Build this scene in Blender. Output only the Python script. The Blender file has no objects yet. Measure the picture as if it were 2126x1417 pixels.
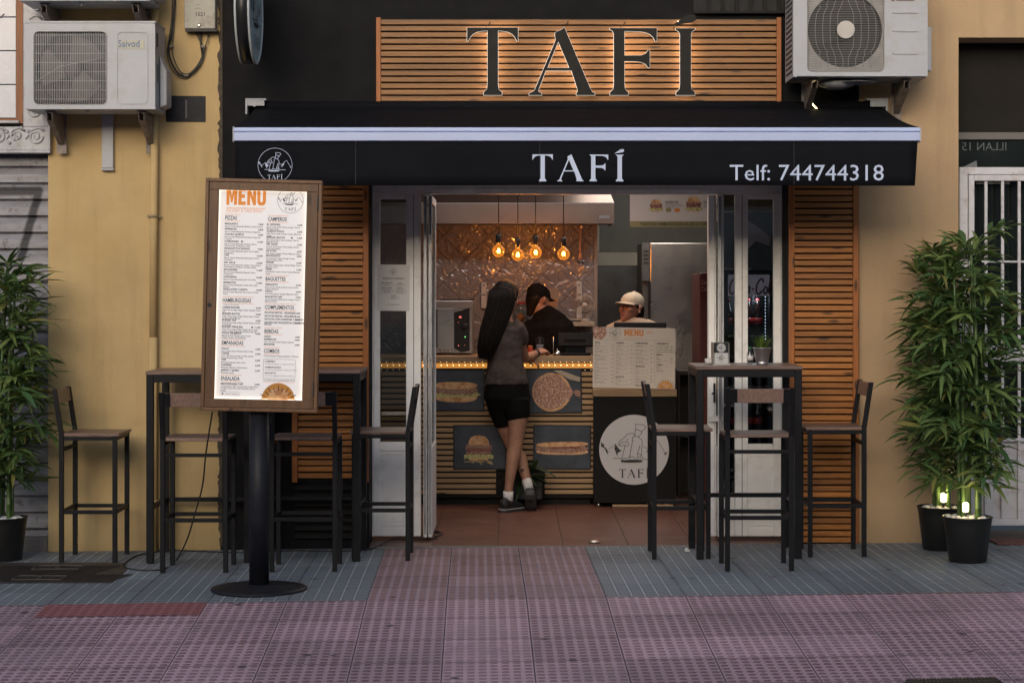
import bpy, bmesh, math, random
from mathutils import Vector, Matrix, noise
random.seed(7)
R = math.radians
PI = math.pi
SC = bpy.context.scene
COL = SC.collection

# ---------------------------------------------------------------- camera
CAMD, CAMH, FPX = 11.67, 1.52, 4000.0
cam_d = bpy.data.cameras.new("camera")
cam = bpy.data.objects.new("camera", cam_d)
COL.objects.link(cam)
cam.location = (0, -CAMD, CAMH)
cam.rotation_euler = (R(90), 0, 0)
cam_d.sensor_width = 36
cam_d.lens = FPX / 2126 * 36
cam_d.shift_y = -96.5 / 2126
cam_d.clip_end = 500
SC.camera = cam

# ---------------------------------------------------------------- sky, sun, exposure
w = bpy.data.worlds.new("World")
SC.world = w
w.use_nodes = True
nt = w.node_tree
bg = nt.nodes['Background']
sky = nt.nodes.new('ShaderNodeTexSky')
sky.sky_type = 'NISHITA'
sky.sun_disc = False
SUN_EL, SUN_AZ = R(17), R(193)          # azimuth measured from +Y clockwise
sky.sun_elevation = SUN_EL
sky.sun_rotation = SUN_AZ
sky.air_density = 1.0
sky.dust_density = 2.5
sky.ozone_density = 1.0
nt.links.new(sky.outputs[0], bg.inputs[0])
bg.inputs[1].default_value = 0.15
sd = bpy.data.lights.new("sun", 'SUN')
sun = bpy.data.objects.new("sun", sd)
COL.objects.link(sun)
sd.energy = 1.1
sd.angle = R(45)
sd.color = (1.0, 0.96, 0.93)
dirv = Vector((math.sin(SUN_AZ) * math.cos(SUN_EL), math.cos(SUN_AZ) * math.cos(SUN_EL), math.sin(SUN_EL)))
sun.rotation_euler = dirv.to_track_quat('Z', 'Y').to_euler()
SC.view_settings.view_transform = 'Standard'
SC.view_settings.look = 'None'
SC.view_settings.exposure = 0.14
SC.view_settings.gamma = 1

# ---------------------------------------------------------------- helpers
def S(Y):
    return FPX / (CAMD + Y)
def at(px, py, Y):
    s = S(Y)
    return Vector(((px - 1063) / s, Y, CAMH + (612 - py) / s))
def ax(px, Y):
    return (px - 1063) / S(Y)
def az(py, Y):
    return CAMH + (612 - py) / S(Y)
def gz(x, y=0.0):
    """height of the pavement"""
    g = 0.0105 * max(-6, min(6, x))
    if y < -2.0:
        g += 0.074 * (max(y, -4.4) + 2.0)
    return g
def frontal(x, y, z, sc=1.0, rz=0.0, roll=0.0):
    """matrix: local x right, y up, z towards the street"""
    return (Matrix.Translation((x, y, z)) @ Matrix.Rotation(rz, 4, 'Z') @ Matrix.Rotation(R(90), 4, 'X')
            @ Matrix.Rotation(roll, 4, 'Z') @ Matrix.Scale(sc, 4))

def wloc(o):
    v = Vector((0, 0, 0))
    while o is not None:
        v += o.location
        o = o.parent
    return v
def link_obj(name, me, parent=None):
    o = bpy.data.objects.new(name, me)
    COL.objects.link(o)
    if parent is not None:
        o.parent = parent
    return o
def tag(o, label=None, cat=None, group=None, kind=None):
    if label: o['label'] = label
    if cat: o['category'] = cat
    if group: o['group'] = group
    if kind: o['kind'] = kind
    return o
def thing(name, label, cat, loc=(0, 0, 0), group=None):
    o = bpy.data.objects.new(name, None)
    COL.objects.link(o)
    o.empty_display_size = 0.1
    o.location = loc
    return tag(o, label, cat, group)
def copy_tree(o, parent=None):
    c = o.copy()
    COL.objects.link(c)
    c.parent = parent
    for ch in [k for k in bpy.data.objects if k.parent == o]:
        copy_tree(ch, c)
    return c

class MB:
    def __init__(self):
        self.v = []; self.f = []; self.s = []
        self.M = None
    def add(self, vs, fs, smooth=False):
        n = len(self.v)
        if self.M is not None:
            vs = [self.M @ Vector(p) for p in vs]
        self.v += [tuple(p) for p in vs]
        self.f += [tuple(i + n for i in q) for q in fs]
        self.s += ([smooth] * len(fs)) if isinstance(smooth, bool) else list(smooth)
        return self
    def box(self, x0, x1, y0, y1, z0, z1):
        if x0 > x1: x0, x1 = x1, x0
        if y0 > y1: y0, y1 = y1, y0
        if z0 > z1: z0, z1 = z1, z0
        return self.add([(x0,y0,z0),(x1,y0,z0),(x1,y1,z0),(x0,y1,z0),(x0,y0,z1),(x1,y0,z1),(x1,y1,z1),(x0,y1,z1)],
                        [(0,3,2,1),(4,5,6,7),(0,1,5,4),(1,2,6,5),(2,3,7,6),(3,0,4,7)])
    def beam(self, a, b, w, h, up=(0, 0, 1)):
        """square bar from a to b"""
        a = Vector(a); b = Vector(b); d = (b - a).normalized()
        u = Vector(up)
        if abs(d.dot(u)) > .98: u = Vector((0, 1, 0))
        s = d.cross(u).normalized(); t = s.cross(d).normalized()
        vs = []
        for p in (a, b):
            for i, j in ((-1,-1),(1,-1),(1,1),(-1,1)):
                vs.append(p + s * (i * w / 2) + t * (j * h / 2))
        return self.add(vs, [(3,2,1,0),(4,5,6,7),(0,1,5,4),(1,2,6,5),(2,3,7,6),(3,0,4,7)])
    def tube(self, pts, r, n=8, cap=True):
        pts = [Vector(p) for p in pts]
        rs = r if isinstance(r, (list, tuple)) else [r] * len(pts)
        vs = []; fs = []; sm = []
        ref = None
        for i, p in enumerate(pts):
            d = (pts[min(i + 1, len(pts) - 1)] - pts[max(i - 1, 0)]).normalized()
            if ref is None:
                ref = Vector((0, 0, 1)) if abs(d.z) < .9 else Vector((1, 0, 0))
            a = d.cross(ref).normalized(); b = a.cross(d).normalized()
            ref = b
            for k in range(n):
                t = 2 * PI * k / n
                vs.append(p + a * (math.cos(t) * rs[i]) + b * (math.sin(t) * rs[i]))
        for i in range(len(pts) - 1):
            for k in range(n):
                k2 = (k + 1) % n
                fs.append((i*n+k, i*n+k2, (i+1)*n+k2, (i+1)*n+k)); sm.append(True)
        if cap:
            fs.append(tuple(range(n - 1, -1, -1))); sm.append(False)
            fs.append(tuple(range((len(pts)-1)*n, len(pts)*n))); sm.append(False)
        return self.add(vs, fs, sm)
    def lathe(self, prof, c=(0, 0, 0), n=24, axis='Z', smooth=True, cap=True):
        """prof: list of (r, h)"""
        vs = []; fs = []
        for (r, h) in prof:
            for k in range(n):
                t = 2 * PI * k / n
                if axis == 'Z': p = (c[0] + r*math.cos(t), c[1] + r*math.sin(t), c[2] + h)
                elif axis == 'Y': p = (c[0] + r*math.cos(t), c[1] - h, c[2] + r*math.sin(t))
                else: p = (c[0] + h, c[1] + r*math.cos(t), c[2] + r*math.sin(t))
                vs.append(p)
        m = len(prof)
        for i in range(m - 1):
            for k in range(n):
                k2 = (k + 1) % n
                fs.append((i*n+k, i*n+k2, (i+1)*n+k2, (i+1)*n+k))
        sm = [smooth] * len(fs)
        if cap and prof[0][0] > 1e-5: fs.append(tuple(range(n - 1, -1, -1))); sm.append(False)
        if cap and prof[-1][0] > 1e-5: fs.append(tuple(range((m-1)*n, m*n))); sm.append(False)
        return self.add(vs, fs, sm)
    def poly(self, pts, d=0.0):
        """flat outline (x,y) in the plane z=0 of the current matrix, thickness d towards +z"""
        a, b = splines_mesh([pts], d)
        return self.add(a, b)
    def splines(self, spl, d=0.0):
        a, b = splines_mesh(spl, d)
        return self.add(a, b)
    def ribbon(self, pts, w, z=0.0, closed=False):
        pts = [Vector((p[0], p[1])) for p in pts]
        n = len(pts)
        L = []; Rr = []
        for i in range(n):
            if closed:
                a = pts[i - 1]; b = pts[(i + 1) % n]
            else:
                a = pts[max(i - 1, 0)]; b = pts[min(i + 1, n - 1)]
            d = b - a
            if d.length < 1e-9: d = Vector((1, 0))
            d.normalize(); nn = Vector((-d.y, d.x)) * (w / 2)
            L.append(pts[i] + nn); Rr.append(pts[i] - nn)
        vs = [(p.x, p.y, z) for p in L] + [(p.x, p.y, z) for p in Rr]
        fs = []
        for i in range(n if closed else n - 1):
            j = (i + 1) % n
            fs.append((n + i, n + j, j, i))
        return self.add(vs, fs)
    def ellipse(self, cx, cy, rx, ry, z=0.0, n=28):
        return self.add([(cx + rx*math.cos(2*PI*k/n), cy + ry*math.sin(2*PI*k/n), z) for k in range(n)], [tuple(range(n))])
    def text(self, s, size, x=0, y=0, z=0, align='LEFT', xs=1.0, bold=0.0, d=0.0):
        a, b = text_mesh(s, align, bold)
        return self.add([(x + p[0]*size*xs, y + p[1]*size, z + d * 0) for p in a], b)
    def build(self, name, mat, parent=None, bevel=0.0, seg=2, smooth=None):
        me = bpy.data.meshes.new(name)
        off = wloc(parent)
        me.from_pydata([(p[0]-off.x, p[1]-off.y, p[2]-off.z) for p in self.v], [], self.f)
        if smooth is None:
            me.polygons.foreach_set('use_smooth', self.s)
        else:
            me.polygons.foreach_set('use_smooth', [smooth] * len(self.f))
        me.materials.append(mat)
        me.update()
        o = link_obj(name, me, parent)
        if bevel > 0:
            m = o.modifiers.new('bevel', 'BEVEL')
            m.width = bevel; m.segments = seg; m.limit_method = 'ANGLE'; m.angle_limit = R(40)
            m.harden_normals = False
        return o

_cache = {}
def _curve_mesh(cu):
    o = bpy.data.objects.new('tmp', cu)
    COL.objects.link(o)
    dg = bpy.context.evaluated_depsgraph_get()
    dg.update()
    me = bpy.data.meshes.new_from_object(o.evaluated_get(dg))
    vs = [tuple(v.co) for v in me.vertices]
    fs = [tuple(p.vertices) for p in me.polygons]
    bpy.data.objects.remove(o); bpy.data.curves.remove(cu); bpy.data.meshes.remove(me)
    return vs, fs
def text_mesh(s, align='LEFT', bold=0.0):
    k = ('t', s, align, bold)
    if k not in _cache:
        cu = bpy.data.curves.new('tmp', 'FONT')
        cu.body = s; cu.size = 1.0; cu.align_x = align
        cu.resolution_u = 2; cu.offset = bold
        cu.fill_mode = 'FRONT'
        _cache[k] = _curve_mesh(cu)
    return _cache[k]
def splines_mesh(spl, d=0.0, off=0.0):
    k = ('s', str(spl), d, off)
    if k not in _cache:
        cu = bpy.data.curves.new('tmp', 'CURVE')
        cu.dimensions = '2D'; cu.fill_mode = 'BOTH' if d else 'FRONT'
        cu.extrude = d / 2; cu.offset = off
        for pts in spl:
            sp = cu.splines.new('POLY')
            sp.points.add(len(pts) - 1)
            for i, p in enumerate(pts): sp.points[i].co = (p[0], p[1], 0, 1)
            sp.use_cyclic_u = True
        vs, fs = _curve_mesh(cu)
        if d: vs = [(a, b, c + d / 2) for a, b, c in vs]
        _cache[k] = (vs, fs)
    return _cache[k]

def remeshed(mb, name, mat, parent, voxel=0.006, smooth=6):
    """fuse overlapping lofts into one continuous surface"""
    me = bpy.data.meshes.new('tmp')
    me.from_pydata(mb.v, [], mb.f)
    o = bpy.data.objects.new('tmp', me); COL.objects.link(o)
    m = o.modifiers.new('r', 'REMESH'); m.mode = 'VOXEL'; m.voxel_size = voxel
    m2 = o.modifiers.new('s', 'SMOOTH'); m2.iterations = smooth; m2.factor = 0.5
    dg = bpy.context.evaluated_depsgraph_get(); dg.update()
    out = bpy.data.meshes.new_from_object(o.evaluated_get(dg))
    bpy.data.objects.remove(o); bpy.data.meshes.remove(me)
    off = wloc(parent)
    out.transform(Matrix.Translation(-off))
    out.name = name
    out.materials.clear(); out.materials.append(mat)
    out.polygons.foreach_set('use_smooth', [True] * len(out.polygons))
    return link_obj(name, out, parent)
# ---------------------------------------------------------------- materials
class NG:
    """small node graph writer"""
    def __init__(self, name):
        self.m = bpy.data.materials.new(name)
        self.m.use_nodes = True
        self.t = self.m.node_tree
        self.b = self.t.nodes['Principled BSDF']
        self.out = self.t.nodes['Material Output']
    def n(self, typ, **kw):
        nd = self.t.nodes.new(typ)
        for k, v in kw.items(): setattr(nd, k, v)
        return nd
    def put(self, sock, v):
        if isinstance(v, bpy.types.NodeSocket): self.t.links.new(v, sock)
        elif v is not None:
            if isinstance(v, (tuple, list)) and len(v) == 3 and sock.type == 'RGBA': v = (*v, 1)
            sock.default_value = v
    def math(self, op, a, b=None, c=None, clamp=False):
        nd = self.n('ShaderNodeMath', operation=op, use_clamp=clamp)
        self.put(nd.inputs[0], a)
        if b is not None: self.put(nd.inputs[1], b)
        if c is not None: self.put(nd.inputs[2], c)
        return nd.outputs[0]
    def coord(self, kind='Object'):
        return self.n('ShaderNodeTexCoord').outputs[kind]
    def map(self, vec, loc=(0,0,0), rot=(0,0,0), sc=(1,1,1)):
        nd = self.n('ShaderNodeMapping')
        self.put(nd.inputs[0], vec)
        nd.inputs[1].default_value = loc; nd.inputs[2].default_value = rot; nd.inputs[3].default_value = sc
        return nd.outputs[0]
    def noise(self, vec, scale, detail=4, rough=.5, dist=0.0):
        nd = self.n('ShaderNodeTexNoise')
        self.put(nd.inputs['Vector'], vec)
        nd.inputs['Scale'].default_value = scale; nd.inputs['Detail'].default_value = detail
        nd.inputs['Roughness'].default_value = rough; nd.inputs['Distortion'].default_value = dist
        return nd.outputs[0]
    def voro(self, vec, scale, out='Distance', feat='F1'):
        nd = self.n('ShaderNodeTexVoronoi', feature=feat)
        self.put(nd.inputs['Vector'], vec); nd.inputs['Scale'].default_value = scale
        return nd.outputs[out]
    def ramp(self, v, stops):
        nd = self.n('ShaderNodeValToRGB')
        self.put(nd.inputs[0], v)
        el = nd.color_ramp.elements
        while len(el) < len(stops): el.new(0.5)
        for e, (p, c) in zip(el, stops):
            e.position = p
            e.color = (c, c, c, 1) if not isinstance(c, (tuple, list)) else (*c, 1)
        return nd.outputs[0]
    def mix(self, f, a, b, mode='MIX'):
        nd = self.n('ShaderNodeMix', data_type='RGBA', blend_type=mode)
        self.put(nd.inputs[0], f); self.put(nd.inputs[6], a); self.put(nd.inputs[7], b)
        return nd.outputs[2]
    def sep(self, vec):
        nd = self.n('ShaderNodeSeparateXYZ'); self.put(nd.inputs[0], vec)
        return nd.outputs
    def comb(self, x, y, z=0.0):
        nd = self.n('ShaderNodeCombineXYZ')
        for i, v in enumerate((x, y, z)): self.put(nd.inputs[i], v)
        return nd.outputs[0]
    def white(self, vec):
        nd = self.n('ShaderNodeTexWhiteNoise', noise_dimensions='3D')
        self.put(nd.inputs['Vector'], vec)
        return nd.outputs['Value']
    def bump(self, h, strength=.3, dist=.01):
        nd = self.n('ShaderNodeBump')
        nd.inputs['Strength'].default_value = strength; nd.inputs['Distance'].default_value = dist
        self.put(nd.inputs['Height'], h)
        self.put(self.b.inputs['Normal'], nd.outputs[0])
    def fin(self, col=None, rough=None, metal=None, spec=None):
        if col is not None: self.put(self.b.inputs['Base Color'], col)
        if rough is not None: self.put(self.b.inputs['Roughness'], rough)
        if metal is not None: self.put(self.b.inputs['Metallic'], metal)
        if spec is not None: self.put(self.b.inputs['Specular IOR Level'], spec)
        return self.m

def hexc(h, k=1.0):
    h = h.lstrip('#')
    c = [int(h[i:i+2], 16) / 255 for i in (0, 2, 4)]
    return tuple(k * (x / 12.92 if x <= .04045 else ((x + .055) / 1.055) ** 2.4) for x in c)

def plain(name, col, rough=.5, metal=0.0, var=.12, vs=6, bump=.1, bs=120, spec=.5, dirt=None, dscale=3):
    g = NG(name); c = g.coord()
    n1 = g.noise(c, vs, 5, .6)
    a = tuple(x * (1 - var) for x in col); b = tuple(min(1, x * (1 + var)) for x in col)
    cc = g.mix(g.ramp(n1, [(.3, 0.0), (.7, 1.0)]), a, b)
    if dirt:
        d = g.noise(c, dscale, 8, .7)
        cc = g.mix(g.ramp(d, [(.5, 0.0), (.72, .8)]), cc, dirt)
    r = g.math('MULTIPLY_ADD', g.noise(c, vs * 3, 3), .25, rough - .12, clamp=True)
    if bump: g.bump(g.noise(c, bs, 4), bump, .003)
    return g.fin(cc, r, metal, spec)

def wood(name, c1, c2, axis='X', pitch=0.0, rough=.5, grain=1.0, knots=True, dark=(.02, .008, .004), jit=.35):
    """boards whose grain runs along the axis; pitch gives every board its own tone"""
    g = NG(name); c = g.coord()
    x, y, z = g.sep(c)[0:3]
    if axis == 'X': l, q, p = x, z, y
    elif axis == 'Z': l, q, p = z, x, y
    else: l, q, p = y, x, z
    if pitch:
        cell = g.math('FLOOR', g.math('DIVIDE', q, pitch))
        rnd = g.white(g.comb(cell, 3.3, 1.7))
    else:
        oi = g.n('ShaderNodeObjectInfo'); rnd = oi.outputs['Random']
        cell = rnd
    v = g.comb(g.math('MULTIPLY_ADD', rnd, 17.0, g.math('MULTIPLY', l, 1.3 * grain)), g.math('MULTIPLY', q, 26.0 * grain), g.math('MULTIPLY', p, 26.0 * grain))
    n1 = g.noise(v, 1.6, 8, .62, 1.2)
    n2 = g.noise(v, 7.0, 4, .6, .4)
    f = g.math('MULTIPLY_ADD', n2, .35, g.math('MULTIPLY', n1, .75))
    col = g.mix(g.ramp(f, [(.36, 0.0), (.68, 1.0)]), c1, c2)
    tone = g.math('MULTIPLY_ADD', rnd, jit, 1 - jit / 2)
    col = g.mix(1.0, col, g.comb(tone, tone, tone), 'MULTIPLY')
    if knots:
        kv = g.comb(g.math('MULTIPLY_ADD', rnd, 9.0, g.math('MULTIPLY', l, 2.4)), g.math('MULTIPLY', q, 9.0), 0.0)
        k = g.voro(kv, 1.4)
        col = g.mix(g.ramp(g.math('ADD', k, g.math('MULTIPLY_ADD', n2, .10, -.05)), [(.07, .85), (.17, 0.0)]), col, dark)
    g.bump(n1, .25, .002)
    return g.fin(col, g.math('MULTIPLY_ADD', n2, .25, rough - .1))

def emis(name, col, st, base=(0.8, 0.8, 0.8)):
    g = NG(name)
    g.put(g.b.inputs['Base Color'], base)
    g.put(g.b.inputs['Emission Color'], col)
    g.b.inputs['Emission Strength'].default_value = st
    return g.m

M = {}
# painted metal and plastics
M['black_metal'] = plain('black powder coated steel', (.0050, .0054, .0075), .45, 0, .25, 8, .06, 300, spec=.25)
M['post_metal'] = plain('black painted post', (.010, .011, .016), .5, 0, .25, 5, .1, 160, spec=.25, dirt=(.025, .025, .03), dscale=9)
M['black_plastic'] = plain('black plastic', (.012, .012, .013), .35, 0, .1, 6, .03, 200)
M['dark_grey'] = plain('dark grey plastic', (.016, .017, .021), .45, spec=.3)
M['alu'] = plain('brushed aluminium', (.42, .42, .44), .35, 1.0, .06, 10, .03, 200)
M['awning_bar'] = plain('white anodised bar', (.44, .52, .76), .4, .0, .06, 2, .02, 100)
M['steel'] = plain('stainless steel', (.62, .60, .58), .30, 1.0, .08, 2, .03, 40)
M['chrome'] = plain('chrome', (.75, .75, .76), .12, 1.0, .03)
M['white_frame'] = plain('white lacquered door frame', (.90, .885, .87), .38, 0, .06, 3, .04, 60, dirt=(.60, .56, .52), dscale=5)
M['white_gate'] = plain('white painted steel gate', (.58, .57, .60), .45, 0, .1, 5, .12, 70, dirt=(.34, .28, .25), dscale=12)
M['ac_white'] = plain('aged white enamel', (.40, .415, .455), .45, 0, .06, 3, .08, 50, dirt=(.33, .31, .29), dscale=6)
M['ac_grille'] = plain('grille plastic', (.42, .41, .41), .5, 0, .15, 20, .1, 120)
M['ac_dark'] = plain('fan cavity', (.02, .018, .018), .6)
M['rust'] = plain('rusty galvanised bracket', (.22, .19, .17), .6, .3, .3, 15, .3, 100, dirt=(.10, .045, .02), dscale=14)
M['meter'] = plain('meter box enamel', (.36, .35, .30), .5, 0, .08, 8, .1, 60, dirt=(.14, .09, .06), dscale=9)
M['matt_black'] = plain('matt black screen', (.008, .009, .011), .6, spec=.12)
M['cable'] = plain('black cable', (.012, .012, .012), .5)
M['cable_grey'] = plain('weathered grey cable', (.06, .06, .055), .6)
M['paper'] = plain('matt paper', (.60, .57, .55), .7, 0, .03, 3, .02, 30)
M['banner'] = plain('banner board', (.62, .56, .52), .6, 0, .03)
M['ink'] = plain('black ink', (.03, .03, .035), .6, 0, .05, 4, 0)
M['ink_soft'] = plain('grey ink', (.05, .05, .055), .6, 0, .05, 4, 0)
M['orange_ink'] = plain('orange ink', (.62, .22, .04), .6, 0, .05, 4, 0)
M['olive'] = plain('olive band', (.30, .26, .12), .6, 0, .05, 4, 0)
M['white_ink'] = plain('white print', (.50, .58, .76), .5, 0, .04, 4, 0)
M['awning_cloth'] = plain('black awning cloth', (.0058, .0062, .0090), .8, 0, .1, 4, .25, 500, spec=.12)
M['letter_black'] = plain('black letter face', (.012, .012, .0115), .55, 0, .1, 6, .04, 80, spec=.2)
M['black_wall'] = plain('black wall paint', (.0065, .0065, .0078), .7, 0, .25, 3, .35, 60, spec=.15)
M['black_slat'] = plain('black painted slats', (.008, .0078, .008), .6, 0, .2, 8, .3, 60, spec=.2)
M['led_dot'] = emis('led diode', (1.0, .72, .38), 6)
M['led_bar'] = emis('led glow channel', (1.0, .40, .07), .45, (.4, .22, .08))
M['led_cold'] = emis('cold led', (.75, .8, 1.0), 5)
M['led_warm'] = emis('warm led strip', (1.0, .74, .34), 5)
M['back_glow'] = emis('letter back light', (1.0, .84, .68), 10)
M['halo'] = emis('letter edge glow', (1.0, .86, .70), .7)
M['ac_grille_dark'] = plain('dark grille wire', (.26, .255, .25), .5)
M['filament'] = emis('hot filament', (1.0, .42, .08), 90)
M['spot'] = emis('garden spot lens', (1.0, .80, .36), 9)
M['red_led'] = emis('red led', (1.0, .03, .02), 1.3)
M['green_led'] = emis('green led', (.05, 1.0, .12), 1.2)
M['pebble'] = plain('white pebbles', (.55, .55, .56), .6, 0, .2, 30, .2, 80)
M['pot_black'] = plain('black plastic pot', (.010, .010, .010), .42, 0, .15, 5, .05, 100)
M['zinc'] = plain('zinc pot', (.52, .53, .55), .32, .9, .08, 12)
M['red_plastic'] = plain('red cooler side', (.075, .013, .012), .35, 0, .08)
M['skin'] = plain('skin', (.34, .18, .12), .58, 0, .22, 12, .08, 160)
M['skin_face'] = plain('skin face', (.42, .20, .14), .5, 0, .10, 12, .08, 160)
M['tee'] = plain('dark grey jersey', (.058, .044, .040), .85, 0, .12, 9, .25, 400, spec=.2)
M['black_cloth'] = plain('black cloth', (.0055, .0052, .0055), .85, 0, .12, 9, .3, 300, spec=.1)
M['sock'] = plain('white sock', (.62, .60, .60), .85, 0, .06, 30, .3, 300)
M['cap_cloth'] = plain('beige cap cloth', (.62, .52, .40), .8, 0, .06, 9, .25, 300)
M['shoe'] = plain('black shoe', (.014, .014, .015), .6, 0, .2, 20, .3, 200)
M['sole'] = plain('dark sole', (.035, .035, .037), .6)
M['eye'] = plain('eye white', (.55, .5, .48), .3)
M['pearl'] = plain('pearl', (.85, .82, .78), .15)
M['lips'] = plain('lips', (.35, .08, .07), .45)
M['iron'] = plain('brown iron cover', (.075, .062, .055), .55, .3, .2, 14, .3, 60, dirt=(.035, .03, .028), dscale=8)
M['wall_strip'] = plain('white plastic strip', (.6, .57, .55), .4)
M['dark_room'] = plain('dark joinery', (.03, .026, .024), .5)
M['cream'] = plain('cream plastic', (.42, .38, .33), .45)

def amber_glass():
    g = NG('glowing amber glass')
    tr = g.n('ShaderNodeBsdfTransparent'); tr.inputs[0].default_value = (1, .60, .22, 1)
    gl = g.n('ShaderNodeBsdfGlossy'); gl.inputs['Roughness'].default_value = .05
    em = g.n('ShaderNodeEmission'); em.inputs[0].default_value = (1, .36, .05, 1); em.inputs[1].default_value = 1.0
    lw = g.n('ShaderNodeLayerWeight'); lw.inputs[0].default_value = .35
    a = g.n('ShaderNodeMixShader'); g.put(a.inputs[0], g.math('MULTIPLY_ADD', lw.outputs['Facing'], .5, .22, clamp=True)); g.put(a.inputs[1], tr.outputs[0]); g.put(a.inputs[2], em.outputs[0])
    b = g.n('ShaderNodeMixShader'); b.inputs[0].default_value = .05; g.put(b.inputs[1], a.outputs[0]); g.put(b.inputs[2], gl.outputs[0])
    g.t.links.new(b.outputs[0], g.out.inputs[0])
    return g.m
def hair_mat():
    g = NG('dark brown hair'); c = g.coord()
    x, y, z = g.sep(c)[0:3]
    v = g.comb(g.math('MULTIPLY', x, 160.0), g.math('MULTIPLY', y, 160.0), g.math('MULTIPLY', z, 5.0))
    n1 = g.noise(v, 1.0, 5, .6)
    g.bump(n1, .8, .006)
    return g.fin(g.mix(g.ramp(n1, [(.35, 0.0), (.7, 1.0)]), (.005, .0035, .003), (.015, .009, .006)), .6, spec=.2)
M['hair'] = hair_mat()

def plaster(name, c1, c2, stain):
    g = NG(name); c = g.coord()
    x, y, z = g.sep(c)[0:3]
    big = g.noise(c, .9, 6, .6)
    mid = g.noise(c, 4.5, 8, .65)
    col = g.mix(g.ramp(big, [(.3, 0.0), (.7, 1.0)]), c1, c2)
    col = g.mix(g.ramp(mid, [(.42, 0.0), (.75, .35)]), col, stain)
    # run-off streaks and grime near the pavement
    st = g.noise(g.comb(g.math('MULTIPLY', x, 9.0), 0.0, g.math('MULTIPLY', z, .7)), 1.0, 5, .6)
    col = g.mix(g.ramp(st, [(.52, 0.0), (.80, .4)]), col, tuple(k * .62 for k in c1))
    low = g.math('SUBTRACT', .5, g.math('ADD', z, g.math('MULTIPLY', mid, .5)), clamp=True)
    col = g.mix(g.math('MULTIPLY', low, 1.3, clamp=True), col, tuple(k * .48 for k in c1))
    sp = g.voro(c, 22)
    col = g.mix(g.ramp(sp, [(.03, .6), (.06, 0.0)]), col, (.07, .05, .035))
    fine = g.noise(c, 70, 5, .6)
    cr = g.voro(g.map(c, sc=(1, 1, .5)), 2.2, 'Distance', 'DISTANCE_TO_EDGE')
    ck = g.ramp(g.math('ADD', cr, g.math('MULTIPLY_ADD', mid, .10, -.05)), [(.0, 1.0), (.006, 0.0)])
    col = g.mix(g.math('MULTIPLY', ck, g.ramp(big, [(.80, 0.0), (.90, .2)])), col, (.12, .085, .05))
    h = g.math('ADD', g.math('MULTIPLY', fine, .4), g.math('MULTIPLY', mid, 2.6))
    g.bump(h, .35, .006)
    return g.fin(col, .85, spec=.25)
M['ochre'] = plaster('ochre plaster', (.49, .34, .155), (.59, .44, .23), (.38, .28, .15))
M['beige'] = plaster('beige plaster', (.43, .29, .165), (.50, .355, .215), (.36, .265, .18))

def slat_mat(name, c1, c2, pitch, jit=.35, rough=.5):
    return wood(name, c1, c2, 'X', pitch, rough, 1.0, True, (.03, .011, .004), jit)
M['slat'] = slat_mat('stained pine slats', (.21, .070, .013), (.43, .165, .033), .0388, .5)
M['slat_v'] = wood('stained pine stile', (.20, .060, .011), (.34, .11, .020), 'Z', 0, .5)
M['sign_slat'] = slat_mat('sign pine slats', (.15, .062, .016), (.34, .155, .048), .0395)
M['counter_slat'] = slat_mat('oak counter slats', (.30, .18, .085), (.44, .28, .145), .0405, .2)
M['counter_top'] = wood('oak counter top', (.30, .19, .10), (.42, .28, .16), 'X', 0, .4, knots=False)
M['board'] = wood('walnut board', (.10, .062, .048), (.26, .165, .13), 'X', 0, .38, 1.4, False)
M['board_y'] = wood('walnut board end grain', (.10, .062, .048), (.27, .17, .135), 'Y', 0, .38, 1.4, False)
M['case_wood'] = wood('varnished menu case', (.085, .040, .017), (.17, .085, .038), 'Z', 0, .4, .8)
M['orange_wood'] = wood('orange lath', (.20, .08, .035), (.33, .14, .06), 'Z', 0, .6)

def glass(name, tint=(.75, .8, .8), k=.12):
    g = NG(name)
    tr = g.n('ShaderNodeBsdfTransparent'); tr.inputs[0].default_value = (*tint, 1)
    gl = g.n('ShaderNodeBsdfGlossy'); gl.inputs['Roughness'].default_value = .03
    lw = g.n('ShaderNodeLayerWeight'); lw.inputs[0].default_value = .25
    f = g.math('MULTIPLY_ADD', lw.outputs['Fresnel'], .5, k, clamp=True)
    mx = g.n('ShaderNodeMixShader')
    g.put(mx.inputs[0], f); g.put(mx.inputs[1], tr.outputs[0]); g.put(mx.inputs[2], gl.outputs[0])
    g.t.links.new(mx.outputs[0], g.out.inputs[0])
    return g.m
M['glass'] = glass('door glass', (.66, .70, .70), .10)
M['amber'] = amber_glass()
M['clear'] = glass('clear glass', (.85, .88, .88), .08)

def tile_wall():
    g = NG('wavy glazed tiles'); c = g.coord()
    x, y, z = g.sep(c)[0:3]
    u = g.math('DIVIDE', g.math('ADD', x, z), .36)
    v = g.math('DIVIDE', g.math('SUBTRACT', x, z), .36)
    def line(q):
        return g.math('ABSOLUTE', g.math('SUBTRACT', g.math('FRACT', q), .5))
    e = g.math('MAXIMUM', line(u), line(v))
    j = g.ramp(e, [(.478, 0.0), (.492, 1.0)])
    wv = g.noise(g.comb(x, 0.0, z), 15, 1.2, .5, 1.2)
    h = g.math('SUBTRACT', g.math('MULTIPLY', wv, 1.4), g.math('MULTIPLY', j, .3))
    g.bump(h, 1.0, .0105)
    col = g.mix(j, (.29, .25, .245), (.14, .115, .11))
    return g.fin(col, g.math('MULTIPLY_ADD', j, .4, .045), spec=1.0)
M['tiles'] = tile_wall()

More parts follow.
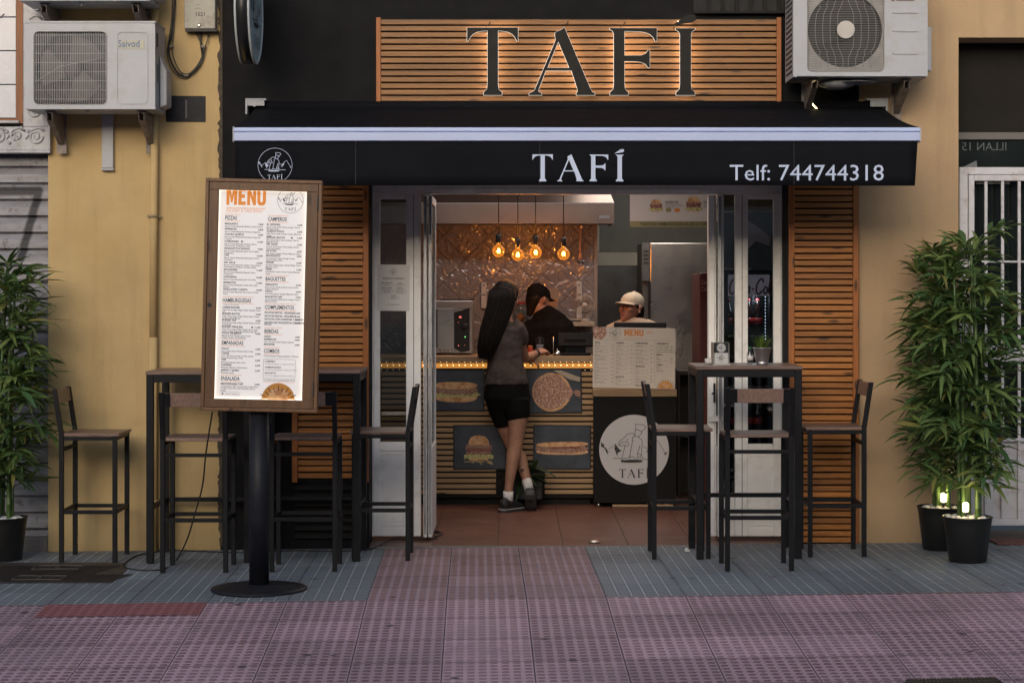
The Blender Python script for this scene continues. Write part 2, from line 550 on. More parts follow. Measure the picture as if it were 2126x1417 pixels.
def terracotta():
    g = NG('terracotta floor'); c = g.coord()
    x, y, z = g.sep(c)[0:3]
    fx = g.math('ABSOLUTE', g.math('SUBTRACT', g.math('FRACT', g.math('DIVIDE', g.math('ADD', x, 10.09), .40)), .5))
    fy = g.math('ABSOLUTE', g.math('SUBTRACT', g.math('FRACT', g.math('DIVIDE', g.math('ADD', y, 10.0), .40)), .5))
    j = g.ramp(g.math('MAXIMUM', fx, fy), [(.485, 0.0), (.495, 1.0)])
    n1 = g.noise(c, 4, 7, .65)
    col = g.mix(g.ramp(n1, [(.3, 0.0), (.7, 1.0)]), (.13, .050, .036), (.18, .078, .055))
    col = g.mix(g.ramp(g.noise(c, 2.5, 8, .7), [(.45, 0.0), (.75, .5)]), col, (.07, .04, .032))
    col = g.mix(g.math('MULTIPLY', j, .8), col, (.06, .035, .028))
    g.bump(g.math('SUBTRACT', g.math('MULTIPLY', g.noise(c, 30, 4), .4), j), .5, .004)
    return g.fin(col, g.math('MULTIPLY_ADD', n1, .3, .28))
M['terracotta'] = terracotta()

def pavement(kind):
    g = NG('pavement ' + kind); c = g.coord()
    x, y, z = g.sep(c)[0:3]
    X = g.math('ADD', g.math('MULTIPLY_ADD', y, .01825, x), .0365 - .0726)
    Y = g.math('ADD', g.math('MULTIPLY_ADD', x, -.01825, y), 2.0)
    tx = g.math('DIVIDE', X, .4); ty = g.math('DIVIDE', Y, .4)
    ex = g.math('ABSOLUTE', g.math('SUBTRACT', g.math('FRACT', tx), .5))
    ey = g.math('ABSOLUTE', g.math('SUBTRACT', g.math('FRACT', ty), .5))
    jx = g.ramp(ex, [(.4925, 0.0), (.497, .75)]); jy = g.ramp(ey, [(.484, 0.0), (.494, .75)])
    joint = g.math('MAXIMUM', jx, g.math('MULTIPLY', jy, .8))
    rnd = g.white(g.comb(g.math('FLOOR', tx), g.math('FLOOR', ty), 2.0))
    n1 = g.noise(c, 2.2, 8, .65); n2 = g.noise(c, 60, 5, .7); n3 = g.noise(c, 9, 6, .6)
    if kind == 'red':
        px = g.math('SUBTRACT', g.math('FRACT', g.math('DIVIDE', X, .05)), .5)
        py = g.math('SUBTRACT', g.math('FRACT', g.math('DIVIDE', Y, .05)), .5)
        r = g.math('SQRT', g.math('ADD', g.math('MULTIPLY', px, px), g.math('MULTIPLY', py, py)))
        r = g.math('ADD', r, g.math('MULTIPLY_ADD', n3, .10, -.05))
        pad = g.ramp(r, [(.27, 1.0), (.35, 0.0)])
        rim = g.ramp(r, [(.27, 0.0), (.35, 1.0), (.40, 1.0), (.46, 0.0)])
        base = g.mix(g.ramp(n1, [(.3, 0.0), (.7, 1.0)]), (.45, .295, .35), (.54, .37, .43))
        padc = g.mix(g.ramp(n3, [(.3, 0.0), (.7, 1.0)]), (.19, .105, .13), (.27, .165, .20))  # darker pad tone with the shade of their front slopes painted in
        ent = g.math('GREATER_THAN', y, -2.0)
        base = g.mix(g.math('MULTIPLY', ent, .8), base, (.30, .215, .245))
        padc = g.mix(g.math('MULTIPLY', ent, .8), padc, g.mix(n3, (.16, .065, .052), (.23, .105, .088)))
        worn = g.ramp(g.math('ADD', n1, g.math('MULTIPLY', rnd, .25)), [(.50, 1.0), (.90, .45)])
        col = g.mix(g.math('MULTIPLY', pad, worn), base, padc)
        tone = g.math('MULTIPLY_ADD', rnd, .30, .84)
        col = g.mix(1.0, col, g.comb(tone, tone, tone), 'MULTIPLY')
        h = g.math('ADD', g.math('MULTIPLY', pad, 1.0), g.math('MULTIPLY', n2, .25))
    else:
        qx = g.math('ABSOLUTE', g.math('SUBTRACT', g.math('FRACT', g.math('DIVIDE', X, .0667)), .5))
        qy = g.math('ABSOLUTE', g.math('SUBTRACT', g.math('FRACT', g.math('DIVIDE', Y, .0667)), .5))
        stripe = g.ramp(qx, [(.38, 0.0), (.43, 1.0)])
        groove = g.ramp(qy, [(.40, 0.0), (.46, 1.0)])
        base = g.mix(g.ramp(n1, [(.3, 0.0), (.7, 1.0)]), (.165, .195, .225), (.27, .315, .355))
        lite = g.mix(n3, (.36, .38, .41), (.50, .52, .56))
        col = g.mix(g.math('MULTIPLY', groove, .95), base, (.03, .035, .045))
        col = g.mix(g.math('MULTIPLY', stripe, .8), col, lite)
        fine = g.ramp(g.math('ABSOLUTE', g.math('SUBTRACT', g.math('FRACT', g.math('DIVIDE', Y, .0222)), .5)), [(.3, 0.0), (.45, .5)])
        col = g.mix(g.math('MULTIPLY', fine, g.math('SUBTRACT', 1.0, stripe)), col, (.06, .068, .085))
        tone = g.math('MULTIPLY_ADD', rnd, .30, .85)
        col = g.mix(1.0, col, g.comb(tone, tone, tone), 'MULTIPLY')
        h = g.math('ADD', g.math('SUBTRACT', stripe, groove), g.math('MULTIPLY', n2, .25))
    dirt = g.ramp(g.noise(c, 1.1, 9, .7), [(.46, 0.0), (.72, .6)])
    col = g.mix(dirt, col, (.07, .055, .06))
    gum = g.ramp(g.voro(g.comb(x, y, 0.0), 3.4), [(.05, .85), (.09, 0.0)])
    col = g.mix(gum, col, (.045, .042, .048))
    speck = g.ramp(g.voro(c, 34), [(.06, .5), (.10, 0.0)])
    col = g.mix(g.math('MULTIPLY', speck, g.ramp(n3, [(.5, 0.0), (.62, 1.0)])), col, (.36, .33, .36))
    col = g.mix(joint, col, (.04, .034, .04))
    g.bump(g.math('SUBTRACT', h, g.math('MULTIPLY', joint, 1.6)), 1.0, .010)
    return g.fin(col, g.math('MULTIPLY_ADD', n3, .3, .50), spec=.4)
M['pave_red'] = pavement('red')
M['pave_blue'] = pavement('blue')
M['asphalt'] = plain('asphalt', (.05, .05, .053), .85, 0, .2, 4, .6, 90)
M['kerb'] = plain('grey concrete strip', (.16, .145, .135), .8, 0, .15, 7, .4, 60)

def leafmat(name, c1, c2):
    g = NG(name)
    ge = g.n('ShaderNodeNewGeometry')
    c = g.coord()
    col = g.mix(ge.outputs['Random Per Island'], c1, c2)
    col = g.mix(g.math('MULTIPLY', g.noise(c, 40, 3), .35), col, tuple(k * .4 for k in c1))
    col = g.mix(g.ramp(g.white(g.comb(ge.outputs['Random Per Island'], 1.0, 2.0)), [(.93, 0.0), (.96, .75)]), col, (.26, .22, .06) if c1[1] > .05 else c1)
    g.b.inputs['Subsurface Weight'].default_value = 0
    tr = g.n('ShaderNodeBsdfTranslucent'); g.put(tr.inputs[0], g.mix(.5, col, (.10, .16, .02)))
    mx = g.n('ShaderNodeMixShader'); mx.inputs[0].default_value = .18
    g.fin(col, .5, spec=.35)
    g.t.links.new(g.b.outputs[0], mx.inputs[1]); g.t.links.new(tr.outputs[0], mx.inputs[2])
    g.t.links.new(mx.outputs[0], g.out.inputs[0])
    return g.m
M['leaf'] = leafmat('bamboo leaves', (.050, .125, .045), (.21, .28, .08))
M['leaf_dark'] = leafmat('dark leaves', (.012, .032, .014), (.03, .055, .02))
M['grass'] = leafmat('bright grass', (.07, .14, .02), (.16, .24, .04))
M['stalk'] = plain('bamboo cane', (.06, .11, .028), .4, 0, .3, 10, .1, 80)

def food(name, c1, c2, c3, sc=90):
    g = NG(name); c = g.coord()
    a = g.noise(c, sc, 5, .6); b = g.noise(g.map(c, loc=(3, 1, 2)), sc * .6, 4, .6)
    col = g.mix(g.ramp(a, [(.4, 0.0), (.6, 1.0)]), c1, c2)
    col = g.mix(g.ramp(b, [(.52, 0.0), (.6, 1.0)]), col, c3)
    return g.fin(col, .55)
M['pic_bg'] = plain('slate picture ground', (.040, .050, .070), .35, 0, .45, 7, 0)
M['bun'] = food('bun crust', (.60, .32, .14), (.70, .44, .24), (.48, .22, .09), 30)
M['filling'] = food('filling', (.26, .08, .05), (.46, .32, .24), (.12, .06, .04), 140)
M['salad'] = food('salad', (.44, .46, .15), (.62, .56, .26), (.20, .26, .07), 110)
M['pizza'] = food('pizza', (.48, .25, .17), (.24, .10, .07), (.62, .46, .36), 120)
M['sausage'] = food('meat', (.22, .07, .045), (.30, .12, .08), (.15, .045, .03), 60)
M['menu_sheet'] = emis('glowing menu sheet', (.96, .93, 1.0), .33, (.70, .69, .68))  # light of the case leds put into the paper as emission
M['case_led'] = emis('case led edge', (1.0, .80, .55), 2.2)
# ---------------------------------------------------------------- ground
def ground_sheet(name, x0, x1, y0, y1, mat, dz, nx=40, ny=8):
    mb = MB(); vs = []; fs = []
    ys = [y0 + (y1 - y0) * j / ny for j in range(ny + 1)]
    if y0 < -2 < y1: ys = sorted(set(ys + [-2.0]))
    if y0 < -4.4 < y1: ys = sorted(set(ys + [-4.4]))
    m = len(ys)
    for y in ys:
        for i in range(nx + 1):
            x = x0 + (x1 - x0) * i / nx
            vs.append((x, y, gz(x, y) + dz))
    for j in range(m - 1):
        for i in range(nx):
            a = j * (nx + 1) + i
            fs.append((a, a + 1, a + nx + 2, a + nx + 1))
    mb.add(vs, fs)
    return tag(mb.build(name, mat), kind='structure')

ground_sheet('ground', -60, 60, -90, 60, M['asphalt'], -.17, 60, 40)
# kerb edge of the pavement and the two kinds of tiles; the tile grid runs 1 degree askew
def askew(name, x0, x1, v0, v1, mat, dz=0.0, slot=None):
    """sheet bounded by the tile lines: x given at v=0, v measured along the tile grid"""
    mb = MB(); vs = []; fs = []
    n = 40; vsn = [v0 + (v1 - v0) * j / 8 for j in range(9)]
    if v0 < -2 < v1: vsn = sorted(set(vsn + [-2.0]))
    for v in vsn:
        for i in range(n + 1):
            X = x0 + (x1 - x0) * i / n
            x = X - .01825 * v
            y = min(v + (.01825 * X if abs(v) > .08 else 0), 5)
            if v1 - v < 1e-6 and abs(v1) < .08: y = v1
            vs.append((x, y, gz(x, y) + dz))
    for j in range(len(vsn) - 1):
        for i in range(n):
            a = j * (n + 1) + i
            fs.append((a, a + 1, a + n + 2, a + n + 1))
    mb.add(vs, fs)
    return tag(mb.build(name, mat), kind='structure')
askew('pavement', -9, 9, -5.2, -2.0, M['pave_red'])
askew('pavement', -9, -.7639, -2.0, -.03, M['pave_blue'])
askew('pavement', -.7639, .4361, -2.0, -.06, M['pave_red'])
askew('pavement', .4361, 9, -2.0, -.03, M['pave_blue'], -.0005)
mb = MB()
for i in range(36):
    x = -9 + i * .5
    za, zb = gz(x, -5.25), gz(x + .49, -5.25)
    mb.box(x, x + .492, -5.45, -5.2, za - .2, za - .006)
tag(mb.build('kerb', M['kerb'], bevel=.012), kind='structure')
# threshold strip and shop floor
mb = MB(); mb.box(-.80, 1.672, -.062, -.002, -.12, .004)
mb.box(-.858, -.802, -.03, -.002, -.12, .003)
tag(mb.build('threshold', M['kerb'], bevel=.004), kind='structure')
mb = MB(); mb.box(-1.75, 2.0, .0, 5.2, -.2, .0)
tag(mb.build('floor', M['terracotta']), kind='structure')

# row of flats across the street (behind the camera; it shades and reflects)
fb = thing('apartment_building', 'pale apartment block facing the shop from across the street', 'building', (0, -19, 0))
mb = MB(); mb.box(-26, 26, -24, -19, -.3, 5.6); wl = mb.build('wall', plain('far render', (.30, .27, .25), .85), fb)
for k in range(11):
    for zz in (1.0, 3.6):
        mb = MB(); mb.box(-24 + k * 4.6, -22.4 + k * 4.6, -19.0, -18.96, zz, zz + 1.5); mb.build('window', M['dark_room'], fb)

# ---------------------------------------------------------------- facade walls
def wall(name, label, mat, boxes, loc):
    t = MB()
    for b in boxes: t.box(*b)
    o = t.build(name, mat)
    return tag(o, label, 'wall')
XE = ax(458, 0)          # edge ochre / black
XR = ax(1783, 0)         # edge black / beige
XD = ax(1990, 0)         # gate recess
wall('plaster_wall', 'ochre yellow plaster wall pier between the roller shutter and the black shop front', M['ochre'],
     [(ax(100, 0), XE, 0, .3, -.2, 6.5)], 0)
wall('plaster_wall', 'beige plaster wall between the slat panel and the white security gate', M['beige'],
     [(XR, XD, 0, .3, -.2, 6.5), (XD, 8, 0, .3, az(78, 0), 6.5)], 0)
x0, x1 = ax(766, 0), ax(1637, 0)
wall('plaster_wall', 'black painted shop front wall around the doorway', M['black_wall'],
     [(XE, x0, -.004, .3, -.2, 2.42), (x1, XR, -.004, .3, -.2, 2.42), (XE, XR, -.004, .3, 2.42, 6.5)], 0)
# ragged plaster lip where the black paint meets the ochre wall
mb = MB()
z = 0.0
random.seed(3)
pts = []
while z < 3.6:
    pts.append((XE - random.uniform(.0, .014) - (.006 if int(z * 7) % 3 else 0), z)); z += random.uniform(.012, .03)
outl = [(XE + .012, 0)] + pts + [(XE + .012, 3.6)]
mb.M = frontal(0, -.0005, 0)
mb.poly([(p[0], p[1]) for p in outl], .008)
tag(mb.build('plaster_lip', plain('rough dark plaster edge', (.07, .055, .04), .9, 0, .4, 30, .8, 90)), 'rough chipped plaster lip between ochre wall and black paint', 'plaster edge')

# neighbour on the left: carved frame, tiled board, roller shutter
XS = ax(100, 0)
nb = thing('carved_frame', 'silver grey carved ornamental frame at the left edge above the roller shutter', 'frame', (XS - .5, 0, 2.4))
zt = az(318, -.04); xf = ax(105, -.04)
mb = MB()
mb.box(-4.6, xf, -.05, .04, zt, zt + .018)
mb.box(-4.6, xf - .012, -.04, .04, zt + .018, zt + .16)
mb.box(ax(48, -.04), xf - .012, -.04, .04, zt + .16, 4.2)
mb.box(xf - .012, xf, -.05, .04, zt + .018, 4.2)
mb.box(-4.6, ax(40, -.04), -.046, .0, az(256, -.04), az(250, -.04))
mb.build('moulding', plain('silver paint', (.40, .40, .43), .5, .1, .12, 8, .3, 40, dirt=(.2, .19, .2), dscale=10), nb, bevel=.004)
mb = MB(); mb.M = frontal(0, -.041, 0)
def scroll(cx, cz, r, turns, sg, ph):
    pts = []
    for k in range(22):
        t = k / 21
        a = ph + sg * t * turns * 2 * PI
        rr = r * (1 - .82 * t)
        pts.append((cx + rr * math.cos(a), cz + rr * math.sin(a)))
    return pts
orn = []
zc = az(282, -.04)
for k in range(9):
    cx = xf - .09 - k * .115
    orn.append(scroll(cx, zc - .004 + .012 * (k % 2), .045, 1.6, 1 if k % 2 else -1, k * .7))
    orn.append([(cx + .05, zc + .03), (cx + .02, zc + .05), (cx - .02, zc + .035), (cx - .06, zc - .02)])
for k in range(9):
    cz = az(250, -.04) + .06 + k * .125
    cx = ax(74, -.04)
    orn.append(scroll(cx + .012 * (1 if k % 2 else -1), cz, .042, 1.5, 1 if k % 2 else -1, k * 1.1))
    orn.append([(cx + .04, cz + .05), (cx + .0, cz + .075), (cx - .04, cz + .05), (cx - .02, cz + .02)])
for o_ in orn:
    mb.tube([(p[0], p[1], .003) for p in o_], [.0075 - .004 * i / len(o_) for i in range(len(o_))], 6)
for k in range(26):
    px_ = xf - .04 - random.random() * .95; pz_ = zc + random.uniform(-.045, .05)
    mb.lathe([(.001, .012), (.008, .008), (.012, .0)], (px_, pz_, 0), 8)
mb.build('carving', plain('silver carving', (.43, .43, .46), .45, .1, .15, 20, .3, 60, dirt=(.2, .19, .2), dscale=14), nb)
mb = MB(); mb.box(-4.6, XS - .002, .041, .3, zt + .002, 6.5); mb.build('backing', M['kerb'], nb)
tb = thing('tiled_board', 'white tiled board in an orange timber edge inside the carved frame', 'board', (XS - .6, 0, 3))
mb = MB()
zz = az(246, -.03)
gh = 70 / S(-.03)
for k in range(6):
    mb.box(-4.6, ax(33, -.03), -.03, -.01, zz + k * gh + .004, zz + (k + 1) * gh - .002)
mb.build('tile', plain('white glazed tile', (.55, .56, .62), .25, 0, .04), tb, bevel=.002)
mb = MB(); mb.box(-4.6, ax(33, -.03), -.009, .02, zz - .02, 4.2); mb.build('backing', M['dark_room'], tb)
mb = MB(); mb.box(ax(34, -.03), ax(48, -.03), -.035, -.008, zz - .03, 4.2); mb.box(-4.6, ax(34, -.03), -.035, -.008, zz - .03, zz - .001)
mb.build('edge_lath', M['orange_wood'], tb)
mb = MB(); mb.M = frontal(ax(3, -.031), -.031, az(35, -.031))
mb.ribbon([(-.015, .008), (-.002, -.008), (.01, .01), (.018, .016)], .008, .001)
mb.build('mark', M['ink'], tb)

sh = thing('roller_shutter', 'grey corrugated roller shutter with black spray paint stroke at the left edge', 'shutter', (XS - .6, .1, 0))
mb = MB()
z = -.05; k = 0
vs = []; prof = []
pitch = .1003
zz = az(318, .1)
while zz > -.12:
    prof += [(zz, 0.0), (zz - .030, -.018), (zz - .078, -.018), (zz - .082, 0.004), (zz - .092, .012), (zz - .0955, .002)]
    zz -= pitch
for zq, dy in prof:
    vs += [(-4.6, .1 + dy, zq), (XS + .02, .1 + dy, zq)]
fs = [(2*i, 2*i+1, 2*i+3, 2*i+2) for i in range(len(prof) - 1)]
mb.add(vs, fs)
g = NG('weathered shutter zinc'); c = g.coord(); x, y, z_ = g.sep(c)[0:3]
n1 = g.noise(g.comb(g.math('MULTIPLY', x, 1.0), 0.0, g.math('MULTIPLY', z_, 6.0)), 3, 8, .7)
n2 = g.noise(c, 14, 8, .7)
col = g.mix(g.ramp(n1, [(.3, 0.0), (.7, 1.0)]), (.17, .165, .175), (.33, .33, .37))
col = g.mix(g.ramp(n2, [(.55, 0.0), (.66, .8)]), col, (.10, .075, .06))
# sprayed stroke: a "7" with soft edges (paint on the shutter, root sits at XS-.6,.1,0)
lx = .6 + ax(82, .1) - XS; lz = az(400, .1)
def stroke(ax_, az_, bx_, bz_, w_):
    dx, dz = bx_ - ax_, bz_ - az_; L2 = dx*dx + dz*dz
    t = g.math('DIVIDE', g.math('ADD', g.math('MULTIPLY', g.math('SUBTRACT', x, ax_), dx), g.math('MULTIPLY', g.math('SUBTRACT', z_, az_), dz)), L2, clamp=True)
    ex = g.math('SUBTRACT', g.math('SUBTRACT', x, ax_), g.math('MULTIPLY', t, dx))
    ez = g.math('SUBTRACT', g.math('SUBTRACT', z_, az_), g.math('MULTIPLY', t, dz))
    d = g.math('SQRT', g.math('ADD', g.math('MULTIPLY', ex, ex), g.math('MULTIPLY', ez, ez)))
    return g.ramp(g.math('DIVIDE', d, w_), [(.5, .9), (1.0, 0.0)])
s1 = stroke(-.5, lz, lx, lz + .01, .036)
s2 = stroke(lx, lz + .01, lx - .11, lz - .40, .034)
col = g.mix(g.math('MAXIMUM', s1, s2), col, (.02, .02, .024))
g.bump(n2, .3, .003)
mt = g.fin(col, .55, .3)
mb.build('curtain', mt, sh)
mb = MB(); mb.box(XS - .0, XS + .001, .05, .051, 0, .1)
mb = MB()
mb.box(-4.6, XS - .002, .0, .3, -.2, az(1115, 0))
mb.build('sill', M['kerb'], sh, bevel=.01)

# gate on the right
XG = XD
gt = thing('security_gate', 'white barred security gate in the recess at the right edge', 'gate', (XG + .6, .15, 0))
YG = .16
mb = MB()
xl = ax(1992, YG); zt = az(347, YG); zb = az(1090, YG)
mb.box(xl, xl + .052, YG, YG + .05, zb, zt)
mb.box(xl + .052, 5.2, YG, YG + .05, zt - .045, zt)
mb.box(xl + .055, xl + .09, YG - .012, YG + .04, zb, zt - .048)
mb.box(xl + .09, 5.2, YG - .012, YG + .04, zt - .085, zt - .048)
mb.box(xl + .09, 5.2, YG - .012, YG + .04, zb, zb + .04)
mb.box(xl + .09, 5.2, YG - .014, YG + .04, az(750, YG), az(716, YG))
mb.box(xl + .09, 5.2, YG - .016, YG + .03, az(916, YG), az(909, YG))
mb.build('gate_frame', M['white_gate'], gt, bevel=.004)
for k in range(12):
    x = ax(2047, YG) + k * 34.5 / S(YG)
    b = MB()
    b.box(x - .009, x + .009, YG - .005, YG + .013, zb + .04, zt - .085)
    if k % 3 == 1: b.box(x - .16, x + .16, YG, YG + .01, az(545, YG), az(541, YG))
    b.build('bar', M['white_gate'], gt, bevel=.002)
mb = MB()
for k in range(8):
    mb.box(xl + .09 + k * .32, xl + .404 + k * .32, YG + .018, YG + .03, zb + .04, az(912, YG))
mb.build('sheet_panel', M['white_gate'], gt, bevel=.003)
mb = MB(); mb.box(ax(2026, .21), ax(2096, .21), .20, .21, az(382, .21), az(371, .21)); 
for k in range(4): mb.M = None
mb.build('hinge_plate', M['meter'], gt, bevel=.001)

dw = thing('shop_window', 'dark glazed window and transom behind the white security gate', 'window', (XG + .6, .3, 0))
YW = .26
zb1, zt1 = az(290, YW), az(275, YW)
mb = MB(); mb.box(XG + .001, 5.3, YW - .01, YW + .03, zb1, zt1)
mb.box(XG + .001, 5.3, YW + .04, YW + .07, az(440, YW), az(408, YW))
mb.box(XG + .06, 5.3, YW + .04, YW + .07, az(462, YW), az(446, YW))
mb.build('transom', plain('brown grey aluminium', (.13, .12, .11), .5), dw, bevel=.003)
mb = MB(); mb.box(XG + .001, 5.3, YW, YW + .02, zt1, az(60, YW))
mb.build('blind_box', plain('dark brown board', (.016, .014, .012), .6, 0, .15, spec=.12), dw)
mb = MB(); mb.box(XG + .001, 5.3, YW + .012, YW + .018, az(915, YW), zb1)
mb.build('pane', plain('dark glass', (.010, .014, .013), .08, 0, .3, 2, 0, spec=.8), dw)
mb = MB(); mb.M = frontal(ax(2092, YW), YW + .0085, az(312, YW), 1.0) @ Matrix.Scale(-1, 4, (1, 0, 0))
mb.text('ILLAN 15', .072, 0, 0, 0, 'LEFT', 1.0)
o = mb.build('lettering', plain('mirrored letter reflection', (.07, .08, .085), .5), dw)  # reflected writing put on the pane as faint letters
mb = MB(); mb.M = frontal(0, YW + .008, 0)
mb.poly([(ax(1999, YW), az(347, YW)), (ax(2030, YW), az(347, YW)), (ax(2028, YW), az(333, YW))], .001)
mb.build('sticker', plain('grey sticker', (.14, .15, .16), .5), dw)
mb = MB(); mb.box(XG + .001, 5.3, .05, .5, -.2, az(1098, .16)); 
tag(mb.build('doorstep', plain('dark stone step', (.05, .042, .04), .7), bevel=.01), 'dark stone step under the white security gate', 'step')
mb = MB(); mb.box(ax(2062, -.1), 4.2, -.20, .04, gz(3, 0) + .001, gz(3, 0) + .012)
tag(mb.build('door_mat', plain('reddish brown mat', (.13, .055, .045), .9, 0, .4, 60, .6, 120), bevel=.004), 'reddish brown mat on the paving below the white gate', 'mat')
# ---------------------------------------------------------------- writing and logo shapes (unit: pixels of the sign, y up, origin at 1205,198)
def _p(l): return [((x - 1205) / 140.0, (198 - y) / 140.0) for x, y in l]
def arc(cx, cy, r, a0, a1, n):
    return [(cx + r * math.cos(R(a0 + (a1 - a0) * k / n)), cy + r * math.sin(R(a0 + (a1 - a0) * k / n))) for k in range(n + 1)]
def foot(xl, xr, yb=198):
    """left part of a serif foot then right part, for stems from xl to xr"""
    return [(xr, 178), (xr + 1.5, 186), (xr + 8, 192), (xr + 8, yb), (xl - 8, yb), (xl - 8, 192), (xl - 1.5, 186), (xl, 178)]
L_T = [_p([(969.6, 58), (1075.7, 58), (1075.5, 86), (1073, 86), (1069, 78), (1063, 71), (1054, 66.5), (1044, 64.8), (1034, 64)] + foot(1012, 1034) +
          [(1012, 64), (1001, 64.8), (991, 66.5), (982, 71), (976, 78), (972, 86), (969.6, 86)])]
L_A = [_p([(1171.5, 57), (1200, 124), (1227, 187), (1230, 192), (1235, 194), (1235, 198), (1196.5, 198), (1196.5, 194), (1199, 191), (1199, 187), (1186.5, 147), (1133, 147),
           (1118, 187), (1118, 191), (1124.5, 194), (1124.5, 198), (1098.5, 198), (1098.5, 194), (1106, 191), (1110, 187), (1153.5, 84), (1151.5, 70), (1156, 66), (1166, 62)]),
       _p([(1159, 87), (1136.5, 141.5), (1182, 141.5)])]
L_F = [_p([(1266, 59), (1363.8, 59), (1363.5, 86), (1360, 86), (1356, 78), (1349, 71.5), (1341, 68), (1330, 66), (1296.4, 65), (1296.4, 116), (1331, 115.5), (1340, 112), (1345.7, 104.7), (1349, 104.7),
           (1349, 141), (1345, 141), (1340.8, 134), (1332, 129.5), (1320, 128), (1296.4, 127.5)] + foot(1274.3, 1296.4) + [(1274.3, 70), (1271, 64), (1266, 62)])]
L_I = [_p([(1402.4, 59.5), (1443, 59.5), (1443, 62), (1437, 66), (1434.6, 72)] + foot(1411.6, 1434.6) + [(1411.6, 72), (1409, 66), (1402.4, 62)])]
L_ACC = [_p([(1393.5, 54.3), (1411, 43), (1420, 36), (1428, 32), (1436, 30.5), (1442, 31.5), (1445.5, 36), (1445, 42), (1438, 47), (1424, 49), (1408, 51.5)])]
TAFI = [L_T, L_A, L_F, L_I, L_ACC]
def tafi(mb, x, y, h, z=0.0):
    """word centred on x, base line y, capital height h"""
    M0 = mb.M if mb.M is not None else Matrix.Identity(4)
    mb.M = M0 @ Matrix.Translation((x, y, z)) @ Matrix.Scale(h, 4)
    for L in TAFI: mb.splines(L)
    mb.M = M0

BM = [[(0,0),(0,1),(.30,1),(.42,.52),(.54,1),(.84,1),(.84,0),(.60,0),(.60,.62),(.49,.14),(.35,.14),(.24,.62),(.24,0)]]
BE = [[(0,0),(0,1),(.58,1),(.58,.79),(.25,.79),(.25,.61),(.52,.61),(.52,.41),(.25,.41),(.25,.21),(.58,.21),(.58,0)]]
BN = [[(0,0),(0,1),(.22,1),(.46,.48),(.46,1),(.69,1),(.69,0),(.48,0),(.23,.53),(.23,0)]]
BU = [[(0,1),(.24,1),(.24,.26),(.28,.20),(.34,.18),(.40,.20),(.44,.26),(.44,1),(.68,1),(.68,.24),(.62,.08),(.50,0),(.18,0),(.06,.08),(0,.24)]]
def menu_word(mb, x, y, h, w_):
    M0 = mb.M; adv = [0, .93, 1.62, 2.40]; k_ = w_ / 3.08
    for L, a in zip((BM, BE, BN, BU), adv):
        mb.M = M0 @ Matrix.Translation((x + a * k_, y, 0)) @ Matrix.Diagonal((k_, h, 1, 1)); mb.splines(L)
    mb.M = M0
def q(l): return [((x - 750) / 468.0, (598 - y) / 468.0) for x, y in l]
CHEF = [q([(760,390),(766,330),(775,300),(765,255),(800,258),(850,262),(885,272),(910,292),(890,325),(868,332),(850,375),(835,390),(822,412),(800,425),(775,420),(765,405),(760,390)]),
        q([(770,328),(800,330),(835,345),(858,365)]),
        q([(735,378),(750,395),(765,415)]),
        q([(735,378),(690,382),(650,395),(630,425),(590,455),(560,480),(540,510),(545,535),(560,548)]),
        q([(555,545),(562,520),(590,495),(630,490),(665,505),(680,530),(665,548),(640,545),(625,535),(600,535),(580,548),(560,548)]),
        q([(628,545),(605,640),(585,712)]), q([(655,445),(660,470),(652,485)]),
        q([(730,425),(722,520),(705,600),(692,680),(678,712)]), q([(730,425),(765,422)]), q([(800,425),(830,445),(852,465),(858,520),(852,580),(848,680)]),
        q([(828,540),(815,590),(795,640),(790,712)]), q([(800,650),(830,655),(850,680),(868,700),(865,725)]), q([(810,680),(815,722)]), q([(830,680),(838,722)]),
        q([(465,713),(665,713)]), q([(870,722),(1035,722)]), q([(678,712),(700,695),(730,690),(765,705),(780,720)]),
        q([(410,588),(450,560),(500,520)]), q([(870,548),(905,572),(930,578),(980,545),(1010,500),(1062,470),(1110,550),(1165,640)])]
CHEF_SOLID = [q([(305,485),(325,515),(345,520),(352,560),(375,575),(392,605),(432,635),(395,615),(402,662),(380,640),(365,595),(345,570),(308,556)]),
              q([(500,517),(528,560),(560,600),(595,605),(570,618),(535,635),(522,655),(540,692),(512,660),(500,620),(483,580)]),
              q([(1000,530),(985,590),(960,610),(930,660),(948,605),(900,640),(935,590),(970,570)]),
              q([(1200,625),(1185,650),(1150,670),(1160,640)]),
              q([(575,728),(620,735),(700,728),(780,728),(862,735),(860,762),(780,768),(650,768),(572,762)])]
BTN = [(733,480),(718,545),(706,610),(697,675)]
def logo(mb, cx, cy, r, lw=.012, ring=True, word=True, z=0.0):
    M0 = mb.M if mb.M is not None else Matrix.Identity(4)
    mb.M = M0 @ Matrix.Translation((cx, cy, z)) @ Matrix.Scale(r, 4)
    e = .0006
    for i, l in enumerate(CHEF): mb.ribbon(l, lw * (2 if i < 17 else 1.6), e * (i + 1))
    for i, l in enumerate(CHEF_SOLID): 
        a, b = splines_mesh([l]); mb.add([(p[0], p[1], e * (20 + i)) for p in a], b)
    for i, b in enumerate(BTN):
        c = q([b])[0]; mb.ellipse(c[0], c[1], .014, .012, e * 26, 8)
    if ring: mb.ribbon(arc(0, 0, .985, 0, 354, 59), lw * 1.6, e * 28, closed=True)
    if word: 
        mb.M = M0 @ Matrix.Translation((cx, cy, z + e * r * 30)) @ Matrix.Scale(r, 4)
        tafi(mb, -.01, -.80, .25)
    mb.M = M0

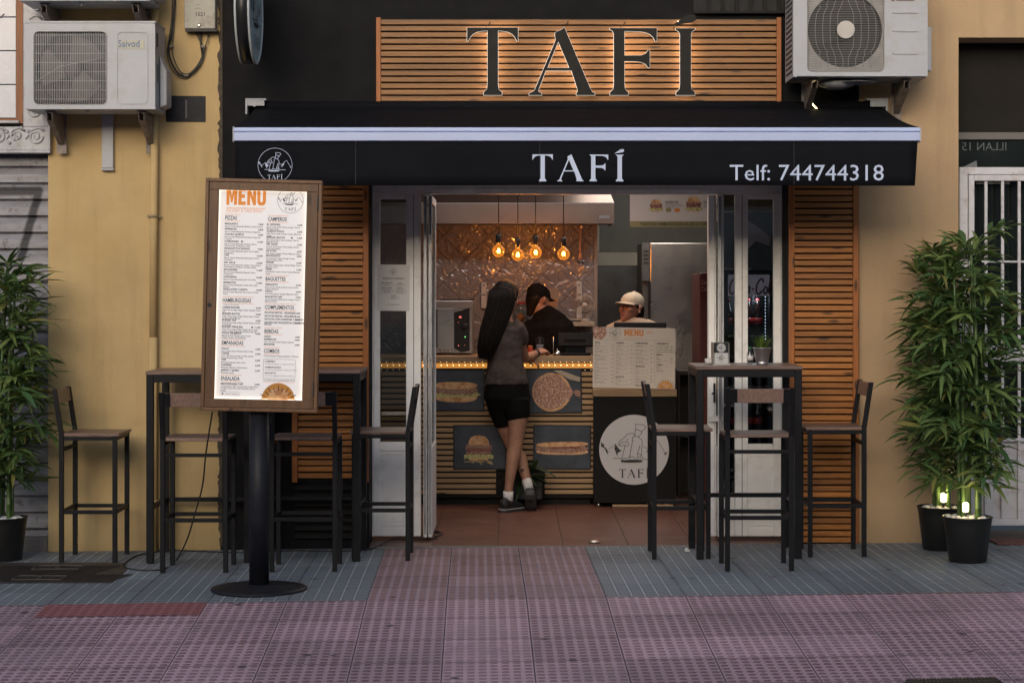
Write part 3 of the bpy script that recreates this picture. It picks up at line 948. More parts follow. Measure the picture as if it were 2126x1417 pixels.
# ---------------------------------------------------------------- slatted sign with back-lit letters
YS = -.035
sg = thing('shop_sign', 'wide pine slat sign board with four black back lit letters above the awning', 'sign', (ax(1205, 0), -.02, az(125, 0)))
xa, xb = ax(781, YS), ax(1622, YS); zb, zt = az(210, YS), az(38, YS)
mb = MB(); mb.box(xa + .004, xb - .004, -.012, -.006, zb, zt); mb.build('backing', M['black_slat'], sg)
mb = MB()
mb.box(xa, xa + .028, -.042, -.0125, zb - .004, zt + .004); mb.box(xb - .028, xb, -.042, -.0125, zb - .004, zt + .004)
mb.build('frame', M['slat_v'], sg, bevel=.002)
mb = MB(); n = 13; ph = (zt - zb) / n
for k in range(n):
    mb.box(xa + .0285, xb - .0285, -.035, -.0125, zb + k * ph + .001, zb + k * ph + ph * .77)
mb.build('slats', M['sign_slat'], sg, bevel=.002)
h = 140.0 / S(-.09)
for L, nm in zip(TAFI, ('letter', 'letter', 'letter', 'letter', 'letter_accent')):
    mb = MB(); mb.M = frontal(ax(1205, -.085), -.085, az(198, -.085), h); mb.splines(L, .012 / h)
    o = mb.build(nm, M['letter_black'], sg)
    # led modules fixed to the back of each letter
    g2 = MB(); g2.M = frontal(ax(1205, -.085), -.080, az(198, -.085), h)
    for spl in L[:1]:
        xs = [p[0] for p in spl]; ys = [p[1] for p in spl]; cx = (min(xs)+max(xs))/2; cy = (min(ys)+max(ys))/2
    if nm == 'letter_accent': segs = [([(1408,47.5),(1438,40)], .05)]
    elif L is L_T: segs = [([(974,61.3),(1071,61.3)], .03), ([(1023,66),(1023,192)], .08)]
    elif L is L_A: segs = [([(1165,70),(1213,188)], .06), ([(1158.5,78),(1114,188)], .018), ([(1136,144.2),(1184,144.2)], .025)]
    elif L is L_F: segs = [([(1285,64),(1285,192)], .08), ([(1290,62.2),(1360,62.2)], .03), ([(1290,121.5),(1345,121.5)], .05)]
    else: segs = [([(1423,64),(1423,192)], .08)]
    for i, (sgm, lw_) in enumerate(segs):
        g2.ribbon(_p(sgm), lw_, -.004 - .001 * i)
    g2.build('led_module', M['back_glow'], o)
    if nm == 'letter_accent': continue
    g3 = MB(); g3.M = frontal(ax(1205, -.085), -.0835, az(198, -.085), h)
    a_, b_ = splines_mesh(L, .004 / h, .0045); g3.add(a_, b_); g3.build('edge_glow', M['halo'], o)  # glowing plate added to give the letter its pale lit edge
# little feed wires above the letters
for xp, yp in ((1008, 52), (1170, 50), (1288, 52), (1398, 52)):
    mb = MB(); mb.tube([at(xp, yp + 8, -.07), at(xp + 2, yp + 2, -.062), at(xp + 8, yp - 2, -.05), at(xp + 10, yp - 6, -.04)], .0025, 6); mb.build('feed_wire', M['cable'], sg)

# grille above the sign
gr = thing('window_grille', 'dark window opening with black bars above the right of the slat sign', 'grille', (ax(1535, 0), 0, 3.3))
mb = MB(); mb.box(ax(1440, 0), ax(1628, 0), -.008, -.0045, az(26, 0), 3.8); mb.build('recess', plain('opening shade', (.004, .004, .005), .7), gr)  # flat black sheet on the wall stands for the shaded opening
mb = MB(); mb.box(ax(1438, 0), ax(1632, 0), -.05, -.0085, az(31, 0), az(25, 0)); mb.build('sill', M['black_slat'], gr, bevel=.004)
for k in range(6):
    b = MB(); x = ax(1470 + 29 * k, 0); b.box(x - .008, x + .008, -.035, -.019, az(24.8, 0), 3.8); b.build('bar', M['black_slat'], gr)

# ---------------------------------------------------------------- slat panels beside the door
def slat_panel(label, x0, x1, z0, z1, group=None, front=-.05):
    t = thing('slat_panel', label, 'slat panel', ((x0 + x1) / 2, front, z0), group)
    mb = MB(); mb.box(x0 + .004, x1 - .004, -.012, -.006, z0, z1); mb.build('backing', M['black_slat'], t)
    mb = MB()
    mb.box(x0, x0 + .034, front, -.0125, z0 - .003, z1); mb.box(x1 - .034, x1, front, -.0125, z0 - .003, z1)
    mb.build('stile', M['slat_v'], t, bevel=.0025)
    mb = MB(); z = z1 - .002; k = 0; rr = random.Random(5)
    while z - .030 > z0 - .001:
        j = rr.uniform(-.0012, .0012)
        mb.box(x0 + .0345, x1 - .0345, front + .008 + abs(j), -.0125, z - .030 + j, z + j * .5)
        z -= .0388
    mb.build('slats', M['slat'], t, bevel=.0022)
    return t
slat_panel('orange stained pine slat panel left of the door, partly behind the lit menu case', ax(606, -.05), ax(765, -.05), az(1000, -.05), 2.66)
slat_panel('orange stained pine slat panel right of the door beside the beige wall', ax(1638, -.05), ax(1783, -.05), az(1126, -.05), 2.66)
mb = MB()
z = az(1008, -.03)
while z > .06:
    mb.box(ax(612, -.03), ax(757, -.03), -.03, -.0045, z - .028, z); z -= .0485
tag(mb.build('black_louvre', M['black_slat'], bevel=.003), 'black painted louvre at the foot of the wall under the left slat panel', 'louvre')

# ---------------------------------------------------------------- awning
aw = thing('awning', 'black awning with white front bar, its valance printed with name, phone number and emblem', 'awning', (ax(1190, -.5), 0, 2.66))
YF = -.95
xl, xr = ax(486, YF), ax(1909, YF)
xlw, xrw = ax(533, 0), ax(1829, 0)
zf, zw_ = az(264, YF), az(222, 0)
mb = MB(); vs = []; fs = []; n = 24; m = 10
for j in range(m + 1):
    t = j / m
    for i in range(n + 1):
        u = i / n
        xx = (xlw + (xrw - xlw) * u) * (1 - t) + (xl + .004 + (xr - xl - .008) * u) * t
        zz = zw_ * (1 - t) + zf * t - .022 * math.sin(PI * t) * (.8 + .2 * math.sin(u * 9))
        vs.append((xx, -.02 + (YF + .02) * t, zz))
for j in range(m):
    for i in range(n):
        a = j * (n + 1) + i
        fs.append((a, a + n + 1, a + n + 2, a + 1))
mb.add(vs, fs, True)
cl = mb.build('canopy_cloth', M['awning_cloth'], aw)
sm = cl.modifiers.new('thick', 'SOLIDIFY'); sm.thickness = .003
mb = MB()
z0, z1 = az(293.5, YF), az(263, YF); zm = az(274, YF)
prof = [(YF - .0, z0), (YF - .012, z0 + .004), (YF - .012, zm - .004), (YF - .004, zm), (YF - .016, zm + .004), (YF - .010, z1 - .006), (YF + .02, z1), (YF + .055, z1 - .01), (YF + .055, z0)]
vs = [(xl, a, b) for a, b in prof] + [(xr, a, b) for a, b in prof]
k = len(prof)
mb.add(vs, [tuple(range(k))] + [tuple(range(2 * k - 1, k - 1, -1))] + [(i, i + k, (i + 1) % k + k, (i + 1) % k) for i in range(k)])
mb.build('front_bar', M['awning_bar'], aw, bevel=.0015)
capm = plain('pale end cap', (.5, .5, .52), .4)
mb = MB(); mb.box(xl - .006, xl - .0005, YF - .014, YF + .055, z0 - .003, z1); mb.build('end_cap', capm, aw, bevel=.002)
mb = MB(); mb.box(xr + .0005, xr + .008, YF - .014, YF + .055, z0 - .004, z1 - .004)
mb.build('end_cap', capm, aw, bevel=.003)
mb = MB(); vs = []; fs = []; n = 60
zb_ = az(386, YF)
for i in range(n + 1):
    u = i / n; x = xl + .006 + (xr - xl - .016) * u
    for j in range(5):
        t = j / 4
        wv = .009 * math.sin(u * 23) * t + .004 * math.sin(u * 57 + 1) * t
        vs.append((x - .016 * t * (u > .995), YF + wv, z0 + .002 + (zb_ - z0 - .002 + .004 * math.sin(u * 3.0)) * t))
for i in range(n):
    for j in range(4):
        a = i * 5 + j; fs.append((a, a + 1, a + 6, a + 5))
mb.add(vs, fs, True)
va = mb.build('valance', M['awning_cloth'], aw)
sm = va.modifiers.new('thick', 'SOLIDIFY'); sm.thickness = .002; sm.offset = 0
def on_cloth(mb):
    out = []
    for a_, b_, c_ in mb.v:
        u = (a_ - xl) / (xr - xl); t = (z0 - c_) / (z0 - zb_)
        out.append((a_, b_ + (.009 * math.sin(u * 23) + .004 * math.sin(u * 57 + 1)) * t, c_))
    mb.v = out
YV = YF - .003
mb = MB(); mb.M = frontal(0, YV, 0)
tafi(mb, ax(1199.5, YV), az(376.5, YV), 56 / S(YV))
mb.text('Telf: 744744318', .1262, ax(1514, YV), az(374.5, YV), 0, 'LEFT', 1.045)
on_cloth(mb)
mb.build('lettering', M['white_ink'], va)
mb = MB(); mb.M = frontal(0, YV, 0)
logo(mb, ax(571, YV), az(343, YV), 36 / S(YV), .013)
on_cloth(mb)
mb.build('emblem', M['white_ink'], va)
# seams in the cloth
mb = MB()
for px_ in (738, 1120, 1648):
    for k_ in range(10):
        za_ = zb_ + .01 + (z0 - zb_ - .01) * k_ / 10
        mb.box(ax(px_, YV), ax(px_, YV) + .003, YF - .0025, YF - .0018, za_, za_ + (z0 - zb_ - .01) / 10 - .0002)
on_cloth(mb)
mb.build('seam', plain('seam thread', (.03, .03, .034), .8), va)
# folding arms under the cloth and wall brackets
for sgn, xw in ((1, xlw + .12), (-1, xrw - .12)):
    mb = MB(); mb.beam((xw, -.06, 2.50), (xw + sgn * .62, -.46, 2.45), .03, .045)
    mb.beam((xw + sgn * .62, -.46, 2.44), (xw + sgn * .1, YF + .04, 2.40), .03, .04)
    mb.build('folding_arm', M['awning_bar'], aw, bevel=.004)
mb = MB(); mb.tube([(xlw + .02, -.045, zw_ - .005), (xrw - .02, -.045, zw_ - .005)], .034, 16)
mb.build('roller_tube', M['awning_cloth'], aw)
for xw, sg_ in ((ax(513, -.02), 1), (ax(1838, -.02), -1)):
    b = MB()
    zt_ = az(207, -.02)
    b.box(xw, xw + sg_ * .012, -.10, -.006, zt_ - .095, zt_)
    b.box(xw + sg_ * .0125, xw + sg_ * .115, -.10, -.088, zt_ - .045, zt_ - .012) if sg_ > 0 else b.box(xw + sg_ * .0125, xw + sg_ * .105, -.10, -.088, zt_ - .05, zt_ - .012)
    b.box(xw + sg_ * .0125, xw + sg_ * .125, -.10, -.006, zt_ - .0115, zt_)
    b.lathe([(.012, .004), (.012, 0)], (xw + sg_ * .055, -.1005, zt_ - .04), 12, 'Y')
    b.build('wall_bracket', plain('dull bracket', (.26, .27, .30), .5, .2), aw, bevel=.0015)
mb = MB(); mb.box(ax(608, 0), ax(778, 0), -.03, -.0045, az(219, 0), az(215, 0))
mb.build('cover_strip', M['slat_v'], aw)

# ---------------------------------------------------------------- doors
YD = .30
df = thing('door_frame', 'white door frame and head rail around the shop doorway', 'door frame', (.4, YD, 0))
dz0 = .022; dtop = 2.36
mb = MB()
xA = ax(773, YD); xB = ax(1626, YD)
mb.box(xA, xB, YD - .02, YD + .06, az(403, YD), dtop)
mb.box(xA, ax(776, YD), YD - .02, YD + .06, dz0, az(403, YD) - .001)
mb.box(ax(1622, YD), xB, YD - .02, YD + .06, dz0, az(403, YD) - .001)
mb.box(ax(895, YD), ax(1470, YD), YD - .026, YD - .021, az(398, YD), az(391, YD))
mb.build('head_rail', M['white_frame'], df, bevel=.004)
def leaf(name, label, px0, px1, gx0, gx1, gy1, panel_y0):
    t = thing('door_leaf', label, 'door', ((ax(px0, YD) + ax(px1, YD)) / 2, YD, dz0))
    x0, x1, g0, g1 = (ax(p, YD) for p in (px0, px1, gx0, gx1))
    ztop = az(403, YD) - .001
    zg = az(gy1, YD)
    f = MB()
    f.box(x0, g0, YD, YD + .045, dz0, ztop); f.box(g1, x1, YD, YD + .045, dz0, ztop)
    f.box(g0, g1, YD + .001, YD + .044, ztop - .03, ztop)
    f.box(g0, g1, YD + .001, YD + .044, az(panel_y0, YD), zg)
    f.box(g0, g1, YD + .001, YD + .044, dz0, dz0 + .05)
    f.build('stile', M['white_frame'], t, bevel=.005)
    f = MB(); f.box(g0, g1, YD + .010, YD + .034, dz0 + .0505, az(panel_y0, YD) - .0005)
    f.build('bottom_panel', M['white_frame'], t, bevel=.002)
    f = MB(); e = .012
    f.box(g0 + e, g1 - e, YD + .003, YD + .0095, dz0 + .066, dz0 + .072); f.box(g0 + e, g1 - e, YD + .003, YD + .0095, az(panel_y0, YD) - .02, az(panel_y0, YD) - .014)
    f.build('moulding', M['white_frame'], t, bevel=.002)
    f = MB(); f.box(g0 - .002, g1 + .002, YD + .020, YD + .024, zg - .002, ztop - .028)
    f.build('glass_pane', M['glass'], t)
    return t
lf = leaf('a', 'closed white door leaf with paper notice on its narrow pane, left of the doorway', 776.5, 874, 789, 843, 917, 936)
rt = leaf('b', 'closed white door leaf right of the doorway behind the right bar table', 1526, 1621.5, 1553, 1606, 921, 940)
# vertical bead on the wide stile, its shadow gap put into the grey
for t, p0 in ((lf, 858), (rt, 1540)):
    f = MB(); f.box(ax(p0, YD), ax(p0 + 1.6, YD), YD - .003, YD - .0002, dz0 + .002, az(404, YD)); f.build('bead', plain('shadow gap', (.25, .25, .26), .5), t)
# folded leaves standing edge on
def folded(label, px, sgn, cols, y1):
    x = ax(px, YD)
    t = thing('folded_door_leaf', label, 'door', (x, YD, dz0))
    w = .024
    zt_ = az(405, YD)
    f = MB(); f.box(x, x + sgn * w, YD - .05, y1, dz0, dz0 + .55); f.box(x + .001 * sgn, x + sgn * (w - .001), YD - .05, YD - .012, dz0 + .55, zt_)
    f.box(x + .001 * sgn, x + sgn * (w - .001), y1 - .05, y1, dz0 + .55, zt_); f.box(x + .001 * sgn, x + sgn * (w - .001), YD - .012, y1 - .05, zt_ - .05, zt_)
    f.build('stile', M['white_frame'], t, bevel=.004)
    f = MB(); f.box(x + sgn * .010, x + sgn * .014, YD - .013, y1 - .049, dz0 + .551, zt_ - .049); f.build('glass_pane', M['glass'], t)
    f = MB(); f.box(x + sgn * .004, x + sgn * (w - .004), YD - .053, YD - .0505, dz0 + .02, zt_ - .01); f.build('edge_profile', M['alu'], t, bevel=.001)
    f = MB(); f.box(x + sgn * .007, x + sgn * (w - .007), YD - .058, YD - .0535, 1.02, 1.20); f.lathe([(.003, .0), (.003, .004)], (x + sgn * w / 2, YD - .0535, 1.62), 8, 'Y')
    f.lathe([(.003, .0), (.003, .004)], (x + sgn * w / 2, YD - .0535, .30), 8, 'Y')
    f.build('lock', M['dark_grey'] if sgn < 0 else M['steel'], t, bevel=.001)
    return t
folded('folded glazed door leaf seen edge on, nearest the left of the doorway', 879.5, 1, 0, YD + .62)
folded('second folded door leaf beside the left one, cream edge toward the room', 889.8, 1, 0, YD + .60)
f1 = folded('folded glazed door leaf seen edge on at the right of the doorway', 1497, -1, 0, YD + .62)
# right folded pair, turned a little so its inner side shows
t = thing('folded_door_leaf', 'folded white door leaf turned half open beside the right leaf, with black lever handle', 'door', (ax(1476, YD), YD, dz0))
f = MB(); zt_ = az(405, YD)
xa_, xb_ = ax(1471, YD + .1), ax(1486, YD)
f.beam((xa_, YD + .5, 0), (xa_ + .001, YD + .5, .01), .001, .001)
f = MB()
f.box(ax(1471, YD), ax(1484, YD), YD + .0, YD + .05, dz0, zt_)
f.box(ax(1484.6, YD), ax(1487.4, YD), YD + .005, YD + .05, dz0, zt_)
f.build('stile', M['white_frame'], t, bevel=.003)
f = MB(); f.box(ax(1481, YD), ax(1485, YD), YD - .012, YD - .0005, az(835, YD), az(795, YD)); f.tube([at(1484, 815, YD - .012), at(1484, 815, YD - .04), at(1478, 817, YD - .05)], .006, 8)
f.build('handle', M['dark_grey'], t, bevel=.002)
t2 = thing('side_light', 'narrow clear pane between the folded leaf and the right door leaf', 'glass panel', (ax(1512, YD), YD, dz0))
f = MB(); f.box(ax(1503, YD), ax(1525, YD), YD + .02, YD + .024, dz0 + .25, zt_); f.build('glass_pane', M['glass'], t2)
f = MB(); f.box(ax(1499, YD), ax(1502.8, YD), YD, YD + .04, dz0, zt_); f.box(ax(1503, YD), ax(1525.5, YD), YD, YD + .04, dz0, dz0 + .25); f.box(ax(1472, YD), ax(1500, YD), YD - .03, YD - .012, az(874, YD), az(862, YD)) 
f.build('stile', M['white_frame'], t2, bevel=.003)

# notice on the left leaf
YP = YD - .004
nt_ = thing('paper_notice', 'white paper notice with opening hours taped to the left door leaf', 'notice', (ax(817, YP), YP, az(645, YP)))
f = MB(); f.M = frontal(ax(817, YP), YP, az(597, YP), 1, 0, R(-.6)); hw = 33.5 / S(YP); hh = 48 / S(YP)
f.poly([(-hw, -hh), (hw, -hh), (hw, hh), (-hw, hh)], .0008); f.build('sheet', plain('notice paper', (.68, .66, .66), .6, 0, .03), nt_)
f = MB(); f.M = frontal(ax(817, YP), YP, az(597, YP), 1, 0, R(-.6)) @ Matrix.Translation((0, 0, .002))
k = 1 / S(YP)
logo(f, -1 * k, 33 * k, 8 * k, .02)
f.text('NUESTROS HORARIOS', 6.2 * k, 0, 17 * k, 0, 'CENTER', .72, .01)
for (cx, cy, a, bb) in ((-14, 9, 'LUNES | MIERCOLES', ['12:00 a 00:00']), (13, 9, 'JUEVES', ['12:00 a 00:00']), (-14, -1.5, 'VIERNES | SABADO', ['13:00 a 16:00', '20:00 a 00:00']), (13, -1.5, 'DOMINGO', ['13:00 a 16:00', '20:00 a 00:00']), (0, -18, 'MARTES', ['CERRADO'])):
    f.text(a, 3.3 * k, cx * k, cy * k, 0, 'CENTER', .8, .02)
    for i, b_ in enumerate(bb):
        y_ = cy - 4.3 - 5 * i
        f.text(b_, 3.0 * k, cx * k, y_ * k, 0, 'CENTER', .8)
        f.ribbon([(cx*k - 11*k, y_*k - 1*k), (cx*k + 11*k, y_*k - 1*k), (cx*k + 12.5*k, y_*k + 1.2*k), (cx*k + 11*k, y_*k + 3.4*k), (cx*k - 11*k, y_*k + 3.4*k), (cx*k - 12.5*k, y_*k + 1.2*k)], .35 * k, .0001, True)
f.text('¡Los esperamos!', 4.6 * k, 0, -36 * k, 0, 'CENTER', .85)
f.build('lettering', M['ink_soft'], nt_)
# ---------------------------------------------------------------- air conditioners
def rrect(x0, x1, z0, z1, r, n=5):
    return (arc(x1 - r, z1 - r, r, 0, 90, n) + arc(x0 + r, z1 - r, r, 90, 180, n) + arc(x0 + r, z0 + r, r, 180, 270, n) + arc(x1 - r, z0 + r, r, 270, 360, n))
def ac_unit(label, W, H, D, kind):
    """built at the origin: front left lower corner at (0,0,0), street side at y=0, depth D towards +y"""
    t = thing('air_conditioner', label, 'air conditioner', (0, 0, 0))
    if kind == 'a': gx0, gx1, gz0, gz1 = W*.065, W*.63, H*.055, H*.905
    else: gx0, gx1, gz0, gz1 = W*.105, W*.675, H*.055, H*.99
    cx, cz = (gx0 + gx1) / 2, (gz0 + gz1) / 2
    if kind == 'b': cz = H * .46
    rr = min(gx1 - gx0, gz1 - gz0) * .485
    mb = MB()
    hole = rrect(gx0, gx1, gz0, min(gz1, H - .02), .03)
    Mf = frontal(0, .012, 0)
    mb.M = Mf
    mb.splines([rrect(0, W, .0, H, .012, 3), hole], .012)
    mb.M = None
    mb.box(0, .006, .0125, D, .0, H); mb.box(W - .006, W, .0125, D, .0, H)
    mb.box(-.004, W + .004, -.004, D, H + .0005, H + .012); mb.box(.0065, W - .0065, .0125, D, .0, .006)
    mb.box(.0065, W - .0065, D - .005, D, .0065, H)
    if kind == 'a':
        mb.box(-.003, W + .003, -.003, -.0005, -.0, .012)
    else:
        mb.box(.02, W - .01, -.012, -.0005, .002, .012)
    mb.build('casing', M['ac_white'], t, bevel=.004)
    # raised service panel
    mb = MB()
    if kind == 'a':
        mb.M = frontal(0, -.0005, 0)
        mb.splines([rrect(W*.70, W*.945, H*.06, H*.91, .03), rrect(W*.712, W*.933, H*.078, H*.892, .026)], .004)
    else:
        for zz, hh in ((.62, .02), (.44, .028), (.22, .045)):
            mb = MB(); mb.M = frontal(0, -.0005, 0); mb.splines([rrect(W*.735, W*.93, H*zz, H*(zz + hh), H*hh*.45)], .006); mb.build('pressed_rib', M['ac_white'], t, bevel=.0015)
    if kind == 'a': mb.build('service_panel', M['ac_white'], t, bevel=.0015)
    # cavity and fan
    mb = MB(); mb.box(gx0 - .015, gx1 + .015, .10, .104, gz0 - .02, min(gz1, H - .02) + .01)
    mb.lathe([(rr, -.018), (rr, -.085)], (cx, .013, cz), 40, 'Y', cap=False)
    mb.build('cavity', M['ac_dark'], t)
    if kind == 'b' or True:
        mb = MB(); mb.M = frontal(0, .030, 0)
        mb.splines([rrect(gx0 - .004, gx1 + .004, gz0 - .004, min(gz1, H - .02) + .004, .03), arc(cx, cz, rr, 0, 351, 39)], .004)
        mb.build('shroud', M['ac_grille'] if kind == 'b' else M['ac_dark'], t)
    mb = MB()
    for k in range(3):
        a0 = k * 120 + 20
        pts = arc(cx, cz, rr * .93, a0, a0 + 70, 7) + arc(cx, cz, rr * .25, a0 + 95, a0 + 20, 4)
        mb.M = frontal(0, .065, 0); mb.poly(pts, .004)
    mb.M = None
    mb.lathe([(rr * .26, 0), (rr * .22, .02), (.01, .03)], (cx, .07, cz), 20, 'Y')
    mb.build('fan', plain('brown grey fan', (.12, .095, .09), .5) if kind == 'a' else M['ac_dark'], t)
    # grille
    mb = MB()
    ztop = min(gz1, H - .02)
    if kind == 'a':
        n = 41
        for i in range(n):
            x = gx0 + .008 + (gx1 - gx0 - .016) * i / (n - 1)
            e = .012 if i in (0, n - 1) else .003
            mb.tube([(x, .014, gz0 + e), (x, .004, gz0 + e + .012), (x, .003, ztop - e - .012), (x, .014, ztop - e)], .0022, 5)
        for i in range(8):
            z = gz0 + (ztop - gz0) * (i + .6) / 8
            mb.tube([(gx0 + .003, .009, z), (gx1 - .003, .009, z)], .0022, 5)
        mb.tube([(gx0 + .005, .001, cz - .085), (cx - .06, .001, cz + .01), (gx1 - .04, .001, cz + .055)], .0018, 5)
        mb.tube([(cx - .09, .001, cz + .10)] + [(cx - .09 + .2*k/6, .001, cz + .10 + .018*math.sin(PI*k/6)) for k in range(7)], .0018, 5)
        mb.tube([(cx - .05, .001, cz + .075)] + [(cx - .05 + .19*k/6, .001, cz + .075 + .014*math.sin(PI*k/6) - .012*k/6) for k in range(7)], .0018, 5)
    else:
        n = 54
        for i in range(n):
            z = gz0 + .006 + (ztop - gz0 - .012) * i / (n - 1)
            mb.box(gx0 + .004, gx1 - .004, .004, .010, z - .0009, z + .0009)
        for i in range(8):
            s_ = (i - 3.5) / 3.5
            pts = []
            for j in range(25):
                v = -1 + 2 * j / 24
                zz = cz + v * rr * 1.02
                r_ = (.22 + .20 * (abs(i - 3.5) - .5)) * rr
                out = r_ if abs(v) < .45 else r_ - (min(abs(v), .75) - .45) / .30 * .15 * rr - (0 if abs(i-3.5) > .6 else 0)
                rad = max(0, out * math.sqrt(max(0, 1 - (v * .75) ** 2)) if abs(v) < .6 else out)
                pts.append((cx + (1 if s_ > 0 else -1) * max(rad, .06 * rr), .002, zz))
            mb.tube(pts, .0017, 5)
    fr = rrect(gx0, gx1, gz0, ztop, .03)
    mb.tube([(p[0], .0, p[1]) for p in fr + fr[:1]], .003, 6)
    mb.build('grille', M['ac_grille'] if kind == 'a' else M['ac_grille_dark'], t)
    if kind == 'b':
        mb = MB(); mb.lathe([(.052*W/.79, 0), (.052*W/.79, .007), (.001, .0078)], (cx, .001, cz), 28, 'Y', smooth=False); mb.build('hub_disc', plain('hub disc', (.50, .47, .44), .5), t)
        mb = MB(); 
        for i in range(16):
            for j in range(3): mb.box(-.003, -.0005, .05 + j * .085, .11 + j * .085, .03 + i * .031, .045 + i * .031)
        mb.build('side_grille', M['ac_dark'], t)
        mb = MB(); mb.box(W + .0045, W + .052, .13, D - .02, .05, H*.52); mb.box(W + .0045, W + .016, .1, D - .02, H*.53, H*.98); mb.build('pipe_cover', M['ac_white'], t, bevel=.012)
        mb = MB(); mb.lathe([(.004, .002), (.10, -.018), (.115, -.022), (.12, -.02)], (W*.5, .13, -.0), 28); 
        mb.lathe([(.112, -.012), (.10, -.034), (.05, -.052), (.001, -.056)], (W*.36, .18, 0), 28)
        mb.build('drain_tray', M['ac_white'], t)
    else:
        mb = MB(); prof = [(W + .0045, .33), (W + .03, .27), (W + .046, .24), (W + .046, .035), (W + .0045, .02)]
        vs = [(a, .12, b * H / .5) for a, b in prof] + [(a, D - .03, b * H / .5) for a, b in prof]; k = len(prof)
        mb.add(vs, [tuple(range(k - 1, -1, -1)), tuple(range(k, 2 * k))] + [(i, (i + 1) % k, (i + 1) % k + k, i + k) for i in range(k)])
        mb.build('pipe_cover', M['ac_white'], t, bevel=.008)
        mb = MB()
        for i in range(9): mb.box(W + .0005, W + .002, .06, .10, H*.33 + i * .012, H*.33 + .006 + i * .012)
        mb.box(W + .0005, W + .002, .04, .09, H*.74, H*.90)
        mb.build('vent_slot', M['ac_dark'], t)
        mb = MB(); mb.lathe([(.016, 0), (.016, -.008), (.006, -.008), (.005, -.022)], (W*.46, .06, 0), 12); mb.build('drain_nipple', M['ac_white'], t)
    for fx in ((.17, .88) if kind == 'a' else (.17, .86)):
        mb = MB(); x = W * fx; w2 = .017
        yb = D + .045
        z0 = -.012
        mb.box(x - .028, x + .028, .07, .10, -.008, -.0005)
        for sx in (-1, 1):
            prof = [(.05, z0), (yb, z0), (yb, z0 - .17), (yb - .05, z0 - .15), (.06, z0 - .045)]
            xa_, xb_ = x + sx * w2, x + sx * (w2 - .003)
            vs = [(xa_, a, b) for a, b in prof] + [(xb_, a, b) for a, b in prof]
            mb.add(vs, [tuple(range(5)), tuple(range(9, 4, -1))] + [(i, (i + 1) % 5, (i + 1) % 5 + 5, i + 5) for i in range(5)])
        prof = [(.058, z0 - .046), (yb - .05, z0 - .151), (yb, z0 - .171)]
        for i in range(2):
            a, b = prof[i], prof[i + 1]
            mb.add([(x - w2, a[0], a[1]), (x + w2, a[0], a[1]), (x + w2, b[0], b[1]), (x - w2, b[0], b[1])], [(0, 1, 2, 3)])
        mb.box(x - .03, x + .03, yb - .004, yb, z0 - .22, z0 + .05)
        mb.build('bracket', M['rust'], t)
    return t
a1 = ac_unit('aged white air conditioner with a square fan grille, blue name badge, above the ochre wall', .76, .503, .32, 'a')
mb = MB(); mb.box(.76*.712, .76*.955 - .03, -.0032, -.0009, .503*.70, .503*.80)
bp = mb.build('badge', plain('yellowed badge', (.42, .41, .33), .5), a1)
mb = MB(); mb.M = frontal(.76*.714, -.0036, .503*.722); mb.text('Saivod', .058, 0, 0, 0, 'LEFT', .86, .015); mb.build('badge_lettering', plain('blue badge print', (.10, .15, .30), .5), bp)
a2 = copy_tree(a1)
a1.location = (ax(52, -.41), -.41, az(227, -.41))
a2.location = (ax(40, -.41), -.41, az(2, -.41))
a2['label'] = 'air conditioner cut off by the top edge, only its base and brackets showing'
a3 = ac_unit('white air conditioner with round fan and pale hub disc above the right of the awning', .785, .60, .33, 'b')
a3.location = (ax(1647, -.42), -.42, az(160, -.42))
mb = MB(); mb.M = frontal(.785*.73 + a3.location.x, -.001 + a3.location.y, .60*.905 + a3.location.z); 
mb.M = None
mb.lathe([(.011, 0), (.011, .002)], (a3.location.x + .785*.74, a3.location.y - .0005, a3.location.z + .452), 16, 'Y'); mb.box(a3.location.x + .785*.765, a3.location.x + .785*.765 + .105, a3.location.y - .0022, a3.location.y - .0006, a3.location.z + .444, a3.location.z + .458)
mb.build('name_strip', plain('dull violet strip', (.10, .06, .07), .5), a3)

# ---------------------------------------------------------------- services on the ochre wall
t = thing('trunking', 'white plastic cable trunking on the ochre wall under the air conditioner', 'trunking', (ax(223, -.02), 0, az(353, 0)))
mb = MB(); mb.box(ax(211, -.03), ax(235, -.03), -.03, -.0005, az(349, -.03), az(232, -.03)); mb.build('duct', M['ac_white'], t, bevel=.004)
mb = MB(); mb.box(ax(210, -.034), ax(236, -.034), -.034, -.0005, az(354, -.034), az(349.3, -.034)); mb.build('end_cap', M['ac_white'], t, bevel=.003)
t = thing('drain_pipe', 'ochre painted downpipe with clamps on the ochre wall', 'pipe', (ax(319, -.04), -.04, 0))
mb = MB(); zj = az(700, -.04)
mb.tube([(ax(317.5, -.04), -.04, -.06), (ax(318, -.04), -.04, zj)], .026, 16); mb.tube([(ax(318, -.04), -.04, zj - .0), (ax(321, -.04), -.04, az(215, -.04))], .0235, 16)
mb.tube([(ax(322, -.04), -.04, az(215, -.04)), (ax(323, -.04), -.04, 4.2)], .027, 16)
mb.build('pipe', M['ochre'], t)
for py_ in (449, 778, 1040):
    mb = MB(); x = ax(319, -.04); z = az(py_, -.04)
    mb.lathe([(.029, -.008), (.0295, .008)], (x, -.04, z), 16); mb.box(x - .042, x + .042, -.030, -.024, z - .008, z + .008)
    mb.build('clamp', M['ochre'] if py_ != 449 else plain('dull clamp', (.26, .2, .12), .6), t)
t = thing('meter_box', 'stained grey meter box numbered 1521 on the ochre wall at the top', 'meter box', (ax(414, -.06), 0, az(62, 0)))
mb = MB(); mb.box(ax(382, -.08), ax(447, -.08), -.08, -.0005, az(60, -.08), 3.6); mb.build('casing', M['meter'], t, bevel=.006)
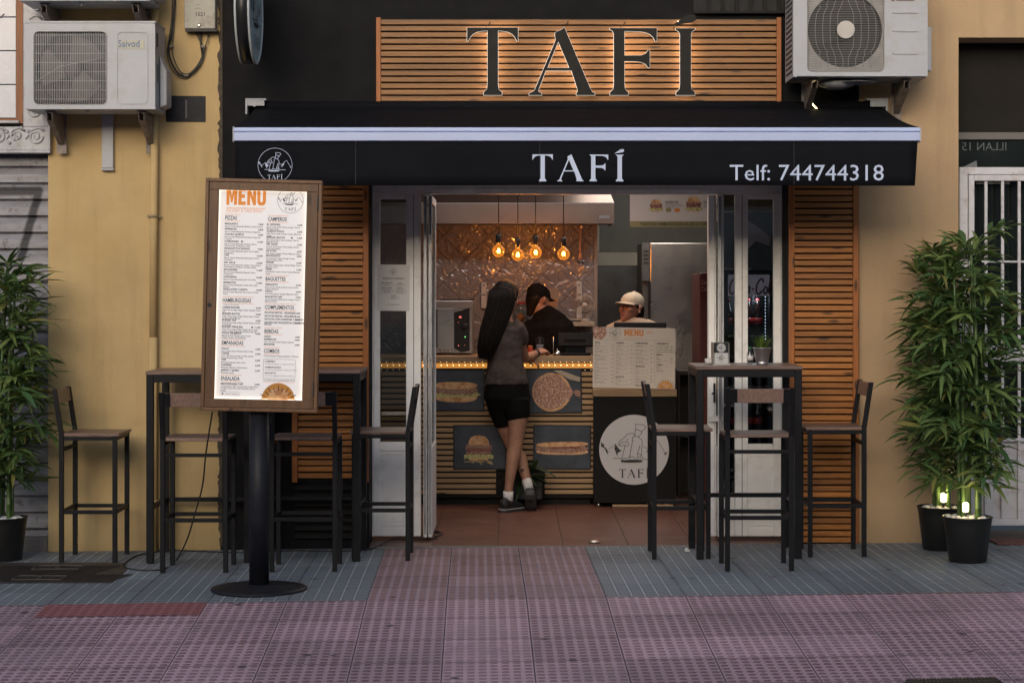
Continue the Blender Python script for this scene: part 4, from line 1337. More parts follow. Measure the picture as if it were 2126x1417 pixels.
mb = MB(); mb.M = frontal(ax(416, -.08), -.0815, az(33.5, -.08)); mb.text('1521', .031, 0, 0, 0, 'CENTER', 1.05, .012)
mb.build('lettering', M['ink'], t)
mb = MB(); mb.M = frontal(ax(411, -.08), -.0812, az(19, -.08)); mb.ribbon([(-.02, .0), (.0, .006), (.016, .0)], .002, 0); mb.ribbon([(-.015, .022), (.01, .026)], .002, 0)
mb.build('mark', plain('rust mark', (.16, .08, .05), .7), t)
mb = MB(); mb.lathe([(.011, 0), (.011, .004), (.005, .006)], (ax(413, -.08), -.0805, az(53, -.08)), 14, 'Y'); mb.build('lock', M['steel'], t)
mb = MB(); mb.box(ax(384, -.08), ax(450, -.08), -.075, -.0005, az(65, -.08), az(60.6, -.08)); mb.build('gland_plate', M['dark_grey'], t)
t = thing('cable_loop', 'looped black cables hanging from the meter box on the ochre wall', 'cables', (ax(385, -.02), 0, az(165, 0)))
for (pts, r) in (
    ([(418, 64), (416, 80), (418, 100), (420, 118), (412, 138), (398, 152), (386, 158), (372, 154), (360, 138), (352, 118), (350, 98), (356, 70), (360, 40), (363, 5), (363, -60)], .006),
    ([(405, 64), (410, 76), (418, 92), (424, 110), (418, 130), (402, 149), (388, 161), (370, 158), (355, 140), (347, 112), (351, 80), (357, 30), (359, -60)], .0035),
    ([(436, 64), (430, 84), (424, 104), (416, 126), (400, 148), (386, 154), (374, 148), (364, 130), (357, 105), (360, 66), (363, 20), (364, -60)], .0035),
    ([(430, 64), (431, 82), (426, 96), (421, 114), (408, 138), (390, 156)], .003)):
    P = [at(a, b, -.018 - .004 * (i % 3)) for i, (a, b) in enumerate(pts)]
    Q = []
    for i in range(len(P) - 1):
        for j in range(4):
            u = j / 4; p0 = P[max(i-1,0)]; p1 = P[i]; p2 = P[i+1]; p3 = P[min(i+2,len(P)-1)]
            Q.append(.5 * ((2*p1) + (p2 - p0)*u + (2*p0 - 5*p1 + 4*p2 - p3)*u*u + (3*p1 - 3*p2 + p3 - p0)*u**3))
    Q.append(P[-1])
    mb = MB(); mb.tube(Q, r, 7); mb.build('cable', M['cable_grey'] if r < .005 else M['cable'], t)
mb = MB()
for a, b in ((388, 157), (422, 97), (356, 97)):
    p = at(a, b, -.02); mb.box(p.x - .012, p.x + .012, -.032, -.0005, p.z - .006, p.z + .006)
mb.build('cable_tie', M['rust'], t)
t = thing('number_plate', 'black house number plate reading 1 on the ochre wall', 'number plate', (ax(386, 0), 0, az(253, 0)))
mb = MB(); mb.M = frontal(0, -.0005, 0); mb.poly([(ax(345, 0), az(253, 0)), (ax(427, 0), az(253, 0)), (ax(427, 0), az(200, 0)), (ax(353, 0), az(199, 0)), (ax(345, 0), az(228, 0))], .006)
mb.build('plate', plain('black enamel plate', (.016, .016, .022), .5, 0, .3, 20, spec=.2), t)
mb = MB(); mb.M = frontal(ax(387, 0), -.0075, az(246, 0)); mb.text('1', .165, 0, 0, 0, 'CENTER', .8, -.006)
mb.build('lettering', plain('faint grey digit', (.07, .07, .075), .5), t)

# projecting round sign
t = thing('round_sign', 'round black drum sign with pale emblem face projecting from the black wall', 'sign', (ax(532, -.45), -.42, az(20, -.42)))
R_ = .31; cy_ = -.42; cz_ = az(132, cy_) + R_
xf_ = ax(532.5, cy_); xb_ = xf_ - .088
mb = MB(); mb.lathe([(R_, xb_ - xf_ + .012), (R_, -.012)], (xf_, cy_, cz_), 64, 'X'); mb.build('drum', M['black_plastic'], t)
for xx in (xb_, xf_ - .012):
    mb = MB(); mb.lathe([(R_ - .012, .0), (R_ + .003, .0), (R_ + .003, .012), (R_ - .012, .012), (R_ - .012, 0)], (xx, cy_, cz_), 64, 'X', cap=False); mb.build('rim', plain('pale rim', (.45, .48, .5), .4), t)
mb = MB(); mb.lathe([(R_ - .012, .0), (.001, .0)], (xf_ - .004, cy_, cz_), 64, 'X', cap=False); mb.build('face', plain('pale blue acrylic face', (.42, .52, .55), .35, 0, .03), t)
mb = MB(); mb.M = Matrix.Translation((xf_ - .0025, cy_, cz_)) @ Matrix.Rotation(R(90), 4, 'Z') @ Matrix.Rotation(R(90), 4, 'X')
logo(mb, 0, 0, R_ * .9, .012, False)
mb.build('emblem', M['ink'], t)
mb = MB(); mb.tube([(xf_ - .05, cy_ + R_, cz_ + .1), (xf_ - .05, -.004, cz_ + .1)], .014, 10); mb.box(xf_ - .08, xf_ - .02, -.012, -.0045, cz_ + .04, cz_ + .16); mb.build('arm', M['black_metal'], t)

# ---------------------------------------------------------------- illuminated menu case on its post
YM = -1.72
zg_ = gz(ax(537, -1.64))
ms = thing('menu_stand', 'lit wooden menu case on a thick black post with round base', 'menu stand', (ax(538, -1.64), -1.64, zg_))
cx0, cy0 = ax(538, -1.64), -1.64
mb = MB(); mb.lathe([(.248, 0), (.250, .006), (.246, .013), (.20, .018), (.07, .026), (.058, .030)], (cx0, cy0, zg_ + .001), 56); mb.build('base_plate', M['post_metal'], ms)
mb = MB(); mb.lathe([(.0515, .028), (.0515, .98)], (cx0, cy0, zg_), 32); mb.build('post', M['post_metal'], ms)
mb = MB(); mb.box(cx0 - .06, cx0 + .06, YM + .085, YM + .10, .85, 1.25); mb.build('mount_plate', M['post_metal'], ms)
s = S(YM)
CM = frontal(ax(543, YM), YM, az(613, YM), 1, R(1.5), R(-1.35))
def cpx(x, y): return (x / s, y / s)
HW, HH = 120.5 / s, 241 / s
iw0, iw1, ih0, ih1 = -93 / s, 89 / s, -216 / s, 217 / s
mb = MB(); mb.M = CM
def frame_bars(mb, x0, x1, y0, y1, w, z0, z1):
    mb.box(x0, x1, y1 - w, y1, z0, z1); mb.box(x0, x1, y0, y0 + w, z0, z1)
    mb.box(x0, x0 + w, y0 + w + .0004, y1 - w - .0004, z0, z1); mb.box(x1 - w, x1, y0 + w + .0004, y1 - w - .0004, z0, z1)
frame_bars(mb, -HW, HW, -HH, HH, .018, -.075, .012)
mb.box(-HW + .018, HW - .018, -HH + .018, HH - .018, -.074, -.068)
mb.build('case', M['case_wood'], ms, bevel=.003)
mb = MB(); mb.M = CM
e = .0195
mb.box(-HW + e, HW - e, ih1, HH - e, -.02, .008); mb.box(-HW + e, HW - e, -HH + e, ih0, -.02, .008)
mb.box(-HW + e, iw0, ih0 + .0004, ih1 - .0004, -.02, .0078); mb.box(iw1, HW - e, ih0 + .0004, ih1 - .0004, -.02, .0078)
dr = mb.build('door', M['case_wood'], ms, bevel=.002)
mb = MB(); mb.M = CM
mb.lathe([(.011, -.001), (.011, .003)], (-107 / s, -22 / s, .008), 12); 
mb.box(HW - .0235, HW - .016, HH - .16, HH - .08, .0085, .013); mb.box(HW - .0235, HW - .016, -HH + .08, -HH + .16, .0085, .013)
mb.build('hinge', M['dark_grey'], dr)
mb = MB(); mb.M = CM; mb.box(iw0 - .004, iw1 + .004, ih0 - .004, ih1 + .004, -.036, -.034); msh = mb.build('menu_sheet', M['menu_sheet'], ms)
mb = MB(); mb.M = CM
mb.box(iw0 - .003, iw0 - .0002, ih0, ih1, -.033, -.023); mb.box(iw1 + .0002, iw1 + .003, ih0, ih1, -.033, -.023); mb.box(iw0, iw1, ih0 - .003, ih0 - .0002, -.033, -.023); mb.box(iw0, iw1, ih1 + .0002, ih1 + .003, -.033, -.023)
mb.build('led_edge', M['case_led'], ms)
mb = MB(); mb.M = CM; mb.box(iw0 - .002, iw1 + .002, ih0 - .002, ih1 + .002, -.0185, -.0165); mb.build('glass_pane', glass('case glass', (.97, .97, .97), .01), ms)

PIZ = [('MARGARITA', 'Base de Tomate, Mozzarella, Albahaca y Aceite de Oliva.', '7,90€', 1), ('PEPPERONI', 'Base de Tomate, Mozzarella, Parmesano y Pepperoni.', '8,90€', 1), ('CUATRO QUESOS', 'Base de Tomate, Mozzarella, Parmesano, Gorgonzola|y Cheddar.', '9,90€', 2),
       ('CARBONARA ●', 'Base de Tomate, Mozzarella, Parmesano, Bacon,|Cebolla Dorada, Champiñones y Nata.', '11,90€', 2), ('PROSCIUTTO E FUNGHI', 'Base de Tomate, Mozzarella, Jamón York, Oregano,|Champiñones.', '9,90€', 2), ('TAFÍ', 'Base de Tomate, Mozzarella, Rúcula, Jamón Serrano|y Parmesano.', '10,20€', 2),
       ('DEL VALLE', 'Base de Tomate, Mozzarella, Cheddar, Tomate Cherry|Caramelizado con Albahaca y Aceitunas Negras.', '10,90€', 2), ('BOLOGNESA', 'Base de Tomate, Mozzarella, Bolognesa, Nata y|Champiñones.', '11,00€', 2), ('HAWAIANA', 'Base de Tomate, Mozzarella, Jamón York y Piña.', '10,00€', 1),
       ('BARBACOA', 'Base de Tomate, Mozzarella, Cebolla, Pollo y Salsa|Barbacoa.', '11,90€', 2), ('PIZZA ATÚN Y HUEVO', 'Base de Tomate, Mozzarella, Atún, Huevo y Tomate|Fresco.', '10,60€', 2)]
HAM = [('CHEESE BURGER', 'Doble Ternera Angus (160g), Cheddar, Pepinillos y Salsa|Tafí.', '8,90€', 2), ('BURGER BACON', 'Doble Ternera Angus (160g), Cheddar, Bacon, Tomate,|Lechuga y Cebolla Morada.', '9,20€', 2), ('BURGER TAFÍ', 'Doble Ternera Angus (160g), Cheddar, Rúcula y Cebolla|Caramelizada.', '9,20€', 2), ('BURGER TRIPLE BIG ●', 'Triple Ternera Angus (240g), Cheddar, Bacon, Huevo,|Tomate, Lechuga, Cebolla Caramelizada y Salsa Tafí.', '11,20€', 2), ('POLLO CRUJIENTE', 'Milanesa de Pollo, Cheddar, Jamón Cocido,|Lechuga, Tomate y Cebolla Morada.', '7,20€', 2)]
EMP = [('POLLO', 'Pollo, Cebolla, Huevo, Pimientos Rojo y Verde.', '2,50€', 1), ('CARNE', 'Carne 100% Vacuna cortada a cuchillo, Cebolla,|Huevo, Pimientos Rojo y Verde.', '2,50€', 2), ('TAFÍ', 'Mozzarella, Roquefort, Apio y Nuez.', '2,50€', 1), ('CAPRESSE', 'Mozzarella, Albahaca y Tomate Cherry.', '2,50€', 1), ('JAMÓN Y QUESO', 'Mozzarella y Jamón.', '2,50€', 1)]
ENS = [('MEDITERRANEA TAFÍ', 'Lechuga Mezclum, Maíz, Tomate Cherry, Queso Fresco|en Dados, Huevo Duro, Pollo, Picatostes y Olio de|Semillas.', '9,90€', 3)]
CAM = [('EL ORIGINAL', 'Jamón Cocido, Queso Gouda, Lechuga, Tomate y|Mayonesa Casera.', '4,50€', 2), ('CLÁSICO POLLO', 'Pollo, Queso Gouda, Lechuga, Tomate y Mayonesa|Casera.', '6,00€', 2), ('ESPECIAL BACON ●', 'Pollo, Queso, Bacon, Huevo, Lechuga, Tomate y|Mayonesa Casera.', '7,20€', 2), ('DEL VALLE', 'Lomo de Cerdo, Jamón York, Lechuga, Tomate y|Crema de Roquefort.', '6,20€', 2), ('DE ATÚN', 'Atún, Huevo, Lechuga, Tomate y Mayonesa Casera.', '6,90€', 1), ('MONTADITO', 'Lomo de Cerdo, Queso, Lechuga, Tomate,|Cebolla Dorada, y Alioli.', '6,50€', 2), ('VEGGIE', 'Berenjena Grillada, Queso, Cebolla Grillada, Huevo y|Mayonesa Casera.', '6,20€', 2), ('FRESH', 'Pollo Mechado, Queso, Rúcula, Tomate, Mayonesa|Casera.', '7,40€', 2)]
BAG = [('SERRANITO', 'Jamón Serrano, Aceite de Oliva, Lomo de Cerdo,|Tomate y Pimiento.', '6,50€', 2), ('POLLO', 'Pollo, Huevo, Bacon, Lechuga y Mayonesa Casera.', '6,90€', 1), ('BAGUETTE TAFÍ', 'Ternera Empanada 100% Vacuna, Lechuga, Tomate y|Mayonesa Casera.', '7,90€', 2)]
COMPL = [('PATATAS FRITAS - GRANDES', '', '5,50€', 0), ('PATATAS FRITAS - PEQUEÑAS', '', '3,50€', 0), ('PATATAS CON CHEDDAR Y BACON', '', '6,00€', 0), ('RACIÓN DE CROQUETAS CON PATATAS', '', '9,00€', 0)]
BEB = [('AGUA', '', '1,50€', 0), ('REFRESCOS', 'Coca Cola, Fanta, Sprite, Nestea y Aquarius.', '2,00€', 1), ('MONSTER', '', '3,00€', 0)]

def hatch(mb, x, y, w_, h_, sp):
    n = int(w_ / sp)
    for i in range(n):
        a = x + i * sp
        mb.add([(a, y, 0), (a + sp * .42, y, 0), (a + sp * .9, y + h_, 0), (a + sp * .48, y + h_, 0)], [(0, 1, 2, 3)])
def heading(big, dark, org, txt, x, y, k):
    """k = metres per photo pixel of the sheet"""
    w_ = len(txt) * 5.4 * k
    big.text(txt, 11.5 * k, x * k, (y - 4) * k, 0, 'LEFT', .68, .018)
    hatch(org, x * k, (y + 6.2) * k, w_, 1.8 * k, 1.8 * k)
    hatch(org, x * k, (y - 7.6) * k, w_, 1.8 * k, 1.8 * k)
def items(dark, soft, its, x, ys, xp, k):
    for (nm, ds, pr, n), y in zip(its, ys):
        dark.text(nm.replace('●', ''), 5.3 * k, x * k, (y - 1.7) * k, 0, 'LEFT', .92, .032)
        if '●' in nm: dark.ellipse((x + len(nm) * 3.3) * k, y * k, 1.9 * k, 1.9 * k, 0, 10)
        dark.text(pr, 4.6 * k, xp * k, (y - 1.8) * k, 0, 'RIGHT', .95, .03)
        for i, l in enumerate(ds.split('|')):
            if l: soft.text(l, 4.2 * k, x * k, (y - 6.6 - 4.2 * i) * k, 0, 'LEFT', .82, .016)
k = 1 / s
# coordinates: photo pixels relative to the case centre (543,613), y up
big, dark, soft, org, cut = MB(), MB(), MB(), MB(), MB()
for b in (big, dark, soft, org): b.M = CM @ Matrix.Translation((0, 0, -.0332))
def Yp(y): return 613 - y
menu_word(org, -79 * k, Yp(426) * k, 36 * k, 82 * k)
hatch(org, -78 * k, Yp(434) * k, 82 * k, 3 * k, 3.0 * k)
org.text('DELIVERY & TAKE AWAY', 9.2 * k, -79 * k, Yp(441) * k, 0, 'LEFT', .74, -.005)
heading(big, dark, org, 'PIZZAS', -81, Yp(453), k)
items(dark, soft, PIZ, -81, [Yp(y) for y in (465.5, 476.5, 487.5, 502, 517, 531, 546, 561, 576, 587.5, 602)], -1, k)
heading(big, dark, org, 'HAMBURGUESAS', -82, Yp(624.5), k)
soft.text('*Todas en Pan Brioche', 4 * k, -81 * k, Yp(635) * k, 0, 'LEFT', .9)
items(dark, soft, HAM, -82, [Yp(y) for y in (639.5, 652.5, 666, 680, 693)], -2, k)
heading(big, dark, org, 'EMPANADAS', -82, Yp(713), k)
items(dark, soft, EMP, -82, [Yp(y) for y in (725, 735, 748.5, 759, 770)], -1, k)
heading(big, dark, org, 'ENSALADA', -82, Yp(787), k)
items(dark, soft, ENS, -82, [Yp(798.5)], -1, k)
X2 = 6
heading(big, dark, org, 'CAMPEROS', X2 + 2, Yp(453.5), k)
items(dark, soft, CAM, X2, [Yp(y) for y in (465, 479, 492, 506, 520, 530, 544, 558)], 80, k)
heading(big, dark, org, 'BAGUETTES', X2, Yp(578), k)
items(dark, soft, BAG, X2, [Yp(y) for y in (590, 604, 615.5)], 80, k)
heading(big, dark, org, 'COMPLEMENTOS', X2, Yp(637), k)
items(dark, soft, COMPL, X2, [Yp(y) for y in (648.5, 655.5, 662, 669)], 80, k)
dark.text('FRITAS', 4.9 * k, X2 * k, (Yp(673) - 1.6) * k, 0, 'LEFT', .98, .022)
heading(big, dark, org, 'BEBIDAS', X2, Yp(687), k)
items(dark, soft, BEB, X2, [Yp(y) for y in (698, 704, 714.5)], 80, k)
heading(big, dark, org, 'COMBOS', X2, Yp(728), k)
soft.text('*Todos incluyen: Patatas pequeñas + Refresco', 4.4 * k, X2 * k, (Yp(739) - 1) * k, 0, 'LEFT', .88, .012)
bx = [(p[0], p[1]) for p in rrect(X2 * k, 72 * k, Yp(785) * k, Yp(745) * k, 2.5 * k, 3)]
soft.ribbon(bx, .5 * k, .0001, True)
for (a, y) in (('CAMPERO', 750), ('HAMBURGUESA', 762), ('BAGUETTE', 774)):
    dark.text(a, 4.8 * k, (X2 + 3) * k, (Yp(y) - 1.6) * k, 0, 'LEFT', .98, .022)
    soft.text('Convierte tu %s en combo por 4€ más' % a.lower(), 3.8 * k, (X2 + 3) * k, (Yp(y + 5) - 1.4) * k, 0, 'LEFT', .86)
dark.text('TUS FAVORITOS PARA CUALQUIER MOMENTO DEL DIA', 4.0 * k, X2 * k, (Yp(789) - 1.4) * k, 0, 'LEFT', .66, .012)
hatch(org, X2 * k, Yp(794) * k, 65 * k, 1.6 * k, 1.7 * k)
pl = rrect(-83 * k, -42 * k, Yp(823) * k, Yp(815) * k, 3.6 * k, 5)
soft.ribbon(pl, .45 * k, .0001, True); soft.text('Producto destacado', 4.0 * k, -73 * k, Yp(820.4) * k, 0, 'LEFT', .85, .01); dark.ellipse(-77.5 * k, Yp(819) * k, 1.9 * k, 1.9 * k)
logo(dark, 54 * k, Yp(414) * k, 27 * k, .014)
for i in range(11):
    a = R(14 + 15.2 * i); r0, r1 = (29, 42) if i % 2 else (27, 38)
    cx, cy = 38 * k, Yp(837) * k
    dark.ribbon([(cx + r0 * k * math.cos(a), cy + r0 * k * math.sin(a) * .9), (cx + r1 * k * math.cos(a), cy + r1 * k * math.sin(a) * .9)], 1.5 * k, .0014)
def clip_y(mb, y0, y1, M_):
    """drop what the case frame would cut off"""
    inv = M_.inverted()
    fs = []; sm = []
    for f_, s_ in zip(mb.f, mb.s):
        ys = [(inv @ Vector(mb.v[i])).y for i in f_]
        if min(ys) > y1 or max(ys) < y0: continue
        fs.append(f_); sm.append(s_)
    mb.f = fs; mb.s = sm
for b in (dark, org): clip_y(b, ih0, ih1, b.M)
big.build('heading_lettering', M['ink'], msh); dark.build('item_lettering', M['ink'], msh)
soft.build('small_lettering', M['ink_soft'], msh); org.build('orange_lettering', emis('lit orange print', (.9, .32, .03), .32, (.55, .19, .03)), msh)
def burger_pic(parent, Mx, r, bg=None, cut=None, emit=0):
    """flat printed burger, r = half width"""
    def mk(nm, mat, fn, z):
        mb = MB(); mb.M = Mx @ Matrix.Translation((0, 0, z)); fn(mb)
        return mb.build(nm, mat, parent)
    if bg: mk('printed_disc', bg, lambda m: m.poly([p for p in arc(0, 0, r * 1.32, 2, 178, 30)] if cut else arc(0, 0, r * 1.3, 0, 355, 40)), .0003)
    b0 = -.02 * r if cut else -.9 * r
    mk('printed_bun', M['bun'], lambda m: m.poly([(-.8*r, .25*r), (-.78*r, .55*r), (-.6*r, .85*r), (-.3*r, 1.0*r), (.1*r, 1.02*r), (.5*r, .92*r), (.78*r, .6*r), (.8*r, .25*r)] if not cut else
        [(-.8*r, b0), (-.78*r, .45*r), (-.6*r, .75*r), (-.3*r, .88*r), (.1*r, .88*r), (.5*r, .78*r), (.78*r, .5*r), (.8*r, b0)]), .0010)
    if not cut:
        zz = [(.26, M['filling'], 1.0), (.02, M['sausage'], .92), (-.25, M['filling'], .95), (-.48, M['salad'], 1.12)]
        rr = random.Random(2)
        for i, (y, mt, w_) in enumerate(zz):
            top = [(w_*r*(-1 + 2*j/10), (y + rr.uniform(-.04, .06))*r) for j in range(11)]
            bot = [(w_*r*(1 - 2*j/10), (y - .25 + rr.uniform(-.10, .02))*r) for j in range(11)]
            mk('printed_layer', mt, lambda m, q_=top + bot: m.poly(q_), .0012 + .0002 * i)
        mk('printed_base', M['bun'], lambda m: m.poly([(-.8*r, -.68*r), (.8*r, -.68*r), (.72*r, -.92*r), (-.72*r, -.92*r)]), .0009)
orange_disc = plain('printed orange', (.60, .27, .05), .6, 0, .05)
burger_pic(msh, CM @ Matrix.Translation((38 * k, ih0, -.0330)), 26 * k, orange_disc, True)

# ---------------------------------------------------------------- tables and stools
def make_table(label, group):
    t = thing('bar_table', label, 'table', (0, 0, 0), group)
    W, D, H = .60, .535, 1.10
    f = MB(); f.box(-W/2 - .004, W/2 + .004, -D/2 - .004, D/2 + .004, H - .019, H); f.build('table_top', M['board'], t, bevel=.002)
    for sx in (-1, 1):
        for sy in (-1, 1):
            f = MB(); x = sx * (W/2 - .02); y = sy * (D/2 - .02)
            f.box(x - .02, x + .02, y - .02, y + .02, 0, H - .0195); f.build('leg', M['black_metal'], t, bevel=.002)
    a = W/2 - .0405; b = D/2 - .0405
    bars = [('apron', -a, a, sy*(D/2 - .02) - .0185, sy*(D/2 - .02) + .0185, H - .064, H - .0197) for sy in (-1, 1)]
    bars += [('apron', sx*(W/2 - .02) - .0185, sx*(W/2 - .02) + .0185, -b, b, H - .064, H - .0197) for sx in (-1, 1)]
    bars += [('footrest', -a, a, D/2 - .035, D/2 - .006, .30, .325)] + [('footrest', sx*(W/2 - .02) - .014, sx*(W/2 - .02) + .014, -b, b, .30, .325) for sx in (-1, 1)]
    for q7 in bars:
        f = MB(); f.box(*q7[1:]); f.build(q7[0], M['black_metal'], t, bevel=.002)
    return t
def make_stool(label, group):
    """faces +x; footprint .335 x .375"""
    t = thing('bar_stool', label, 'bar stool', (0, 0, 0), group)
    L, W = .335, .375; r = .013
    H = .745
    f = MB(); f.box(-L/2 + .027, L/2 + .012, -W/2 + .006, W/2 - .006, H - .017, H); f.box(-L/2 + .004, -L/2 + .0265, -W/2 + .03, W/2 - .03, H - .0165, H - .0005)
    f.build('seat', M['board'], t, bevel=.002)
    for sy in (-1, 1):
        y = sy * (W/2 - r)
        f = MB(); f.beam((L/2 - r, y, 0), (L/2 - r, y, H - .018), .026, .026, (0, 1, 0)); f.build('leg', M['black_metal'], t, bevel=.002)
        f = MB()
        # rear leg runs up and leans back above the seat
        pts = [(-L/2 + r, 0), (-L/2 + r, H - .01), (-L/2 + r - .04, 1.0)]
        for (xa_, za), (xb_, zb_) in zip(pts[:-1], pts[1:]):
            vs = [(xa_ - r, y - r, za), (xa_ + r, y - r, za), (xa_ + r, y + r, za), (xa_ - r, y + r, za), (xb_ - r, y - r, zb_), (xb_ + r, y - r, zb_), (xb_ + r, y + r, zb_), (xb_ - r, y + r, zb_)]
            f.add(vs, [(0,3,2,1), (4,5,6,7), (0,1,5,4), (1,2,6,5), (2,3,7,6), (3,0,4,7)])
        f.build('leg', M['black_metal'], t, bevel=.0018)
    a = W/2 - 2*r - .0005; b = L/2 - 2*r - .0005
    for z, hh, nm in ((H - .030, .022, 'seat_rail'), (.29, .022, 'footrest')):
        bars = [(L/2 - 2*r + .003, L/2 - .003, -a, a)] + ([(-L/2 + .003, -L/2 + 2*r - .003, -a, a)] if z < .5 else [])
        bars += [(-b, b, sy*(W/2 - r) - .010, sy*(W/2 - r) + .010) for sy in (-1, 1)]
        for q4 in bars:
            f = MB(); f.box(q4[0], q4[1], q4[2], q4[3], z - hh/2, z + hh/2); f.build(nm, M['black_metal'], t, bevel=.0015)
    f = MB(); f.box(-L/2 + .003, -L/2 + 2*r - .003, -a, a, H - .105, H - .085); f.build('back_rail', M['black_metal'], t, bevel=.0015)
    f = MB()
    bz0, bz1 = .918, .995
    sl = -.04 / (1.0 - H + .01)
    xz = lambda z: -L/2 + r + sl * (z - H + .01)
    vs = []
    for z in (bz0, bz1):
        for y in (-a, a):
            vs += [(xz(z) - .006, y, z), (xz(z) + .008, y, z)]
    f.add(vs, [(0,1,3,2), (4,6,7,5), (0,4,5,1), (2,3,7,6), (1,5,7,3), (0,2,6,4)])
    f.build('backrest', M['board'], t, bevel=.0015)
    for sy in (-1, 1):
        f = MB()
        y0_, y1_ = sy * a, sy * (a - .036)
        vs = []
        for z in (bz0 + .001, bz1 - .001):
            for y in (y0_, y1_): vs += [(xz(z) - .0085, y, z), (xz(z) - .0063, y, z)]
        f.add(vs, [(0,1,3,2), (4,6,7,5), (0,4,5,1), (2,3,7,6), (1,5,7,3), (0,2,6,4)])
        f.build('bracket', M['black_metal'], t)
    return t
GT, GS = 'bar tables in front of the shop', 'bar stools around the bar tables'
tp = make_table('bar table left of the door, farther left one, standing against the ochre wall', GT)
def place(o, x, y, rz=0):
    o.location = (x, y, gz(x) + .001); o.rotation_euler = (0, 0, rz)
yT = -.62 + .2675
place(tp, (ax(303, -.62) + ax(521, -.62)) / 2, yT)
t2_ = copy_tree(tp); t2_['label'] = 'bar table left of the door, nearer the door, partly behind the lit menu case'
place(t2_, (ax(529, -.62) + ax(748, -.62)) / 2, yT)
t3_ = copy_tree(tp); t3_['label'] = 'bar table right of the doorway with the napkin holder and potted grass on it'
place(t3_, (ax(1447, -.69) + ax(1665, -.69)) / 2, -.69 + .2675)
s0 = make_stool('empty bar stool leftmost against the ochre wall, its back to the bamboo plant', GS)
yS = -.53 + .1875
def stool(o, px_near, py_near, rz, label, Yn=None):
    """px_near: pixel of the near left foot corner, py_near of its ground line"""
    h_ = CAMH - gz(ax(px_near, -.6))
    Yn = FPX * h_ / (py_near - 612) - CAMD
    xl_ = ax(px_near, Yn)
    w_, d_ = (.335, .375) if abs(math.cos(rz)) > .5 else (.375, .335)
    place(o, xl_ + w_ / 2, Yn + d_ / 2, rz)
    o['label'] = label
stool(s0, 122, 1168, 0, s0['label'])
stool(copy_tree(s0), 332, 1190, R(90), 'bar stool with its back to the street, standing left of the menu post')
stool(copy_tree(s0), 559, 1188, R(90), 'bar stool with its back to the street, partly behind the menu post and case')
stool(copy_tree(s0), 730, 1165, R(180), 'bar stool in front of the left door leaf, its back to the doorway')
stool(copy_tree(s0), 1354, 1161, 0, 'bar stool standing in front of the round emblem on the black cabinet')
stool(copy_tree(s0), 1506, 1186, R(90), 'bar stool with its back to the street at the right table')
stool(copy_tree(s0), 1678, 1157, R(180), 'rightmost bar stool, in front of the right slat panel and beige wall')

# ---------------------------------------------------------------- things on the right table
zt_ = t3_.location.z + 1.10 + .0008
t = thing('napkin_holder', 'steel napkin holder printed with the round emblem on the right bar table', 'napkin holder', (ax(1497, -.5), -.50, zt_))
hx0, hx1 = ax(1481, -.55), ax(1513, -.55)
mb = MB(); mb.box(hx0, hx1, -.55, -.45, zt_, zt_ + .128); mb.build('casing', M['dark_grey'], t, bevel=.003)
mb = MB(); mb.box(hx0 + .006, hx1 - .004, -.5535, -.5505, zt_ + .006, zt_ + .070); mb.build('front_card', plain('napkin card', (.5, .49, .48), .6, 0, .03), t)
mb = MB(); mb.box(hx0 - .002, hx0 + .001, -.56, -.44, zt_, zt_ + .13); mb.box(hx1 - .001, hx1 + .002, -.56, -.44, zt_, zt_ + .128); mb.box(hx0 - .004, hx1 + .012, -.565, -.55, zt_, zt_ + .004); mb.build('side_plate', M['steel'], t)
mb = MB(); mb.M = frontal(0, -.554, 0); logo(mb, (hx0 + hx1) / 2 + .001, zt_ + .040, .027, .03, False); mb.build('emblem', M['ink'], t)
mb = MB(); mb.M = frontal(0, -.5505, 0); mb.ellipse((hx0 + hx1) / 2 + .001, zt_ + .099, .026, .026, .0006); d_ = mb.build('round_sticker', plain('sticker paper', (.5, .49, .48), .6, 0, .03), t)
mb = MB(); mb.M = frontal(0, -.5515, 0); logo(mb, (hx0 + hx1) / 2 + .001, zt_ + .099, .023, .03, True); mb.build('emblem', M['ink'], d_)
t = thing('cup', 'small white cup lying beside the napkin holder on the right bar table', 'cup', (ax(1470, -.5), -.5, zt_))
mb = MB(); mb.tube([(ax(1463, -.5), -.5, zt_ + .019), (ax(1477, -.5), -.5, zt_ + .019)], [.016, .019], 14); mb.build('body', M['wall_strip'], t)
mb = MB(); mb.tube([(ax(1463, -.5) - .002, -.5, zt_ + .019), (ax(1463, -.5) - .0005, -.5, zt_ + .019)], .012, 14); mb.build('mouth', M['dark_grey'], t)
t = thing('plant_pot', 'zinc pot with bright green artificial grass on the right bar table', 'potted plant', (ax(1582, -.5), -.50, zt_))
pc = Vector((ax(1582, -.5), -.5, zt_))
mb = MB(); mb.lathe([(.032, 0), (.034, .002), (.036, .014), (.0345, .016), (.037, .02), (.052, .095), (.055, .097), (.053, .1), (.048, .09), (.045, .082), (.001, .08)], tuple(pc), 32); mb.build('pot', M['zinc'], t)
mb = MB(); rr = random.Random(11)
